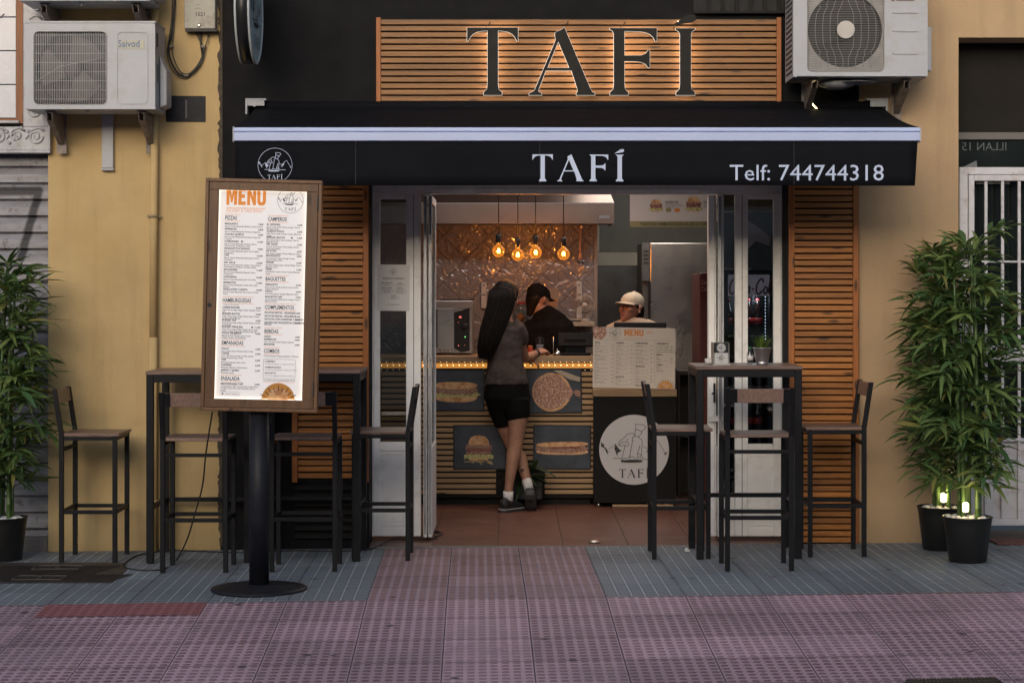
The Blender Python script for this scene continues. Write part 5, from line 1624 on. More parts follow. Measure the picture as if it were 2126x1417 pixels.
for i in range(190):
    a = rr.uniform(0, 2*PI); r0 = rr.uniform(0, .035); L_ = rr.uniform(.06, .115); lean = rr.uniform(.1, 1.05)
    p0 = pc + Vector((r0*math.cos(a), r0*math.sin(a), .082)); d_ = Vector((math.cos(a), math.sin(a), 0)); sd_ = Vector((-math.sin(a), math.cos(a), 0)) * .0026
    vs = []
    for j in range(5):
        u = j / 4; p = p0 + d_ * (lean * L_ * (u ** 1.5)) * .75 + Vector((0, 0, L_ * (u - .35 * lean * u * u)))
        w_ = (1 - u * .9)
        vs += [p - sd_ * w_, p + sd_ * w_]
    mb.add(vs, [(2*j, 2*j+1, 2*j+3, 2*j+2) for j in range(4)], True)
mb.build('grass', M['grass'], t)
t = thing('bottle', 'small clear bottle with a white label beside the potted grass', 'bottle', (ax(1557, -.47), -.47, zt_))
mb = MB(); mb.lathe([(.018, 0), (.019, .004), (.019, .062), (.012, .075), (.010, .088)], (ax(1557, -.47), -.47, zt_), 20); mb.build('body', M['clear'], t)
mb = MB(); mb.lathe([(.0194, .024), (.0194, .05)], (ax(1557, -.47), -.47, zt_), 20); mb.build('paper_label', M['wall_strip'], t)
mb = MB(); mb.lathe([(.011, .0885), (.012, .09), (.012, .102), (.001, .103)], (ax(1557, -.47), -.47, zt_), 16); mb.build('cap', plain('green cap', (.03, .12, .05), .4), t)

# ---------------------------------------------------------------- bamboo plants
def leaf_geo(mb, p, d, L_, w_, droop, rr):
    d = d.normalized()
    side = d.cross(Vector((0, 0, 1)))
    if side.length < .1: side = Vector((1, 0, 0))
    side.normalize()
    tw = rr.uniform(-.7, .7)
    vs = []
    pr = [(0, .18), (.18, .75), (.42, 1.0), (.72, .62), (1, .03)]
    for u, ww in pr:
        c = p + d * (L_ * u) + Vector((0, 0, -droop * L_ * u * u))
        sn = (side * math.cos(tw) + Vector((0, 0, math.sin(tw))))
        vs += [c - sn * (w_ * ww / 2) + Vector((0, 0, .12 * w_ * ww)), c, c + sn * (w_ * ww / 2) + Vector((0, 0, .12 * w_ * ww))]
    fs = []
    for j in range(4):
        a = 3 * j
        fs += [(a, a+1, a+4, a+3), (a+1, a+2, a+5, a+4)]
    mb.add(vs, fs, True)
def bamboo(label, x, y, H, z0, seed, spread, nb, light, group):
    rr = random.Random(seed)
    zg = gz(x)
    t = thing('bamboo_plant', label, 'potted bamboo', (x, y, zg), group)
    mb = MB(); mb.lathe([(.098, 0), (.104, .004), (.128, .20), (.136, .245), (.140, .250), (.137, .253), (.128, .25), (.126, .225), (.001, .224)], (x, y, zg + .001), 40); mb.build('pot', M['pot_black'], t)
    mb = MB()
    for i in range(70):
        a = rr.uniform(0, 2*PI); r_ = .112 * math.sqrt(rr.random()); s_ = rr.uniform(.012, .022)
        c = (x + r_*math.cos(a), y + r_*math.sin(a), zg + .238 + rr.uniform(0, .012))
        mb.lathe([(.001, -s_*.7), (s_*.8, -s_*.35), (s_, 0), (s_*.75, s_*.4), (.001, s_*.62)], c, 7)
    pb = mb.build('pebbles', M['pebble'], t)
    tag(pb, kind='stuff')
    canes = []
    for i in range(6):
        a = i * 2 * PI / 6 + rr.uniform(-.3, .3); r_ = rr.uniform(.035, .065)
        bx_, by_ = x + r_*math.cos(a), y + r_*math.sin(a)
        lx_, ly_ = rr.uniform(-.05, .05), rr.uniform(-.04, .04)
        hh = H * rr.uniform(.82, 1.0)
        canes.append((bx_, by_, lx_, ly_, hh, rr.uniform(.012, .017)))
        pts = []; rs = []
        z = .20; 
        while z < hh:
            u = z / hh
            r0 = canes[-1][5] * (1 - .55 * u)
            p = Vector((bx_ + lx_*u*u, by_ + ly_*u*u, zg + z))
            for dz, kk in ((-.004, 1.0), (-.002, 1.13), (.002, 1.13), (.004, 1.0)):
                pts.append(p + Vector((0, 0, dz))); rs.append(r0 * kk)
            z += rr.uniform(.10, .16)
        mb = MB(); mb.tube(pts, rs, 10); mb.build('cane', M['stalk'], t)
    fo = MB(); tw_ = MB()
    for i in range(nb):
        cn = canes[i % len(canes)]
        u = z0 + (1 - z0) * (i + rr.random()) / nb
        h_ = u * cn[4]
        p = Vector((cn[0] + cn[2]*u*u, cn[1] + cn[3]*u*u, zg + h_))
        a = rr.uniform(0, 2*PI)
        prof = .62 + .38 * math.sin(PI * min(1, (u - z0) / (1 - z0) * .85 + .1))
        L_ = spread * prof * rr.uniform(.55, 1.0)
        up = rr.uniform(.15, .75) + (.5 if u > .9 else 0)
        d = Vector((math.cos(a), math.sin(a), up)).normalized()
        pts = [p + d * (L_ * v) + Vector((0, 0, -.30 * L_ * v * v)) for v in (0, .33, .66, 1)]
        tw_.tube(pts, [.003, .0022, .0018, .0012], 5)
        n = rr.randint(9, 13)
        for j in range(n):
            v = .3 + .7 * j / (n - 1)
            base = p + d * (L_ * v) + Vector((0, 0, -.30 * L_ * v * v))
            if j == n - 1: ld = d + Vector((0, 0, -.3))
            else:
                ph = (j % 2) * PI + rr.uniform(-.8, .8)
                sd_ = d.cross(Vector((0, 0, 1))).normalized() * math.cos(ph) + Vector((0, 0, 1)) * math.sin(ph) * .8
                ld = d * .8 + sd_ * rr.uniform(.6, 1.3)
            ld += Vector((rr.uniform(-.25, .25), rr.uniform(-.25, .25), rr.uniform(-.2, .25)))
            end_y = base.y + ld.normalized().y * .15
            if end_y > -.01 and abs(x) < 9: ld.y -= 1.0
            if base.y > -.02: continue
            leaf_geo(fo, base, ld, rr.uniform(.11, .19), rr.uniform(.021, .035), rr.uniform(.05, .6), rr)
    tw_.build('twigs', M['stalk'], t)
    fo.build('foliage', M['leaf'], t)
    if light:
        lx, ly = light
        mb = MB(); p = Vector((x + lx, y + ly, zg + .245))
        mb.tube([p, p + Vector((0, 0, .045))], .008, 10)
        sp = mb.build('spot_light', M['black_plastic'], t)
        mb = MB(); mb.lathe([(.012, .04), (.017, .046), (.017, .085), (.010, .092), (.001, .094)], tuple(p), 16); mb.build('lens', M['spot'], sp)
        pd = bpy.data.lights.new('spot_glow', 'POINT'); pd.energy = .45; pd.color = (1, .78, .36); pd.shadow_soft_size = .02
        po = bpy.data.objects.new('spot_glow', pd); COL.objects.link(po); po.location = p + Vector((.0, -.03, .10)); 
    return t
GB = 'potted bamboo plants on the pavement'
bamboo('bamboo in a black pot at the left edge beside the roller shutter', ax(8, -.38), -.38, 1.76, .26, 4, .30, 135, None, GB)
bamboo('taller bamboo in the nearer black pot at the right edge, lit by a small spot', ax(2009, -.86), -.86, 1.82, .25, 21, .32, 150, (-.028, -.07), GB)
bamboo('bamboo in the farther black pot beside the beige wall, lit by a small spot', ax(1953, -.34), -.34, 1.80, .25, 35, .27, 125, (.0, -.075), GB)

# ---------------------------------------------------------------- on the pavement
def spline(P, n=5):
    Q = []
    for i in range(len(P) - 1):
        for j in range(n):
            u = j / n; p0 = P[max(i-1,0)]; p1 = P[i]; p2 = P[i+1]; p3 = P[min(i+2,len(P)-1)]
            Q.append(.5 * ((2*p1) + (p2 - p0)*u + (2*p0 - 5*p1 + 4*p2 - p3)*u*u + (3*p1 - 3*p2 + p3 - p0)*u**3))
    return Q + [P[-1]]
def onground(px, py, r):
    """point on the pavement seen at that pixel"""
    Y = -.5
    for _ in range(12):
        X = ax(px, Y); h_ = CAMH - gz(X, Y) - r
        Y = FPX * h_ / (py - 612) - CAMD
    return Vector((ax(px, Y), Y, gz(ax(px, Y), Y) + r))
t = thing('power_cable', 'black power cable hanging from the menu case and looping over the paving', 'cable', (ax(437, -1.6), -1.6, 0))
P = [at(441, 855, -1.66), at(436, 885, -1.62), at(427, 945, -1.5), at(420, 1010, -1.35), at(402, 1075, -1.2), at(388, 1120, -1.05), onground(366, 1162, .004) , onground(340, 1180, .004), onground(300, 1183, .004), onground(270, 1180, .004), onground(256, 1175, .004), onground(262, 1166, .004), onground(285, 1152, .004), onground(320, 1145.5, .004), onground(345, 1141, .004), onground(430, 1144, .004), onground(500, 1146, .004), onground(610, 1142, .004), onground(690, 1143.5, .004), onground(765, 1139.5, .004), at(815, 1118.5, .22), at(850, 1118, .24), at(893, 1117.5, .27), at(908, 1108, .35), at(901, 1104, .40), at(915, 1092, .5), at(917, 1082, .62), at(905, 1078, .7), at(902, 1084, .66), at(912, 1087, .6)]
for i in range(20, len(P)): P[i].z = .006 if i not in (20, 21, 22) else max(P[i].z, .008)
mb = MB(); mb.tube(spline(P), .0042, 7); mb.build('cord', M['cable'], t)
t = thing('access_cover', 'brown patterned iron access cover in the paving under the left bamboo', 'access cover', (ax(60, -.7), -.7, gz(-2.6)))
mb = MB(); c_ = [onground(-120, 1210, 0), onground(232, 1210, 0), onground(262, 1184, 0), onground(262, 1168, 0), onground(-100, 1168, 0)]
n = len(c_); mb.add([p + Vector((0, 0, .0035)) for p in c_] , [tuple(range(n))]); mb.build('plate', M['iron'], t)
mb = MB()
for i in range(58):
    a = onground(-110 + i * 6.2, 1207, .005); b = a + Vector((.16, .62, 0))
    b.z = gz(b.x) + .005
    if a.x > c_[1].x - .02: break
    if b.x > c_[3].x: b = a + (b - a) * .45
    mb.beam(a, b, .006, .003)
mb.build('rib', M['iron'], t)
mb = MB()
for (xa_, ya_, w_, d_) in ((24, 1202, 103, 8), (66, 1180, 95, 7)):
    p = [onground(xa_, ya_, .0085), onground(xa_ + w_, ya_, .0085), onground(xa_ + w_ + 12, ya_ - d_, .0085), onground(xa_ + 14, ya_ - d_, .0085)]
    for i in range(4): mb.beam(p[i], p[(i + 1) % 4], .006, .003)
    mb.beam((p[0] + p[1]) / 2, (p[2] + p[3]) / 2, .01, .004)
mb.build('maker_plate', plain('worn iron edge', (.13, .12, .11), .5, .4), t)
t = thing('grate_cover', 'dark iron cover at the bottom right corner of the paving', 'access cover', onground(1990, 1417, 0))
mb = MB(); c_ = [onground(1872, 1420, .004), onground(2090, 1420, .004), onground(2066, 1405, .004), onground(1884, 1409, .004)]
d1 = (c_[0] - c_[3]); c_[0] = c_[3] + d1 * 8; d2 = c_[1] - c_[2]; c_[1] = c_[2] + d2 * 5.5
for p in c_: p.z = gz(p.x, p.y) + .004
mb.add(c_, [(0, 1, 2, 3)]); mb.build('plate', M['iron'], t)
mb = MB()
for i in range(24):
    u = (i + .5) / 24
    mb.beam(c_[3].lerp(c_[2], u) + Vector((0, 0, .002)), c_[0].lerp(c_[1], u) + Vector((0, 0, .002)), .006, .003)
for i in range(16):
    u = (i + .5) / 16
    mb.beam(c_[3].lerp(c_[0], u) + Vector((0, 0, .003)), c_[2].lerp(c_[1], u) + Vector((0, 0, .003)), .005, .003)
mb.build('rib', M['iron'], t)
# the two new red slabs and the repaired strip
def slab(label, X0, X1, v0, v1, mat):
    mb = MB(); vs = []
    for X, v in ((X0, v0), (X1, v0), (X1, v1), (X0, v1)):
        x = X - .01825 * v; y = v + .01825 * X
        vs.append((x, y, gz(x, y) + .0035))
    mb.add(vs, [(0, 1, 2, 3)])
    return tag(mb.build('paving_slab', mat), label, 'paving slab')
g = NG('new red slab'); c = g.coord(); x, y, z = g.sep(c)[0:3]
X_ = g.math('ADD', g.math('MULTIPLY_ADD', y, .01825, x), .0365 - .0726); Y_ = g.math('ADD', g.math('MULTIPLY_ADD', x, -.01825, y), 2.0)
px_ = g.math('SUBTRACT', g.math('FRACT', g.math('DIVIDE', X_, .05)), .5); py_ = g.math('SUBTRACT', g.math('FRACT', g.math('DIVIDE', Y_, .05)), .5)
r_ = g.math('SQRT', g.math('ADD', g.math('MULTIPLY', px_, px_), g.math('MULTIPLY', py_, py_)))
pad = g.ramp(r_, [(.30, 1.0), (.36, 0.0)]); n_ = g.noise(c, 30, 6, .7)
col = g.mix(g.math('MULTIPLY', pad, .8), g.mix(n_, (.26, .09, .105), (.33, .14, .16)), (.17, .045, .045)); g.bump(pad, .8, .005)
newred = g.fin(col, .6)
K0 = .0726 - .0365
slab('bright red paving slab, the one of the pair farther from the menu stand base', K0 - .8*1 - .4*4.0, K0 - .4*5 , -2.26, -2.005, newred)
slab('bright red paving slab, the one of the pair nearer the menu stand base', K0 - .4*5 + .004, K0 - .4*4, -2.26, -2.005, newred)
t = MB(); p = onground(1426, 1145, 0)
t.lathe([(.001, .0), (.012, .003), (.014, .012), (.007, .022), (.001, .026)], tuple(p), 7); t.lathe([(.001, .0), (.008, .002), (.009, .008), (.001, .014)], (p.x + .012, p.y - .004, p.z), 6)
tag(t.build('paper_scrap', M['pebble']), 'crumpled white paper scrap on the paving by the right bar table', 'litter')
t = MB(); p = at(1235, 1124, .1); p.z = .001; p.y = FPX * 1.515 / (1124 - 612) - CAMD; p.x = ax(1235, p.y)
t.lathe([(.026, .0), (.036, .002), (.037, .007), (.030, .008), (.026, .004)], tuple(p), 28)
tag(t.build('floor_ring', M['steel']), 'small metal floor ring set in the red doorway floor', 'floor socket')
# ---------------------------------------------------------------- shop interior
grey_wall = plain('grey interior wall', (.12, .118, .112), .6, 0, .08)
mb = MB(); mb.box(-1.9, -1.8, .305, 5.2, 0, 2.7); mb.box(2.05, 2.15, .305, 5.2, 0, 2.7); mb.box(-1.8, 2.05, 5.1, 5.2, 0, 2.7)
tag(mb.build('interior_wall', grey_wall), 'dim grey interior walls of the shop behind the counter', 'wall')
mb = MB(); mb.box(-1.9, 2.15, .305, 5.2, 2.705, 2.80); tag(mb.build('ceiling', plain('dark ceiling', (.10, .095, .09), .7)), kind='structure')
mb = MB(); mb.box(-1.78, 2.04, .31, .34, 2.42, 2.70)
tag(mb.build('door_header', M['black_wall']), 'dark header panel above the inside of the doorway', 'panel')
YB = 3.35
mb = MB(); mb.box(-1.79, ax(1233, YB), YB, YB + .10, 0, 2.70)
tw = tag(mb.build('tiled_wall', M['tiles']), 'wall of glossy rippled diagonal tiles behind the counter reflecting the bulbs', 'wall')
mb = MB(); mb.box(ax(1233, YB) + .001, ax(1240, YB) + .001, YB - .004, YB + .10, 0, 2.70)
tag(mb.build('corner_trim', plain('pinkish trim', (.30, .24, .21), .5)), 'pale vertical trim at the right end of the tiled wall', 'trim')

# counter
YC = 2.28
cn = thing('counter', 'slatted oak service counter with a glowing warm light strip under its top', 'counter', (0, YC, 0))
x0, x1 = ax(660, YC), ax(1232, YC)
mb = MB(); mb.box(x0, x1, YC + .02, YC + .62, .05, az(755, YC)); mb.box(x0 + .02, x1 - .02, YC + .06, YC + .6, 0, .0499); mb.build('carcass', M['black_slat'], cn)
mb = MB(); mb.box(x0, x1 + .0, YC - .02, YC + .66, az(752, YC), az(739, YC)); mb.build('countertop', M['counter_top'], cn, bevel=.003)
mb = MB(); z = az(771, YC)
ztop_c = z
holes = [(.03 + ax(1030, YC), ax(1130, YC), az(1020, YC), az(940, YC))]
z -= .002
while z - .029 > .055:
    segs = [(x0, x1)]
    if az(1018, YC) < z < az(950, YC): segs = [(x0, ax(1030, YC)), (ax(1131, YC), x1)]
    for a, b in segs: mb.box(a, b, YC, YC + .0195, z - .028, z)
    z -= .0407
mb.build('slats', M['counter_slat'], cn, bevel=.002)
mb = MB(); mb.box(x0, x1, YC + .012, YC + .019, az(764, YC), az(753.5, YC)); mb.build('light_channel', M['led_bar'], cn)
mb = MB()
n = 46
for i in range(n):
    x = x0 + (x1 - x0) * (i + .5) / n
    mb.lathe([(.0016, 0), (.0012, .0015)], (x, YC - .0205, az(751.3, YC)), 6, 'Y')
    mb.lathe([(.0014, 0), (.0010, .0015)], (x + .004, YC + .0, az(767.5, YC)), 6, 'Y')
    mb.lathe([(.003, 0), (.002, .0012)], (x + .004, YC + .0118, az(758, YC)), 6, 'Y')
mb.build('led_diode', M['led_dot'], cn)
mb = MB(); mb.box(x0, x1, YC + .001, YC + .0195, az(771, YC), az(765, YC)); mb.build('batten', M['black_slat'], cn)
ll = bpy.data.lights.new('strip_light', 'AREA'); ll.shape = 'RECTANGLE'; ll.size = (x1 - x0); ll.size_y = .01; ll.energy = .12; ll.color = (1, .6, .22)
lo = bpy.data.objects.new('strip_light', ll); COL.objects.link(lo); lo.location = ((x0 + x1) / 2, YC - .004, az(753, YC)); lo.rotation_euler = (0, 0, 0)

# framed food pictures
def picture(label, px0, px1, py0, py1, roll, draw):
    Yp_ = YC - .012
    t = thing('food_picture', label, 'picture', ((ax(px0, Yp_) + ax(px1, Yp_)) / 2, Yp_, az(py1, Yp_)))
    W_, H_ = (px1 - px0) / S(Yp_), (py1 - py0) / S(Yp_)
    Mx = frontal((ax(px0, Yp_) + ax(px1, Yp_)) / 2, Yp_, (az(py0, Yp_) + az(py1, Yp_)) / 2, 1, 0, R(roll))
    mb = MB(); mb.M = Mx; mb.box(-W_/2 - .004, W_/2 + .004, -H_/2 - .004, H_/2 + .004, -.010, -.002); mb.build('frame', M['black_plastic'], t)
    mb = MB(); mb.M = Mx; mb.box(-W_/2 + .006, W_/2 - .006, -H_/2 + .006, H_/2 - .006, -.0018, .0004); o = mb.build('print', M['pic_bg'], t)
    draw(o, Mx, W_, H_)
def lay(parent, Mx, nm, mat, pts, z):
    mb = MB(); mb.M = Mx @ Matrix.Translation((0, 0, z)); mb.poly(pts); return mb.build(nm, mat, parent)
def wob(pts, rr, a): return [(x + rr.uniform(-a, a), y + rr.uniform(-a, a)) for x, y in pts]
def capsule(cx, cy, a, b, n=14): return [(cx + a * math.copysign(abs(math.cos(t)) ** .6, math.cos(t)), cy + b * math.sin(t)) for t in [2*PI*k/(2*n) for k in range(2*n)]]
def d_sand(o, Mx, W_, H_):
    rr = random.Random(1)
    lay(o, Mx, 'printed_bun', M['bun'], capsule(0, -.16*H_, .38*W_, .13*H_), .001)
    lay(o, Mx, 'printed_salad', M['salad'], wob(capsule(0, -.10*H_, .44*W_, .07*H_), rr, .008), .0013)
    lay(o, Mx, 'printed_filling', M['filling'], wob(capsule(0, 0, .39*W_, .11*H_), rr, .007), .0016)
    lay(o, Mx, 'printed_bun', M['bun'], capsule(0, .12*H_, .38*W_, .09*H_), .0019)
def d_pizza(o, Mx, W_, H_):
    rr = random.Random(2)
    lay(o, Mx, 'printed_crust', M['bun'], wob(arc(-.04*W_, -.02*H_, .44*H_, 0, 352, 44), rr, .002), .001)
    lay(o, Mx, 'printed_topping', M['pizza'], wob(arc(-.05*W_, -.01*H_, .40*H_, 0, 350, 40), rr, .002), .0013)
    lay(o, Mx, 'printed_slice', M['pizza'], [(.14*W_, 0), (.30*W_, .10*H_), (.36*W_, -.02*H_), (.28*W_, -.22*H_)], .0016)
    lay(o, Mx, 'printed_hand', M['skin'], wob([(.36*W_, -.02*H_), (.40*W_, .03*H_), (.485*W_, 0), (.485*W_, -.14*H_), (.40*W_, -.12*H_)], rr, .003), .0019)
    lay(o, Mx, 'printed_sleeve', plain('printed linen', (.42, .34, .26), .6), [(.0, .47*H_), (.14*W_, .47*H_), (.49*W_, .30*H_), (.47*W_, .21*H_), (.30*W_, .26*H_)], .0017)
def d_burger(o, Mx, W_, H_):
    burger_pic(o, Mx @ Matrix.Translation((-.02*W_, -.03*H_, 0)), .30 * H_)
    rr = random.Random(6); mb = MB(); mb.M = Mx @ Matrix.Translation((0, -.33*H_, .0024))
    for i in range(14):
        x = rr.uniform(-.3, .28) * W_; a = rr.uniform(-1.2, 1.2)
        mb.ribbon([(x, 0), (x + .03*math.cos(a), .02 * math.sin(a) - .01)], .006, .0001 * i)
    mb.build('printed_fries', plain('printed fries', (.48, .36, .16), .6), o)
def d_baguette(o, Mx, W_, H_):
    rr = random.Random(9)
    lay(o, Mx, 'printed_bun', M['bun'], capsule(0, -.10*H_, .46*W_, .07*H_), .001)
    lay(o, Mx, 'printed_filling', M['filling'], wob(capsule(0, -.02*H_, .47*W_, .10*H_), rr, .006), .0013)
    lay(o, Mx, 'printed_ham', M['sausage'], wob(capsule(.05*W_, -.01*H_, .30*W_, .03*H_), rr, .004), .0016)
    lay(o, Mx, 'printed_bun', M['bun'], [(x, y + .035*x/W_*2*H_*.5) for x, y in capsule(0, .07*H_, .46*W_, .055*H_)], .0018)
picture('framed picture of a round sandwich, upper left on the slatted counter', 889, 1005, 768, 852, -.6, d_sand)
picture('framed picture of a pizza, upper right on the slatted counter', 1092, 1207, 766, 857, 1.0, d_pizza)
picture('framed picture of a burger, lower left on the slatted counter', 942, 1050, 883, 973, 0, d_burger)
picture('framed picture of a long baguette, lower right on the slatted counter', 1108, 1226, 883, 973, -.5, d_baguette)

# dark leaves of a low plant in front of the counter
t = thing('floor_plant', 'low dark leafed plant in a black planter against the counter behind the customer', 'plant', (ax(1080, 2.1), 2.12, 0))
mb = MB(); mb.box(ax(1062, 2.1), ax(1126, 2.1), 2.08, 2.24, 0.06, az(985, 2.1)); mb.build('planter', M['black_plastic'], t, bevel=.006)
mb = MB(); rr = random.Random(8)
for i in range(30):
    a = rr.uniform(PI*.6, PI*2.1); b = Vector((ax(1085, 2.08) + rr.uniform(-.05, .08), 2.06, rr.uniform(.18, .30)))
    leaf_geo(mb, b, Vector((math.cos(a) * 1.2, -.25 - rr.random()*.4, rr.uniform(-.25, .6))), rr.uniform(.14, .22), .036, rr.uniform(.1, .5), rr)
mb.build('foliage', M['leaf_dark'], t)

# black cabinet with the round emblem
YK = 2.14
cb = thing('cabinet', 'black cabinet with the white round chef emblem at the right end of the counter', 'cabinet', (ax(1317, YK), YK, 0))
x0, x1 = ax(1233, YK), ax(1404, YK)
mb = MB(); mb.box(x0, x1, YK, YK + .6, .03, az(823, YK)); mb.build('body', plain('black cabinet panel', (.0065, .0065, .007), .55, spec=.15), cb, bevel=.003)
mb = MB(); mb.box(x0 - .004, x1 + .004, YK - .012, YK + .61, az(822.5, YK), az(808, YK)); mb.build('top', M['counter_top'], cb, bevel=.003)
mb = MB(); mb.M = frontal(0, YK - .0006, 0); mb.ellipse(ax(1316.5, YK), az(933, YK), 72.5 / S(YK), 72.5 / S(YK), 0, 72); em = mb.build('emblem_disc', plain('white vinyl disc', (.50, .49, .51), .5, 0, .03), cb)
mb = MB(); mb.M = frontal(0, YK - .0012, 0); logo(mb, ax(1316.5, YK), az(933, YK), 72.5 / S(YK), .008, False); mb.build('emblem', M['ink'], em)
for p_ in (1243, 1385): mb = MB(); mb.lathe([(.02, .0), (.02, .0295)], (ax(p_, YK), YK + .05, .0), 12); mb.build('foot', M['steel'], cb)
mb = MB(); mb.box(ax(1272, YK), ax(1398, YK), YK + .02, YK + .04, 0.002, .018); mb.build('base_lath', M['counter_top'], cb)

# menu board leaning on the cabinet
mnb = thing('menu_board', 'cream printed menu board leaning on top of the black cabinet', 'menu board', (ax(1317, YK), YK - .02, az(807, YK)))
YQ = YK - .03
Wb, Hb = 171 / S(YQ), 126 / S(YQ)
MBX = frontal(ax(1316.5, YQ), YQ, az(742.5, YQ), 1, 0, R(-1.0)) @ Matrix.Rotation(R(-6), 4, 'X')
mb = MB(); mb.M = MBX; mb.box(-Wb/2, Wb/2, -Hb/2, Hb/2, -.004, 0); bd = mb.build('board', plain('cream card', (.60, .53, .46), .55, 0, .03), mnb)
k = 1 / S(YQ)
big, dark, soft, org = MB(), MB(), MB(), MB()
for b in (big, dark, soft, org): b.M = MBX @ Matrix.Translation((0, 0, .0006))
def bx_(px): return (px - 1317)
def by_(py): return (742.5 - py)
menu_word(org, bx_(1296) * k, by_(697) * k, 13.5 * k, 40 * k); org.text('DELIVERY & TAKE AWAY', 4.2 * k, bx_(1296) * k, by_(703) * k, 0, 'LEFT', .8)
org.ribbon([(bx_(1344) * k, by_(687) * k), (bx_(1354) * k, by_(687) * k)], 1 * k, 0); org.ribbon([(bx_(1342) * k, by_(691) * k), (bx_(1356) * k, by_(691) * k)], 1 * k, 0)
logo(dark, bx_(1277) * k, by_(692) * k, 12 * k, .02)
cols = [(1235, 1274, ['PIZZAS'], [PIZ]), (1279, 1314, ['CAMPEROS', 'BAGUETTES'], [CAM, BAG]), (1320, 1355, ['HAMBURGUESAS', 'EMPANADAS', 'ENSALADA'], [HAM, EMP, ENS]), (1363, 1397, ['COMPLEMENTOS', 'BEBIDAS', 'COMBOS'], [COMPL, BEB, [('CAMPERO', 'Convierte tu campero', '', 1), ('HAMBURGUESA', 'Convierte tu hamburguesa', '', 1)]])]
for ci, (a, b, hs, lists) in enumerate(cols):
    y = 712
    for h_, its in zip(hs, lists):
        big.text(h_, 4.6 * k, bx_(a) * k, by_(y + 1.5) * k, 0, 'LEFT', .72, .035)
        y += 5.6
        for (nm, ds, pr, n) in its:
            if y > 797: break
            dark.text(nm.replace('●', ''), 2.3 * k, bx_(a) * k, by_(y + .6) * k, 0, 'LEFT', .85, .02)
            dark.text(pr, 2.3 * k, bx_(b) * k, by_(y + .6) * k, 0, 'RIGHT', .85, .02)
            for i, l in enumerate(ds.split('|')[:2]):
                if l: y += 2.1; soft.text(l[:42], 1.8 * k, bx_(a) * k, by_(y + .6) * k, 0, 'LEFT', .82)
            y += 4.0
        y += 1.5
    if ci: soft.ribbon([(bx_(a - 3) * k, by_(706) * k), (bx_(a - 3) * k, by_(800) * k)], .3 * k, .0001)
soft.ribbon([(bx_(1236) * k, by_(705.5) * k), (bx_(1398) * k, by_(705.5) * k)], .3 * k, .0002)
big.build('heading_lettering', M['ink'], bd); dark.build('item_lettering', M['ink'], bd); soft.build('small_lettering', M['ink_soft'], bd); org.build('orange_lettering', M['orange_ink'], bd)
mb = MB(); mb.M = MBX @ Matrix.Translation((0, 0, .0009))
pp = [(x, y) for x, y in arc(bx_(1243) * k, by_(690) * k, 16 * k, 0, 354, 50)]
pp = [(max(x, -Wb/2), min(y, Hb/2)) for x, y in pp]
mb.poly(pp); mb.build('printed_pizza', M['pizza'], bd)
burger_pic(bd, MBX @ Matrix.Translation((bx_(1383) * k, -Hb/2 + .001, .0008)), 12 * k, orange_disc, True)
mb = MB(); mb.M = MBX @ Matrix.Translation((0, 0, .0014))
for i in range(11):
    a = R(10 + 16 * i); cx, cy = bx_(1383) * k, -Hb/2
    mb.ribbon([(cx + 15.5*k*math.cos(a), cy + 15.5*k*math.sin(a)), (cx + 20*k*math.cos(a), cy + 20*k*math.sin(a))], .9 * k, 0)
mb.build('printed_rays', M['ink'], bd)

# screens, bell, cans on the counter
zc_ = az(739, YC) + .001
t = thing('monitor', 'black till monitor seen from behind above the menu board', 'monitor', (ax(1329, 2.5), 2.5, 1.08))
mb = MB(); mb.box(ax(1275, 2.5), ax(1384, 2.5), 2.5, 2.53, az(740, 2.5), az(669, 2.5)); mb.build('housing', M['dark_grey'], t, bevel=.006)
mb = MB(); mb.box(ax(1315, 2.5), ax(1345, 2.5), 2.53, 2.56, 1.09, az(700, 2.5)); mb.box(ax(1290, 2.5), ax(1370, 2.5), 2.45, 2.65, az(808, YK) + .002, 1.088); mb.build('stand', M['dark_grey'], t, bevel=.004)
t = thing('payment_terminal', 'dark till terminal standing on the counter beside the bell', 'till', (ax(1196, 2.4), 2.4, zc_))
mb = MB(); mb.M = frontal(ax(1196, 2.42), 2.42, az(706, 2.42)) @ Matrix.Rotation(R(-25), 4, 'X'); mb.box(-37 / S(2.4), 40 / S(2.4), -.05, .058, -.012, .012); mb.build('screen', M['matt_black'], t, bevel=.005)
mb = MB(); mb.box(ax(1172, 2.42), ax(1216, 2.42), 2.40, 2.50, zc_, az(702, 2.42)); mb.box(ax(1160, 2.42), ax(1226, 2.42), 2.34, 2.54, zc_, zc_ + .02); mb.build('base', M['matt_black'], t, bevel=.006)
t = thing('counter_bell', 'small chrome service bell on the counter', 'bell', (ax(1157, 2.36), 2.36, zc_))
bc = (ax(1157, 2.36), 2.36, zc_)
mb = MB(); mb.lathe([(.033, 0), (.034, .006), (.030, .008)], bc, 24); mb.build('foot', M['black_plastic'], t)
mb = MB(); mb.lathe([(.030, .009), (.028, .018), (.020, .030), (.008, .037), (.001, .038)], bc, 24); mb.build('dome', M['chrome'], t)
mb = MB(); mb.tube([(bc[0], bc[1], zc_ + .037), (bc[0], bc[1], zc_ + .05)], .004, 8); mb.build('button', M['chrome'], t)
t = thing('straw_stand', 'thin upright metal rod stand on the counter left of the bell', 'stand', (ax(1149, 2.38), 2.38, zc_))
mb = MB(); mb.tube([(ax(1149, 2.4), 2.4, zc_), (ax(1149, 2.4), 2.4, az(699, 2.4))], .0025, 6); mb.build('rod', M['steel'], t)
mb = MB(); mb.lathe([(.02, 0), (.02, .004)], (ax(1149, 2.4), 2.4, zc_), 16); mb.build('foot', M['steel'], t)
t = thing('drink_can', 'black drink can with white lettering on the counter behind the hand', 'can', (ax(1121, 2.5), 2.5, zc_))
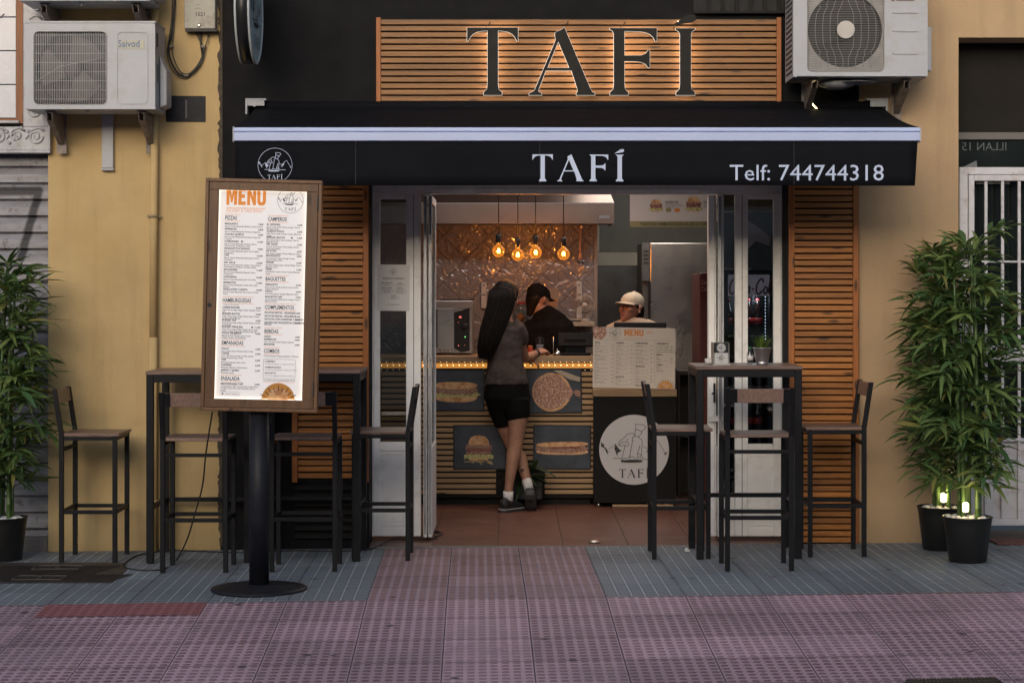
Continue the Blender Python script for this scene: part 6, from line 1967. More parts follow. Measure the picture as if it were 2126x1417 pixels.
mb = MB(); mb.lathe([(.026, 0), (.031, .005), (.031, .118), (.026, .128), (.026, .13)], (ax(1121, 2.5), 2.5, zc_), 28); mb.build('body', plain('black can', (.02, .02, .022), .3, .3), t)
mb = MB(); mb.M = frontal(ax(1121, 2.46), 2.4685, az(722, 2.47)); mb.text('HÖNLIS', .016, 0, .014, 0, 'CENTER', .9, .02); mb.text('BARRIL', .016, 0, -.004, 0, 'CENTER', .9, .02); mb.build('lettering', M['white_ink'], t)
t = thing('sauce_jar', 'small red and orange sauce jar beside the customer arm on the counter', 'jar', (ax(1100, 2.45), 2.45, zc_))
mb = MB(); mb.lathe([(.018, 0), (.020, .004), (.020, .05), (.014, .058)], (ax(1101, 2.45), 2.45, zc_), 18); mb.build('body', plain('red sauce', (.35, .04, .02), .3), t)
mb = MB(); mb.lathe([(.017, .0585), (.017, .07), (.001, .071)], (ax(1101, 2.45), 2.45, zc_), 18); mb.build('lid', plain('orange lid', (.5, .16, .05), .4), t)

# microwave oven / machine at the left end
YO = 2.55
ov = thing('oven', 'steel counter oven with black control panel lit red and green on the counter', 'oven', (ax(940, YO), YO, zc_))
x0, x1 = ax(870, YO), ax(981, YO)
mb = MB(); mb.box(x0, x1, YO, YO + .42, zc_ + .012, az(640, YO)); mb.box(x0, x1 + .004, YO - .006, YO + .42, az(640, YO) + .0005, az(624, YO)); mb.build('casing', plain('brushed oven steel', (.36, .34, .33), .35, .7, .06), ov, bevel=.004)
mb = MB(); mb.box(ax(880, YO), ax(908, YO), YO - .004, YO - .0005, az(722, YO), az(642, YO)); mb.build('door_glass', plain('dark oven glass', (.02, .017, .015), .1), ov)
mb = MB(); mb.M = frontal(0, YO - .0005, 0)
pa = [(943, 648), (975, 639), (975, 728), (957, 731), (943, 722)]
mb.poly([(ax(a, YO), az(b, YO)) for a, b in pa], .003); cp = mb.build('control_panel', M['black_plastic'], ov)
mb = MB(); mb.box(ax(908.5, YO), ax(942, YO), YO - .003, YO - .0005, az(731, YO), az(640, YO)); mb.build('front_plate', M['steel'], ov, bevel=.001)
mb = MB(); mb.lathe([(.024, 0), (.022, .014), (.012, .016)], (ax(965, YO), YO - .0036, az(677, YO)), 24, 'Y'); mb.build('knob', M['dark_grey'], cp)
mb = MB(); mb.M = frontal(0, YO - .0042, 0); mb.text('PE', .020, ax(953, YO), az(660, YO), 0, 'LEFT', .9, .02); mb.ellipse(ax(951.5, YO), az(669, YO), .0025, .0025, 0, 10); mb.ellipse(ax(952, YO), az(717, YO), .003, .0045, 0, 10); mb.ellipse(ax(965, YO), az(716, YO), .002, .003, 0, 10); mb.build('red_display', M['red_led'], cp)
mb = MB(); mb.M = frontal(0, YO - .0042, 0); mb.ellipse(ax(965.5, YO), az(699, YO), .0045, .0045, 0, 10); mb.build('green_lamp', M['green_led'], cp)
mb = MB()
for i in range(4):
    for j in range(2): mb.box(ax(912 + i * 8, YO), ax(917 + i * 8, YO), YO - .0042, YO - .0032, az(727 + 3.5*j, YO), az(725.5 + 3.5*j, YO))
mb.build('vent_slot', M['ac_dark'], ov)
t = thing('baking_tray', 'dark flat tray lying on top of the counter oven', 'tray', (ax(950, YO), YO, az(624, YO)))
mb = MB(); mb.box(ax(915, YO), ax(983, YO), YO + .01, YO + .3, az(623.3, YO), az(621, YO)); mb.box(ax(975, YO), ax(986, YO), YO + .02, YO + .06, az(620.8, YO), az(619.6, YO)); mb.build('plate', M['dark_grey'], t, bevel=.002)

# wall strips, fan, ladle, jar, shelf
YW2 = YB - .0
for (a, b, c_, d_, lb) in ((999, 1010, 586, 640, 'pale dispenser strip on the tiled wall left of the customer'), (1197, 1208, 585, 660, 'pale dispenser strip on the tiled wall behind the table fan')):
    t = thing('wall_dispenser', lb, 'dispenser', (ax((a + b) / 2, YW2), YW2 - .02, az(d_, YW2)))
    mb = MB(); mb.box(ax(a, YW2 - .03), ax(b, YW2 - .03), YW2 - .03, YW2 - .0005, az(d_, YW2), az(c_, YW2)); mb.build('housing', M['wall_strip'], t, bevel=.004)
    mb = MB(); mb.lathe([(.006, 0), (.006, .003)], (ax((a + b) / 2, YW2 - .03), YW2 - .0305, az(c_ + 6, YW2 - .03)), 12, 'Y'); mb.box(ax(a + 2, YW2 - .03), ax(b - 2, YW2 - .03), YW2 - .032, YW2 - .0305, az(c_ + 27, YW2), az(c_ + 25, YW2)); mb.build('sensor', M['dark_grey'], t)
t = thing('back_shelf', 'pale narrow shelf on the tiled wall under the fan', 'shelf', (ax(1205, 3.1), 3.1, az(677, 3.1)))
mb = MB(); mb.box(ax(1186, 3.1), ax(1234, 3.1), 3.05, YB - .001, az(677, 3.05), az(668, 3.05)); mb.box(ax(1170, 3.2), ax(1225, 3.2), 3.16, YB - .002, az(665, 3.2), az(661, 3.2)); mb.build('board', M['cream'], t, bevel=.003)
fn = thing('table_fan', 'small cream table fan with a round white hub on the back shelf', 'fan', (ax(1213, 3.12), 3.12, az(665, 3.12)))
YN = 3.10; fc = Vector((ax(1213.5, YN), YN, az(633, YN))); fr = 21 / S(YN)
mb = MB()
for i in range(44):
    a = 2 * PI * i / 44
    mb.tube([(fc.x + .22*fr*math.cos(a), YN - .022, fc.z + .22*fr*math.sin(a)), (fc.x + .8*fr*math.cos(a), YN - .020, fc.z + .8*fr*math.sin(a)), (fc.x + fr*math.cos(a), YN, fc.z + fr*math.sin(a))], .0011, 4)
for rr_ in (1.0, .62):
    pts = [(fc.x + rr_*fr*math.cos(2*PI*k_/36), YN - (.002 if rr_ == 1 else .022), fc.z + rr_*fr*math.sin(2*PI*k_/36)) for k_ in range(37)]
    mb.tube(pts, .0022, 5)
mb.build('cage', M['cream'], fn)
mb = MB(); mb.lathe([(.24*fr, 0), (.24*fr, .006), (.001, .008)], (fc.x, YN - .02, fc.z), 24, 'Y'); mb.build('hub', M['wall_strip'], fn)
mb = MB()
for i in range(3):
    mb.M = frontal(fc.x, YN + .01, fc.z, 1, 0, R(120 * i)); mb.poly(arc(0, 0, .85*fr, 10, 80, 6) + [(.1*fr, .1*fr)], .003)
mb.M = None; mb.build('blade', plain('smoky blade', (.16, .14, .13), .4), fn)
mb = MB(); mb.tube([(fc.x + .004, YN + .02, fc.z - fr*.3), (fc.x + .004, YN + .02, fc.z - fr - .018)], .009, 10); mb.lathe([(.035, 0), (.036, .008), (.02, .016), (.01, .02)], (fc.x + .004, YN + .01, az(667, YN) ), 22); mb.build('stand', M['cream'], fn)
ld = thing('ladle', 'steel ladle hanging on the tiled wall under the hood', 'ladle', (ax(1205, 3.2), 3.2, az(545, 3.2)))
mb = MB(); mb.box(ax(1202, 3.2), ax(1207.5, 3.2), 3.2, 3.203, az(538, 3.2), az(466, 3.2)); mb.build('handle', plain('copper tinted steel', (.40, .24, .18), .3, 1), ld, bevel=.001)
mb = MB(); mb.lathe([(.001, -.030), (.022, -.026), (.036, -.006), (.038, .0), (.034, -.003), (.02, -.022), (.001, -.026)], (ax(1205.5, 3.2), 3.19, az(541, 3.2)), 22); mb.build('bowl', M['chrome'], ld)
jr = thing('glass_jar', 'glass jar with a red lid between customer and cook against the tiled wall', 'jar', (ax(1081, 3.15), 3.15, az(660, 3.15)))
zj_ = az(672, 3.15)
mb = MB(); mb.lathe([(.05, 0), (.058, .01), (.058, .12), (.042, .15)], (ax(1081, 3.15), 3.15, zj_), 26); mb.build('body', M['clear'], jr)
mb = MB(); mb.lathe([(.044, .151), (.044, .17), (.001, .171)], (ax(1081, 3.15), 3.15, zj_), 26); mb.build('lid', plain('red lid', (.33, .03, .02), .4), jr)
mb = MB(); mb.lathe([(.001, .02), (.03, .03), (.034, .06), (.001, .09)], (ax(1081, 3.15), 3.15, zj_), 12); mb.build('contents', plain('orange contents', (.45, .18, .06), .6), jr)
t = thing('back_worktop', 'dark worktop with pale clutter along the tiled wall', 'worktop', (0, 3.1, 0))
mb = MB(); mb.box(-1.7, ax(1233, 3.0), 2.95, YB - .002, .86, .90); mb.box(-1.7, ax(1233, 3.0), 2.99, YB - .003, .05, .86); mb.build('body', M['dark_room'], t, bevel=.004)
t = thing('wall_poster', 'small cream poster with orange words on the tiled wall behind the cook', 'poster', (ax(1146, YB), YB - .002, az(640, YB)))
mb = MB(); mb.M = frontal(ax(1146, YB), YB - .0015, az(620, YB)); mb.poly([(-.05, -.085), (.05, -.085), (.05, .085), (-.05, .085)], .001); mb.build('sheet', plain('tan sheet', (.36, .28, .22), .6), t)
mb = MB(); mb.M = frontal(ax(1146, YB), YB - .003, az(633, YB)); mb.text('COMBO', .034, 0, .024, 0, 'CENTER', .75, .03); mb.text('MENU', .036, 0, -.008, 0, 'CENTER', .8, .03); mb.build('lettering', M['orange_ink'], t)

# extractor hood
YH = 2.75
hd = thing('extractor_hood', 'long stainless extractor hood above the tiled wall behind the bulbs', 'extractor hood', (0, YH, az(465, YH)))
x0, x1 = -1.7, ax(1275, YH)
z0, z1, z2 = az(464, YH), az(421, YH), az(380, YH)
mb = MB()
mb.box(x0, x1, YH, YH + .012, z0, z1); mb.box(x1 - .012, x1, YH + .0125, YB - .002, z0, z1)
vs = [(x0, YH, z1 + .001), (x1, YH, z1 + .001), (x1 - .16, YH + .30, z2 + .30), (x0, YH + .30, z2 + .30), (x1, YB - .004, z1 + .001), (x1 - .16, YB - .004, z2 + .30)]
mb.add(vs, [(0, 1, 2, 3), (1, 4, 5, 2)])
mb.box(x0, x1 - .013, YH + .0125, YB - .003, z0 + .01, z0 + .016)
mb.build('canopy', plain('hood steel', (.25, .205, .185), .38, .8, .08, 2, .05, 60), hd)
mb = MB(); mb.box(ax(1244, YH), ax(1266, YH), YH - .004, YH - .0005, az(454, YH), az(447, YH)); mb.build('name_plate', M['alu'], hd)
mb = MB(); mb.box(x0, x1, YH - .003, YH - .0005, z1 - .006, z1); mb.build('trim', M['alu'], hd)

# pendant bulbs
zceil = 2.42
for (px_, py_s, py_b, lb) in ((1035, 488, 521, 'leftmost'), (1075, 497, 529, 'second from left'), (1112, 492, 524, 'third from left'), (1170, 495, 527, 'rightmost')):
    YL = 2.3
    x = ax(px_, YL)
    t = thing('pendant_bulb', 'glowing amber bulb on a black cord, %s of the four over the counter' % lb, 'pendant lamp', (x, YL, az(py_b, YL)), 'bare amber bulbs hanging over the counter')
    mb = MB(); mb.tube([(x, YL, az(py_s - 2, YL)), (x + .001, YL, 2.70)], .0042, 6); mb.lathe([(.03, -.02), (.032, -.0005)], (x, YL, 2.704), 16); mb.build('cord', M['cable'], t)
    mb = MB(); zs = az(py_s, YL); mb.lathe([(.006, .012), (.017, .006), (.0195, 0), (.0195, -.055), (.016, -.060)], (x, YL, zs), 20); mb.build('socket', M['black_plastic'], t)
    zc = az(py_b, YL); r_ = 12.8 / S(YL)
    prof = [(.0125, zs - .060 - zc)] + [(r_ * math.cos(a), r_ * math.sin(a)) for a in [R(62 - 12 * i) for i in range(13)]] + [(.001, -r_)]
    mb = MB(); mb.lathe(prof, (x, YL, zc), 28); mb.build('globe', M['amber'], t)
    mb = MB()
    for i in range(5):
        a = 2 * PI * i / 5
        mb.tube([(x + .006*math.cos(a), YL + .006*math.sin(a), zc + .018), (x + .009*math.cos(a), YL + .009*math.sin(a), zc - .016)], .0014, 5)
    mb.build('filament', M['filament'], t)
    pd = bpy.data.lights.new('bulb_light', 'POINT'); pd.energy = 3.4; pd.color = (1.0, .55, .22); pd.shadow_soft_size = .015
    po = bpy.data.objects.new('bulb_light', pd); COL.objects.link(po); po.location = (x, YL, zc)
cl_ = bpy.data.lights.new('interior_fill', 'AREA'); cl_.size = 1.6; cl_.size_y = .3; cl_.shape = 'RECTANGLE'; cl_.energy = 16; cl_.color = (1, .92, .87)
co = bpy.data.objects.new('interior_fill', cl_); COL.objects.link(co); co.location = (.1, 1.4, 2.66)  # unseen fill lamp added to lift the dim interior

c2 = bpy.data.lights.new('interior_fill', 'AREA'); c2.size = .9; c2.energy = 16; c2.color = (1, .90, .80)
c2o = bpy.data.objects.new('interior_fill', c2); COL.objects.link(c2o); c2o.location = (1.0, 2.9, 2.66)  # second unseen fill, added where the back right stayed too dark
# right part of the room: fridge, hatch, banner, coolers
YFg = 3.3
fg = thing('fridge', 'tall stainless steel fridge behind the cashier', 'fridge', (ax(1400, YFg), YFg, 0))
xa_, xb_ = ax(1335, YFg), ax(1560, YFg)
zt2 = az(504, YFg)
mb = MB(); mb.box(xa_, xb_, YFg + .03, YFg + .7, .1, zt2); 
mb.build('body', plain('grey fridge side', (.10, .10, .10), .5), fg, bevel=.004)
mb = MB(); mb.box(ax(1350, YFg), xb_, YFg, YFg + .0295, .12, zt2); mb.build('door', M['steel'], fg, bevel=.006)
mb = MB(); mb.box(ax(1333, YFg), ax(1349, YFg), YFg + .004, YFg + .0295, az(583, YFg), zt2); mb.build('vent_panel', plain('grey fridge grille', (.14, .14, .14), .5, .5), fg)
mb = MB()
for i in range(4): mb.box(ax(1336, YFg), ax(1346, YFg), YFg, YFg + .0035, az(522 + 8*i, YFg), az(520 + 8*i, YFg))
mb.build('vent_slot', M['ac_dark'], fg)
mb = MB(); mb.box(ax(1345.5, YFg), ax(1348.5, YFg), YFg - .03, YFg - .001, .3, az(584, YFg)); mb.build('door_seal', M['black_plastic'], fg)
ht = thing('serving_hatch', 'pale framed hatch with steel splashback left of the fridge', 'hatch', (ax(1290, 4.5), 4.5, 0))
Y4 = 4.6
mb = MB(); mb.box(ax(1236, Y4), ax(1380, Y4), Y4, Y4 + .03, az(552, Y4), az(524, Y4)); mb.box(ax(1232, Y4), ax(1245, Y4), Y4 + .001, Y4 + .03, az(523.5, Y4), 2.6); mb.build('frame', plain('cream aluminium', (.50, .47, .40), .5), ht, bevel=.004)
mb = MB(); mb.box(ax(1215, Y4), ax(1380, Y4), Y4 + .01, Y4 + .03, .1, az(553, Y4)); mb.build('splashback', plain('dull steel sheet', (.22, .22, .22), .32, .9, .2, 3), ht)
mb = MB(); mb.M = frontal(0, Y4 + .06, 0); mb.M = None; mb.box(ax(1246, Y4), ax(1560, Y4), Y4 + .04, Y4 + .05, az(524, Y4), 2.65)
mb.build('tiled_backing', plain('grey green tile', (.16, .165, .145), .35), ht)

YBn = 2.4
bn = thing('menu_banner', 'cream hanging banner with two printed burgers and an olive slogan band', 'banner', (ax(1420, YBn), YBn, az(472, YBn)))
xa_, xb_ = ax(1308, YBn), ax(1560, YBn)
mb = MB(); mb.box(xa_, xb_, YBn, YBn + .01, az(459, YBn), az(395, YBn)); b1_ = mb.build('board', M['banner'], bn)
mb = MB(); mb.box(xa_, xb_, YBn, YBn + .01, az(471, YBn), az(459.1, YBn)); b2_ = mb.build('slogan_band', M['olive'], bn)
mb = MB(); mb.M = frontal(0, YBn - .001, 0); k = 1 / S(YBn)
mb.text('“NUESTRAS HAMBURGUESAS HACEN LA DIFERENCIA”', 8.6 * k, ax(1328, YBn), az(468, YBn), 0, 'LEFT', .80, .012); mb.build('lettering', M['ink'], b2_)
mb = MB(); mb.M = frontal(0, YBn - .001, 0)
for (xx, tt) in ((1381, 'BURGER TAFÍ'), (1461, 'BURGER BACON')):
    mb.text(tt, 5.2 * k, ax(xx, YBn), az(421, YBn), 0, 'LEFT', .85, .025)
    for i, l in enumerate(('DOBLE TERNERA ANGUS,', 'CHEDDAR, RÚCULA Y CEBOLLA', 'CARAMELIZADA')): mb.text(l, 3.2 * k, ax(xx, YBn), az(424.5 + 3.6*i, YBn), 0, 'LEFT', .85)
mb.build('lettering', M['ink'], b1_)
for xx in (1362, 1440):
    burger_pic(b1_, frontal(ax(xx, YBn), YBn - .0005, az(427 if xx == 1362 else 424, YBn)), (13 if xx == 1362 else 16) * k)
for xx, mt_ in ((1388, 'olive'), (1406, 'orange_ink')):
    mb = MB(); mb.M = frontal(0, YBn - .001, 0); mb.ellipse(ax(xx, YBn), az(436, YBn), 6 * k, 4.6 * k); mb.build('price_tag', M[mt_], b1_)
mb = MB()
for xx in (1330, 1465): mb.tube([(ax(xx, YBn), YBn + .005, az(395, YBn)), (ax(xx, YBn), YBn + .005, 2.70)], .0015, 5)
mb.build('hanger', M['cable'], bn)

YR = 2.2
rc = thing('red_cooler', 'red drinks cooler side with white lettering at the right edge of the doorway', 'cooler', (ax(1475, YR), YR, 0))
mb = MB(); mb.box(ax(1453, YR), ax(1486, YR), YR, YR + .6, .02, az(566, YR)); mb.build('body', M['red_plastic'], rc, bevel=.01)
mb = MB(); mb.M = frontal(0, YR - .001, 0); mb.text('Coca', 13 * k, ax(1456, YR), az(590, YR), 0, 'LEFT', .6); mb.text('Cola', 13 * k, ax(1456, YR), az(604, YR), 0, 'LEFT', .6); mb.build('lettering', plain('faded white print', (.36, .2, .18), .5), rc)
ck = thing('drinks_cooler', 'glass fronted drinks cooler with lit header and cola bottles behind the right door leaf', 'cooler', (ax(1560, 1.5), 1.5, 0))
YK2 = 1.35
xa_, xb_ = ax(1502, YK2), ax(1604, YK2)
mb = MB(); mb.box(xa_, xa_ + .03, YK2, YK2 + .55, .05, az(560, YK2)); mb.box(xb_ - .02, xb_, YK2, YK2 + .55, .05, az(560, YK2)); mb.box(xa_ + .0305, xb_ - .0205, YK2 + .50, YK2 + .55, .05, az(560, YK2)); mb.box(xa_ + .0305, xb_ - .0205, YK2 + .001, YK2 + .4995, az(576, YK2), az(560, YK2))
mb.box(xa_ + .0305, xb_ - .0205, YK2, YK2 + .4995, .05, .25)
mb.build('cabinet', M['black_plastic'], ck)
mb = MB(); mb.box(xa_ + .031, xb_ - .021, YK2 - .006, YK2 - .0005, az(614, YK2), az(570, YK2)); hdr = mb.build('header_light', emis('lit header', (.62, .52, .66), .16, (.5, .45, .5)), ck)
mb = MB(); mb.M = frontal(0, YK2 - .0075, 0); kk = 1 / S(YK2)
def script_word(mb, x, y, h_):
    """flowing cursive drawn as strokes"""
    C_ = [[(.9,.9),(.75,1.15),(.45,1.2),(.15,.9),(.05,.5),(.2,.1),(.5,0),(.85,.25)], [(1.3,.6),(1.1,.6),(1.0,.3),(1.15,.02),(1.4,.1),(1.5,.4),(1.3,.6)], [(2.0,.5),(1.85,.62),(1.65,.4),(1.7,.08),(1.95,.05),(2.15,.25)], [(2.7,.55),(2.5,.62),(2.3,.35),(2.4,.03),(2.6,.15),(2.75,.6),(2.7,.15),(2.9,.1)],
          [(3.05,.4),(3.35,.4)], [(4.5,.95),(4.3,1.25),(3.95,1.15),(3.65,.7),(3.7,.15),(4.1,0),(4.45,.3)], [(4.95,.6),(4.75,.55),(4.65,.25),(4.85,.02),(5.1,.15),(5.1,.45),(4.95,.6)], [(5.2,.2),(5.5,.9),(5.6,1.3),(5.4,1.2),(5.35,.5),(5.45,.05),(5.65,.15)], [(6.1,.55),(5.9,.6),(5.75,.3),(5.85,.03),(6.05,.15),(6.15,.6),(6.15,.15),(6.4,.15)]]
    for i, l in enumerate(C_):
        P_ = spline([Vector((a, b, 0)) for a, b in l], 4)
        mb.ribbon([(x + (p.x + p.y * .18) * h_ * .62, y + p.y * h_) for p in P_], .14 * h_, .0001 * i)
script_word(mb, xa_ + .034, az(610, YK2), 25 * kk)
mb.build('lettering', plain('dark red print', (.22, .02, .04), .5), hdr)
mb = MB()
for i in range(24): mb.lathe([(.0028, 0), (.002, .002)], (ax(1589, YK2), YK2 - .001, az(616 + 6.7 * i, YK2)), 6, 'Y')
mb.build('cold_led', M['led_cold'], ck)
mb = MB()
for yy in (697, 802, 905, 1010): mb.box(xa_ + .031, xb_ - .021, YK2 + .03, YK2 + .49, az(yy + 2, YK2), az(yy, YK2))
mb.build('shelf', M['alu'], ck)
pd = bpy.data.lights.new('cooler_light', 'POINT'); pd.energy = 1.5; pd.color = (.8, .85, 1); pd.shadow_soft_size = .03
po = bpy.data.objects.new('cooler_light', pd); COL.objects.link(po); po.location = (ax(1570, YK2), YK2 + .08, az(622, YK2))
lab = plain('red bottle label', (.42, .03, .03), .4)
bprof = [(.022, 0), (.028, .006), (.028, .05), (.025, .07), (.029, .10), (.027, .13), (.014, .17), (.011, .19), (.011, .205)]
protos = None
cola = plain('dark cola', (.02, .008, .006), .12)
for row, (yy) in enumerate((697, 802, 905)):
    for i in range(4):
        x = ax(1512 + 20.5 * i, YK2 + .1)
        z = az(yy, YK2) + .002
        lb_ = 'cola bottle with red label in the drinks cooler, %s shelf, %s from the left' % (('top', 'middle', 'lower')[row], ('first', 'second', 'third', 'fourth')[i])
        if protos is None:
            t = thing('cola_bottle', lb_, 'bottle', (0, 0, 0), 'cola bottles in the drinks cooler')
            mb = MB(); mb.lathe([(r_ * 1.15, h_ * 1.15) for r_, h_ in bprof], (0, 0, 0), 18); mb.build('body', cola, t)
            mb = MB(); mb.lathe([(.0336, .075), (.0340, .12)], (0, 0, 0), 18); mb.build('paper_label', lab, t)
            mb = MB(); mb.lathe([(.014, .2365), (.015, .25), (.001, .252)], (0, 0, 0), 14); mb.build('cap', lab, t)
            protos = t
        else: t = copy_tree(protos); t['label'] = lb_
        t.location = (x, YK2 + .10, z)
# upper glow line and picture seen through the right pane, upright cupboard behind the left pane
t = thing('poster_panel', 'grey and white picture panel above the drinks cooler seen through the right pane', 'poster', (ax(1580, 1.6), 1.62, 1.7))
mb = MB(); mb.box(ax(1500, 1.6), ax(1606, 1.6), 1.61, 1.63, az(556, 1.6), az(440, 1.6)); o = mb.build('panel', plain('slate poster', (.13, .14, .17), .35, 0, .3, 3), t)
mb = MB(); mb.M = frontal(0, 1.6085, 0); mb.poly([(ax(a, 1.6), az(b, 1.6)) for a, b in ((1550, 455), (1572, 470), (1600, 492), (1598, 510), (1570, 500), (1550, 520))], .001); mb.build('printed_shape', plain('lilac print', (.5, .42, .52), .5), o)
t = thing('led_strip', 'thin warm light line across the top of the right door pane', 'light strip', (ax(1580, .6), .6, az(391, .6)))
mb = MB(); mb.box(ax(1540, .6), ax(1615, .6), .6, .606, az(393, .6), az(391.6, .6)); mb.build('tube', M['led_warm'], t)
t = thing('led_strip', 'thin warm light line across the top of the left door pane', 'light strip', (ax(815, .6), .6, az(391, .6)))
mb = MB(); mb.box(ax(780, .6), ax(850, .6), .6, .606, az(393, .6), az(391.6, .6)); mb.build('tube', M['led_warm'], t)
t = thing('timber_bulkhead', 'grey timber bulkhead above the cooler inside the right door pane', 'panel', (ax(1580, .8), .8, 2.0))
mb = MB(); mb.box(ax(1500, .8), ax(1660, .8), .8, .82, az(438, .8), az(396, .8)); mb.build('board', wood('grey timber', (.10, .085, .07), (.2, .17, .14), 'Z', 0, .6, 1, False), t)
# dark shelving behind the cabinet at the right of the room
t = thing('dark_shelving', 'dark shelving in the shade between the cabinet and the folded door leaves', 'shelving', (ax(1440, 2.8), 2.8, 0))
mb = MB(); mb.box(ax(1408, 2.8), ax(1412, 2.8), 2.8, 3.2, 0, .95); mb.box(ax(1412, 2.8), ax(1452, 2.8), 2.8, 3.2, .92, .95); mb.box(ax(1412, 2.8), ax(1452, 2.8), 2.8, 3.2, .45, .47); mb.box(ax(1412, 2.8), ax(1452, 2.8), 3.19, 3.2, 0, .92); mb.build('shelf_board', M['dark_room'], t)
# led strips on the outside wall
t = thing('led_strip', 'short curved warm light strip below the right air conditioner', 'light strip', at(1687, 200, -.08))
mb = MB(); mb.tube(spline([at(1699, 166, -.12), at(1692, 178, -.11), at(1682, 192, -.08), at(1682, 205, -.08), at(1687, 216, -.08), at(1696, 226, -.08)]), .0045, 8); mb.build('tube', M['led_warm'], t)
# ---------------------------------------------------------------- people
def loft(mb, pts, ref=(1, 0, 0), n=16):
    """pts: (centre, r_side, r_other); rings square to the path, closed at both ends"""
    P = [Vector(p[0]) for p in pts]; vs = []; fs = []
    for i, (c, ra, rb) in enumerate(pts):
        d = (P[min(i + 1, len(P) - 1)] - P[max(i - 1, 0)]).normalized()
        a = Vector(ref) - d * Vector(ref).dot(d)
        a.normalize(); b = d.cross(a)
        for k in range(n):
            t = 2 * PI * k / n
            vs.append(P[i] + a * (ra * math.cos(t)) + b * (rb * math.sin(t)))
    for i in range(len(P) - 1):
        for k in range(n):
            k2 = (k + 1) % n
            fs.append((i*n+k, i*n+k2, (i+1)*n+k2, (i+1)*n+k))
    fs.append(tuple(range(n - 1, -1, -1))); fs.append(tuple(range((len(P)-1)*n, len(P)*n)))
    mb.add(vs, fs, True)
def ball(mb, c, r, rz=None, n=12):
    rz = rz or r
    mb.lathe([(.001, -rz)] + [(r*math.cos(R(a)), rz*math.sin(R(a))) for a in (-60, -35, -10, 15, 40, 65)] + [(.001, rz)], tuple(c), n)
SK = [(-.005,.060,.018,.015),(.012,.052,.034,.034),(.035,.034,.052,.060),(.065,.018,.062,.077),(.10,.008,.068,.087),(.13,.002,.072,.093),(.16,-.004,.073,.093),(.19,-.006,.063,.080),(.21,-.008,.045,.056),(.223,-.008,.018,.022)]
def head_frame(c, fwd, tilt=0.0, roll=0.0):
    """local x = side (the person's right hand side seen from behind is +x), y = forward, z up, origin at the chin level on the axis"""
    f = Vector(fwd).normalized()
    rz = math.atan2(f.y, f.x) - PI / 2
    return Matrix.Translation(c) @ Matrix.Rotation(rz, 4, 'Z') @ Matrix.Rotation(tilt, 4, 'X') @ Matrix.Rotation(roll, 4, 'Y')
def skull(mb, H, k=1.0, ears=True):
    pts = [(H @ Vector((0, f, z)), rs * k, rf * k) for z, f, rs, rf in SK]
    ref = (H.to_3x3() @ Vector((1, 0, 0)))
    vs = []; fs = []; n = 20
    for z, f, rs, rf in SK:
        for q_ in range(n):
            t = 2*PI*q_/n
            vs.append(H @ Vector((rs*k*math.cos(t), f + rf*k*math.sin(t), z)))
    for i in range(len(SK) - 1):
        for q_ in range(n):
            q2 = (q_ + 1) % n
            fs.append((i*n+q_, i*n+q2, (i+1)*n+q2, (i+1)*n+q_))
    fs.append(tuple(range(n-1, -1, -1))); fs.append(tuple(range((len(SK)-1)*n, len(SK)*n)))
    mb.add(vs, fs, True)
    hp = lambda x, y, z: H @ Vector((x, y, z))
    loft(mb, [(hp(0, .088, .124), .007, .007), (hp(0, .100, .104), .009, .010), (hp(0, .112, .085), .013, .011), (hp(0, .098, .076), .012, .008)], ref, 10)
    for s_ in (-1, 1): ball(mb, hp(.011 * s_, .098, .080), .008)
    loft(mb, [(hp(-.026, .080, .054), .006, .005), (hp(0, .096, .056), .010, .007), (hp(.026, .080, .054), .006, .005)], (0, 0, 1), 8)
    loft(mb, [(hp(-.024, .078, .045), .006, .005), (hp(0, .092, .044), .009, .008), (hp(.024, .078, .045), .006, .005)], (0, 0, 1), 8)
    ball(mb, hp(0, .078, .014), .020)
    loft(mb, [(hp(-.055, .062, .132), .007, .008), (hp(-.030, .084, .137), .008, .008), (hp(0, .090, .134), .008, .008), (hp(.030, .084, .137), .008, .008), (hp(.055, .062, .132), .007, .008)], (0, 0, 1), 8)
    for s_ in (-1, 1):
        ball(mb, hp(.044*s_, .060, .085), .022)
        if ears:
            loft(mb, [(hp(.072*s_, -.002, .080), .006, .008), (hp(.080*s_, -.008, .092), .007, .014), (hp(.083*s_, -.012, .112), .007, .018), (hp(.078*s_, -.010, .128), .006, .010)], (H.to_3x3() @ Vector((1, 0, 0))), 10)
def hand(mb, wrist, d, up, curl=.8, side=1, sc=1.0):
    """palm with four bent fingers of unequal length and a thumb from its side"""
    d = Vector(d).normalized(); up = Vector(up); up = (up - d * up.dot(d)).normalized(); s_ = d.cross(up) * side
    w0 = Vector(wrist)
    loft(mb, [(w0, .024*sc, .019*sc), (w0 + d*.03*sc, .034*sc, .017*sc), (w0 + d*.065*sc, .040*sc, .015*sc), (w0 + d*.088*sc, .038*sc, .012*sc)], s_, 12)
    for i, (o, L_) in enumerate(((-.030, .060), (-.010, .074), (.010, .078), (.029, .068))):
        p = w0 + d*.082*sc + s_*o*sc; a = .15; pts = [(p, .0095*sc, .0095*sc)]
        for j, f_ in enumerate((.45, .32, .23)):
            a += curl * (.75 if j else .5)
            p = p + (d*math.cos(a) - up*math.sin(a)) * L_ * f_ * sc
            r_ = (.0088, .0080, .0062)[j] * sc
            pts.append((p, r_, r_))
        loft(mb, pts, s_, 8)
    p = w0 + d*.025*sc - s_*.030*sc
    loft(mb, [(p, .012*sc, .012*sc), (p + (d*.6 - s_*.75 - up*.25).normalized()*.032*sc, .0105*sc, .0105*sc), (p + (d*.9 - s_*.35 - up*.45).normalized()*.062*sc, .008*sc, .008*sc)], up, 8)

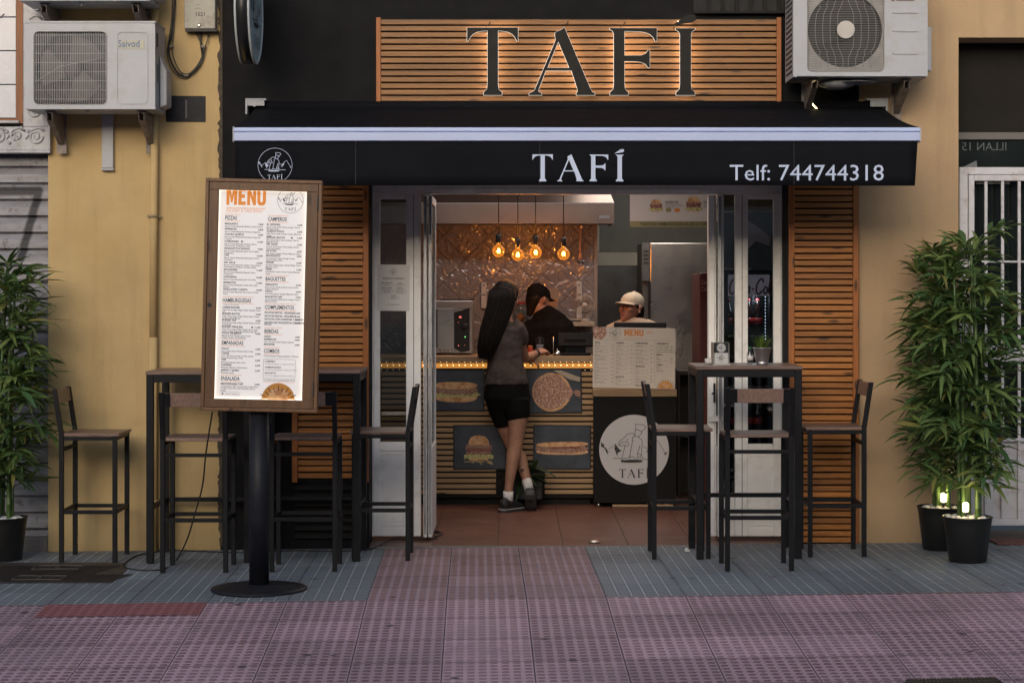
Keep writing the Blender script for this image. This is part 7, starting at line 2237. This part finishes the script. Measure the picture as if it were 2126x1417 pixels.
# customer: seen from behind, leaning on the counter with crossed legs
t = thing('person', 'woman with long dark hair, grey t-shirt and black shorts leaning on the counter, legs crossed', 'person', (ax(1060, 1.86), 1.86, 0))
cw = t
A = at
Hd = head_frame(A(1046, 648, 2.02), (.55, .80, 0), R(-14))
body = MB()
skull(body, Hd)
loft(body, [(A(1050, 676, 1.99), .060, .055), (A(1049, 660, 2.0), .050, .050), (A(1047, 640, 2.02), .048, .052)], n=14)
loft(body, [(A(1053, 836, 1.93), .120, .085), (A(1054, 822, 1.92), .150, .108), (A(1053, 790, 1.93), .138, .100), (A(1049, 755, 1.95), .112, .085), (A(1045, 715, 1.97), .125, .092), (A(1042, 690, 1.985), .140, .085), (A(1044, 672, 1.99), .110, .065)])
# standing leg (ends at the left foot)
legA = [(A(1073, 838, 1.90), .070, .070), (A(1075, 872, 1.88), .070, .078), (A(1072, 905, 1.87), .056, .062), (A(1070, 922, 1.87), .050, .055), (A(1066, 948, 1.87), .051, .058), (A(1062, 972, 1.86), .042, .048), (A(1057, 1005, 1.85), .031, .036), (A(1055, 1026, 1.85), .031, .038), (A(1055, 1046, 1.85), .030, .036)]
legB = [(A(1038, 836, 1.95), .068, .068), (A(1047, 878, 1.99), .066, .070), (A(1058, 908, 2.02), .055, .060), (A(1066, 928, 2.03), .048, .052), (A(1080, 952, 2.01), .049, .056), (A(1087, 972, 1.98), .040, .046), (A(1094, 998, 1.94), .031, .036), (A(1098, 1012, 1.92), .030, .036), (A(1100, 1024, 1.92), .028, .034)]
loft(body, legA); loft(body, legB)
armR = [(A(1073, 682, 1.98), .050, .052), (A(1078, 700, 1.99), .046, .048), (A(1082, 722, 2.04), .040, .042), (A(1088, 743, 2.10), .037, .040), (A(1098, 741, 2.17), .036, .036), (A(1108, 736, 2.24), .028, .030), (A(1116, 732, 2.29), .022, .025)]
loft(body, armR, (0, 1, 0))
hand(body, A(1115, 732.5, 2.285), A(1132, 726, 2.34) - A(1115, 732.5, 2.285), (-.2, -.6, .7), .95, 1, .92)
armL = [(A(1014, 682, 2.02), .050, .052), (A(1012, 715, 2.10), .042, .045), (A(1030, 742, 2.18), .036, .038), (A(1060, 742, 2.22), .032, .032), (A(1090, 744, 2.245), .024, .026)]
loft(body, armL, (0, 1, 0))
hand(body, A(1090, 744, 2.245), A(1106, 748, 2.25) - A(1090, 744, 2.245), (0, -.3, .9), .7, -1, .9)
remeshed(body, 'body', M['skin'], t, .0055, 5)
tee = MB()
loft(tee, [(A(1051, 797, 1.92), .158, .120), (A(1051, 794, 1.92), .158, .120), (A(1050, 775, 1.925), .142, .112), (A(1049, 750, 1.945), .126, .100), (A(1046, 715, 1.965), .136, .102), (A(1043, 690, 1.98), .152, .097), (A(1044, 674, 1.99), .128, .080), (A(1047, 665, 1.995), .075, .064)])
loft(tee, [(A(1062, 674, 1.985), .058, .060), (A(1073, 683, 1.98), .062, .062), (A(1079, 698, 1.99), .060, .062), (A(1082, 711, 2.015), .059, .062)], (0, 1, 0))
loft(tee, [(A(1026, 674, 2.0), .058, .060), (A(1014, 684, 2.02), .062, .062), (A(1011, 700, 2.05), .060, .062), (A(1011, 713, 2.08), .056, .058)], (0, 1, 0))
te = remeshed(tee, 'tshirt', M['tee'], t, .006, 4)
tx = bpy.data.textures.new('folds', 'CLOUDS'); tx.noise_scale = .09
dm = te.modifiers.new('folds', 'DISPLACE'); dm.texture = tx; dm.strength = .022; dm.mid_level = .5; dm.texture_coords = 'LOCAL'
sh_ = MB()
loft(sh_, [(A(1052, 845, 1.93), .135, .100), (A(1053, 825, 1.92), .168, .130), (A(1052, 800, 1.925), .156, .120), (A(1051, 788, 1.93), .135, .104)])
loft(sh_, [(A(1071, 832, 1.90), .102, .112), (A(1074, 855, 1.885), .092, .100), (A(1077, 870, 1.88), .077, .084)])
loft(sh_, [(A(1036, 832, 1.94), .095, .100), (A(1041, 855, 1.97), .086, .090), (A(1050, 880, 1.985), .078, .083)])
remeshed(sh_, 'shorts', M['black_cloth'], t, .006, 4)
for nm, pts in (('sock', [(A(1055.5, 1019, 1.85), .036, .042), (A(1055, 1030, 1.85), .035, .042), (A(1055, 1044, 1.85), .036, .042)]), ('sock', [(A(1093, 996, 1.945), .036, .041), (A(1096, 1006, 1.93), .035, .041), (A(1099, 1018, 1.92), .034, .040)])):
    mb = MB(); loft(mb, pts, n=20); mb.build(nm, M['sock'], t)
def shoe(cx_fn, nm):
    u = MB(); s_ = MB()
    for (p, a, b) in cx_fn[0]: pass
# flat shoe, toe to the right and away
ank = A(1055, 1046, 1.85); fd = Vector((.62, .78, 0)).normalized()
up = MB(); z0 = .012
hp = lambda f, z: Vector((ank.x, ank.y, 0)) + fd * f + Vector((0, 0, z))
sdv = Vector((fd.y, -fd.x, 0))
loft(up, [(hp(-.070, .045), .022, .028), (hp(-.055, .052), .036, .046), (hp(-.01, .060), .040, .052), (hp(.04, .050), .041, .042), (hp(.09, .038), .043, .030), (hp(.135, .030), .040, .022), (hp(.160, .026), .022, .014)], sdv)
loft(up, [(hp(-.012, .05), .038, .044), (hp(-.012, .085), .038, .044)], sdv)
remeshed(up, 'shoe', M['shoe'], t, .005, 3)
so = MB(); so.M = Matrix.Translation((ank.x, ank.y, 0)) @ Matrix.Rotation(math.atan2(fd.y, fd.x), 4, 'Z')
ol = [(-.082, 0), (-.072, .030), (-.03, .038), (.03, .038), (.09, .044), (.140, .038), (.168, .012), (.168, -.012), (.140, -.038), (.09, -.044), (.03, -.038), (-.03, -.038), (-.072, -.030)]
so.poly(ol, .022); o_ = so.build('sole', M['sole'], t, bevel=.004)
ln = MB(); ln.M = so.M @ Matrix.Translation((0, 0, .020)); ln.poly([(x * 1.012, y * 1.02) for x, y in ol], .003); ln.build('sole_line', M['sock'], o_)
# second shoe standing on its toe, heel up
mb = MB(); an2 = A(1100, 1020, 1.92)
toe = Vector((an2.x + .01, an2.y + .03, .02))
loft(mb, [(an2 + Vector((0, -.045, .03)), .026, .018), (an2 + Vector((.0, -.045, -.0)), .036, .034), (an2 + Vector((.0, -.03, -.03)), .038, .046), (an2.lerp(toe, .45) + Vector((0, -.015, 0)), .040, .040), (an2.lerp(toe, .8), .042, .034), (toe, .040, .026)], (1, 0, 0))
loft(mb, [(an2 + Vector((0, 0, -.03)), .036, .042), (an2 + Vector((-.003, .0, .022)), .036, .042)], (1, 0, 0))
remeshed(mb, 'shoe', M['shoe'], t, .005, 3)
mb = MB()
loft(mb, [(an2 + Vector((0, -.075, .02)), .030, .006), (an2 + Vector((0, -.084, -.02)), .038, .007), (an2.lerp(toe, .5) + Vector((0, -.056, 0)), .040, .008), (an2.lerp(toe, .9) + Vector((0, -.030, -.01)), .043, .009), (toe + Vector((0, -.0, -.018)), .034, .006)], (1, 0, 0))
mb.build('sole', M['sole'], t)
mb = MB(); w_ = A(1113.5, 733.5, 2.275); dd = (A(1117, 732, 2.29) - A(1107, 736.5, 2.235)).normalized()
loft(mb, [(w_ - dd*.014, .027, .029), (w_ + dd*.014, .0265, .0285)], (0, 1, 0), 20); mb.build('watch_strap', M['black_plastic'], t)
# long straight hair: a close cap and a fall down the back
hr = MB(); rr = random.Random(5)
for (z, f, rs, rf) in []: pass
hpH = lambda x, y, z: Hd @ Vector((x, y, z))
vs = []; fs = []; n = 20
HS = [(.045, -.030, .074, .070), (.08, -.024, .082, .080), (.11, -.016, .084, .090), (.14, -.008, .084, .100), (.17, -.006, .082, .102), (.20, -.008, .070, .088), (.222, -.010, .048, .060), (.236, -.010, .018, .022)]
for z, f, rs, rf in HS:
    for q_ in range(n):
        a_ = 2*PI*q_/n
        y_ = f + rf*math.sin(a_)
        if z < .165 and math.sin(a_) > .2: y_ = min(y_, .050 + (z - .045) * .30)
        vs.append(hpH(rs*math.cos(a_), y_, z))
for i in range(len(HS) - 1):
    for q_ in range(n):
        q2 = (q_ + 1) % n; fs.append((i*n+q_, i*n+q2, (i+1)*n+q2, (i+1)*n+q_))
fs.append(tuple(range(n-1, -1, -1))); fs.append(tuple(range((len(HS)-1)*n, len(HS)*n)))
hr.add(vs, fs, True)
fall = [(A(1044, 602, 1.985), .082, .075), (A(1039, 635, 1.94), .084, .058), (A(1029, 665, 1.90), .080, .046), (A(1019, 695, 1.875), .073, .036), (A(1011, 722, 1.86), .062, .026), (A(1006, 746, 1.86), .046, .012)]
loft(hr, fall)
hair_o = remeshed(hr, 'hair', M['hair'], t, .006, 4)
st = MB()
for i in range(230):
    a = rr.uniform(PI * .95, PI * 2.05); k0 = rr.uniform(.92, 1.06) if i % 4 else rr.uniform(1.05, 1.16)
    pts = []; rs_ = []
    L_ = rr.uniform(.75, 1.0)
    m_ = 9
    for j in range(m_):
        u = j / (m_ - 1) * L_ * (len(fall) - 1)
        i0 = min(int(u), len(fall) - 2); fr_ = u - i0
        c = fall[i0][0].lerp(fall[i0+1][0], fr_); ra = fall[i0][1]*(1-fr_) + fall[i0+1][1]*fr_; rb = fall[i0][2]*(1-fr_) + fall[i0+1][2]*fr_
        wv = .006 * math.sin(j * 1.3 + i)
        pts.append(c + Vector((math.cos(a) * ra * k0 + wv * .4, math.sin(a) * rb * k0 - .002, wv)))
        rs_.append(.0034 * (1 - .75 * (j / (m_ - 1)) ** 2))
    st.tube(pts, rs_, 5)
for i in range(130):      # strands from the crown down to the fall
    a = rr.uniform(PI * .85, PI * 2.1)
    top = hpH(.0, -.0, .236); pts = []
    for j in range(7):
        u = j / 6; z = .236 - .15 * u
        kk = math.sin(min(1, u * 1.35 + .08) * PI / 2)
        pts.append(hpH(math.cos(a) * .086 * kk, -.008 + math.sin(a) * .104 * kk, z))
    st.tube(pts, [.0026] * 7, 5)
st.build('hair_strands', M['hair'], t)

# cook: back view with black cap, looking to the right
t = thing('person', 'cook in a black cap and black t-shirt seen from behind, bent over the back worktop', 'person', (ax(1135, 2.98), 2.9, 0))
YK_ = 2.84
Hm = head_frame(A(1113, 651, YK_ + .02), (.72, .66, -.1), R(-12))
body = MB(); skull(body, Hm)
loft(body, [(A(1126, 662, YK_), .075, .062), (A(1120, 648, YK_ + .01), .060, .058), (A(1115, 636, YK_ + .02), .056, .058)])
loft(body, [(A(1140, 870, YK_ - .02), .15, .11), (A(1140, 830, YK_ - .02), .165, .12), (A(1139, 780, YK_ - .02), .155, .11), (A(1138, 725, YK_ - .02), .178, .12), (A(1137, 690, YK_ - .01), .185, .12), (A(1132, 668, YK_), .14, .09)])
for (a, b) in (((1172, 680), (1192, 735)), ((1100, 682), (1090, 735))):
    e_ = A(b[0], b[1], YK_); w2 = e_ + Vector((-.02 if a[0] > 1140 else .03, .27, .0))
    w2.z = .94
    loft(body, [(A(a[0], a[1], YK_ - .01), .062, .06), (A((a[0]+b[0])/2, (a[1]+b[1])/2, YK_ - .01), .052, .052), (e_, .042, .042), (e_.lerp(w2, .5), .038, .038), (w2, .028, .028)], (0, 1, 0))
    hand(body, w2, (0, 1, -.1), (0, 0, 1), .6, 1 if a[0] > 1140 else -1)
for sx in (-1, 1):
    loft(body, [((ax(1140, YK_) + sx*.09, YK_ - .03, .88), .09, .09), ((ax(1140, YK_) + sx*.10, YK_ - .03, .5), .06, .065), ((ax(1140, YK_) + sx*.10, YK_ - .05, .12), .04, .045), ((ax(1140, YK_) + sx*.10, YK_ - .03, .04), .045, .09)])
remeshed(body, 'body', M['skin'], t, .007, 5)
tee = MB()
loft(tee, [(A(1140, 850, YK_ - .02), .178, .13), (A(1139, 800, YK_ - .02), .172, .125), (A(1139, 745, YK_ - .02), .185, .13), (A(1138, 712, YK_ - .02), .195, .132), (A(1137, 684, YK_ - .01), .195, .13), (A(1133, 664, YK_), .155, .100), (A(1127, 648, YK_ + .005), .088, .078), (A(1124, 643, YK_ + .008), .068, .064)])
for (a, b) in (((1172, 676), (1194, 736)), ((1101, 678), (1088, 735))):
    loft(tee, [(A(a[0] + (-9 if a[0] > 1140 else 9), a[1] - 5, YK_ - .01), .07, .07), (A(a[0], a[1] + 4, YK_ - .01), .078, .075), (A((a[0]+b[0])/2, (a[1]+b[1])/2 + 3, YK_ - .01), .070, .070), (A(b[0], b[1] + 2, YK_), .064, .064)], (0, 1, 0))
te = remeshed(tee, 'tshirt', M['black_cloth'], t, .007, 4)
dm = te.modifiers.new('folds', 'DISPLACE'); dm.texture = tx; dm.strength = .02; dm.mid_level = .5; dm.texture_coords = 'LOCAL'
tr_ = MB()
loft(tr_, [((ax(1140, YK_), YK_ - .03, .92), .165, .125), ((ax(1140, YK_), YK_ - .03, .80), .17, .125)])
for sx in (-1, 1): loft(tr_, [((ax(1140, YK_) + sx*.085, YK_ - .03, .84), .098, .11), ((ax(1140, YK_) + sx*.10, YK_ - .03, .45), .075, .08), ((ax(1140, YK_) + sx*.10, YK_ - .04, .08), .062, .066)])
remeshed(tr_, 'trousers', M['black_cloth'], t, .008, 3)
def cap(mb, H, brim=True):
    vs = []; fs = []; n = 24
    CS = [(.128, -.003, .079, .100), (.150, -.004, .080, .102), (.175, -.008, .076, .097), (.197, -.012, .066, .084), (.216, -.016, .045, .058), (.227, -.018, .020, .024), (.229, -.018, .012, .014), (.234, -.018, .008, .009), (.236, -.018, .002, .003)]
    for z, f, rs, rf in CS:
        for q_ in range(n):
            a_ = 2*PI*q_/n
            dz = -.018 * max(0, -math.sin(a_)) if z < .14 else 0
            vs.append(H @ Vector((rs*math.cos(a_), f + rf*math.sin(a_), z + dz)))
    for i in range(len(CS) - 1):
        for q_ in range(n):
            q2 = (q_ + 1) % n; fs.append((i*n+q_, i*n+q2, (i+1)*n+q2, (i+1)*n+q_))
    mb.add(vs, fs, True)
def brim(mb, H):
    vs = []; fs = []; n = 12; m_ = 5
    for th in (0, .004):
        for j in range(m_ + 1):
            v = j / m_
            for i in range(n + 1):
                a = R(18 + 144 * i / n)
                x = .079 * math.cos(a) * (1 - .06 * v); y = -.003 + .100 * math.sin(a) + .068 * v * math.sin(a) ** .6
                z = .138 - .008 * v - .20 * abs(x) ** 1.0 * .5 * (.4 + v) + th
                vs.append(H @ Vector((x, y, z)))
    w_ = n + 1; L_ = (m_ + 1) * w_
    for j in range(m_):
        for i in range(n):
            a = j*w_ + i
            fs.append((a, a + w_, a + w_ + 1, a + 1)); fs.append((L_ + a, L_ + a + 1, L_ + a + w_ + 1, L_ + a + w_))
    for i in range(n):
        a = m_*w_ + i; fs.append((a, L_ + a, L_ + a + 1, a + 1))
    mb.add(vs, fs, True)
mb = MB(); cap(mb, Hm); cp_ = mb.build('cap', M['black_cloth'], t)
mb = MB(); brim(mb, Hm); mb.build('brim', M['black_cloth'], cp_)
mb = MB()
loft(mb, [(Hm @ Vector((0, -.05, .125)), .072, .045), (Hm @ Vector((0, -.060, .09)), .066, .040), (Hm @ Vector((0, -.058, .05)), .050, .034), (Hm @ Vector((0, -.06, .01)), .034, .026), (Hm @ Vector((0, -.07, -.03)), .02, .018)], Hm.to_3x3() @ Vector((1, 0, 0)))
remeshed(mb, 'hair', M['hair'], t, .006, 3)

# cashier in a pale cap looking to the left
t = thing('person', 'cashier in a beige cap looking to the left behind the menu board and till monitor', 'person', (ax(1312, 2.95), 2.9, 0))
YQ_ = 2.86
Hc = head_frame(A(1309, 668, YQ_), (-.72, -.69, 0), R(6))
body = MB(); skull(body, Hc)
loft(body, [(A(1318, 700, YQ_ + .03), .060, .055), (A(1317, 682, YQ_ + .02), .050, .050), (A(1315, 660, YQ_ + .02), .048, .052)])
xc_ = ax(1318, YQ_)
loft(body, [((xc_, YQ_, .88), .14, .10), ((xc_, YQ_, .98), .15, .11), ((xc_, YQ_, 1.10), .12, .09), ((xc_, YQ_, 1.22), .135, .095), ((xc_, YQ_, 1.29), .13, .085), ((xc_, YQ_ + .01, 1.335), .10, .06)])
for sx in (-1, 1):
    s0_ = Vector((xc_ + sx*.165, YQ_ + .0, 1.255)); e_ = Vector((xc_ + sx*.20, YQ_ - .02, 1.0)); w2 = Vector((xc_ + sx*.12, YQ_ - .24, 1.04))
    loft(body, [(Vector((xc_ + sx*.10, YQ_, 1.28)), .05, .05), (s0_, .05, .05), (s0_.lerp(e_, .5), .042, .042), (e_, .037, .037), (e_.lerp(w2, .5), .034, .034), (w2, .024, .024)], (0, 1, 0))
    hand(body, w2, (0, -1, .1), (0, 0, 1), .5, sx)
    loft(body, [((xc_ + sx*.08, YQ_, .9), .085, .09), ((xc_ + sx*.09, YQ_, .5), .055, .06), ((xc_ + sx*.09, YQ_ + .02, .12), .038, .042), ((xc_ + sx*.09, YQ_ - .02, .04), .042, .09)])
remeshed(body, 'body', M['skin_face'], t, .0055, 4)
tee = MB()
loft(tee, [((xc_, YQ_, .90), .162, .12), ((xc_, YQ_, 1.0), .158, .115), ((xc_, YQ_, 1.10), .142, .105), ((xc_, YQ_, 1.22), .155, .11), ((xc_, YQ_, 1.295), .145, .095), ((xc_, YQ_ + .01, 1.335), .085, .07)])
for sx in (-1, 1):
    s0_ = Vector((xc_ + sx*.165, YQ_ + .0, 1.255)); e_ = Vector((xc_ + sx*.20, YQ_ - .02, 1.0))
    loft(tee, [(Vector((xc_ + sx*.08, YQ_, 1.285)), .06, .06), (s0_, .062, .062), (s0_.lerp(e_, .5), .058, .058), (s0_.lerp(e_, .62), .056, .056)], (0, 1, 0))
remeshed(tee, 'tshirt', plain('beige jersey', (.48, .38, .29), .85, 0, .06, 9, .25, 300), t, .007, 4)
tr_ = MB()
loft(tr_, [((xc_, YQ_, .93), .15, .11), ((xc_, YQ_, .80), .16, .12)])
for sx in (-1, 1): loft(tr_, [((xc_ + sx*.08, YQ_, .85), .092, .10), ((xc_ + sx*.09, YQ_, .45), .07, .075), ((xc_ + sx*.09, YQ_, .08), .058, .062)])
remeshed(tr_, 'trousers', M['black_cloth'], t, .008, 3)
mb = MB(); cap(mb, Hc); cp_ = mb.build('cap', M['cap_cloth'], t)
seam_m = plain('cap seam', (.36, .29, .21), .8)
for i_ in range(6):
    a_ = R(30 + 60 * i_)
    CSm = [(.130, -.003, .0795, .1005), (.150, -.004, .0805, .1025), (.175, -.008, .0765, .0975), (.197, -.012, .0665, .0845), (.216, -.016, .0455, .0585), (.229, -.018, .015, .017)]
    mb = MB(); mb.tube([Hc @ Vector((rs * math.cos(a_), f + rf * math.sin(a_), z)) for z, f, rs, rf in CSm], .0011, 5); mb.build('seam', seam_m, cp_)
mb = MB(); brim(mb, Hc); mb.build('brim', M['cap_cloth'], cp_)
mb = MB()
loft(mb, [(Hc @ Vector((0, -.05, .12)), .074, .046), (Hc @ Vector((0, -.064, .08)), .070, .040), (Hc @ Vector((0, -.070, .03)), .058, .034), (Hc @ Vector((0, -.075, -.03)), .045, .028), (Hc @ Vector((0, -.08, -.08)), .03, .02)], Hc.to_3x3() @ Vector((1, 0, 0)))
for s_ in (-1, 1): loft(mb, [(Hc @ Vector((.070*s_, .018, .135)), .006, .020), (Hc @ Vector((.073*s_, .012, .115)), .005, .016), (Hc @ Vector((.073*s_, .0, .100)), .004, .010)], Hc.to_3x3() @ Vector((1, 0, 0)), 10)
remeshed(mb, 'hair', M['hair'], t, .005, 3)
for s_ in (-1, 1):
    mb = MB(); c = Hc @ Vector((.031*s_, .078, .114)); ball(mb, c, .0115); mb.build('eye', M['eye'], t)
    ey = bpy.data.objects[-1] if False else None
    mb = MB(); c = Hc @ Vector((.0335*s_ - .002, .0875, .1145)); ball(mb, c, .0052); mb.build('iris', M['ink'], t)
    mb = MB(); P_ = [Hc @ Vector(((.018 + .008*k)*s_, .0945 - .0022*k*k, .131 + .0022*k - .0008*k*k)) for k in range(4)]; mb.tube(P_, [.0018, .0024, .0022, .0012], 6); mb.build('eyebrow', M['hair'], t)
mb = MB()
loft(mb, [(Hc @ Vector((-.024, .083, .055)), .002, .003), (Hc @ Vector((-.008, .1005, .058)), .004, .004), (Hc @ Vector((.008, .1005, .058)), .004, .004), (Hc @ Vector((.024, .083, .055)), .002, .003)], (0, 0, 1), 8)
loft(mb, [(Hc @ Vector((-.022, .082, .048)), .002, .003), (Hc @ Vector((0, .0985, .044)), .005, .004), (Hc @ Vector((.022, .082, .048)), .002, .003)], (0, 0, 1), 8)
mb.build('lips', M['lips'], t)
mb = MB(); ball(mb, Hc @ Vector((-.084, -.002, .076)), .006); mb.build('earring', M['pearl'], t)
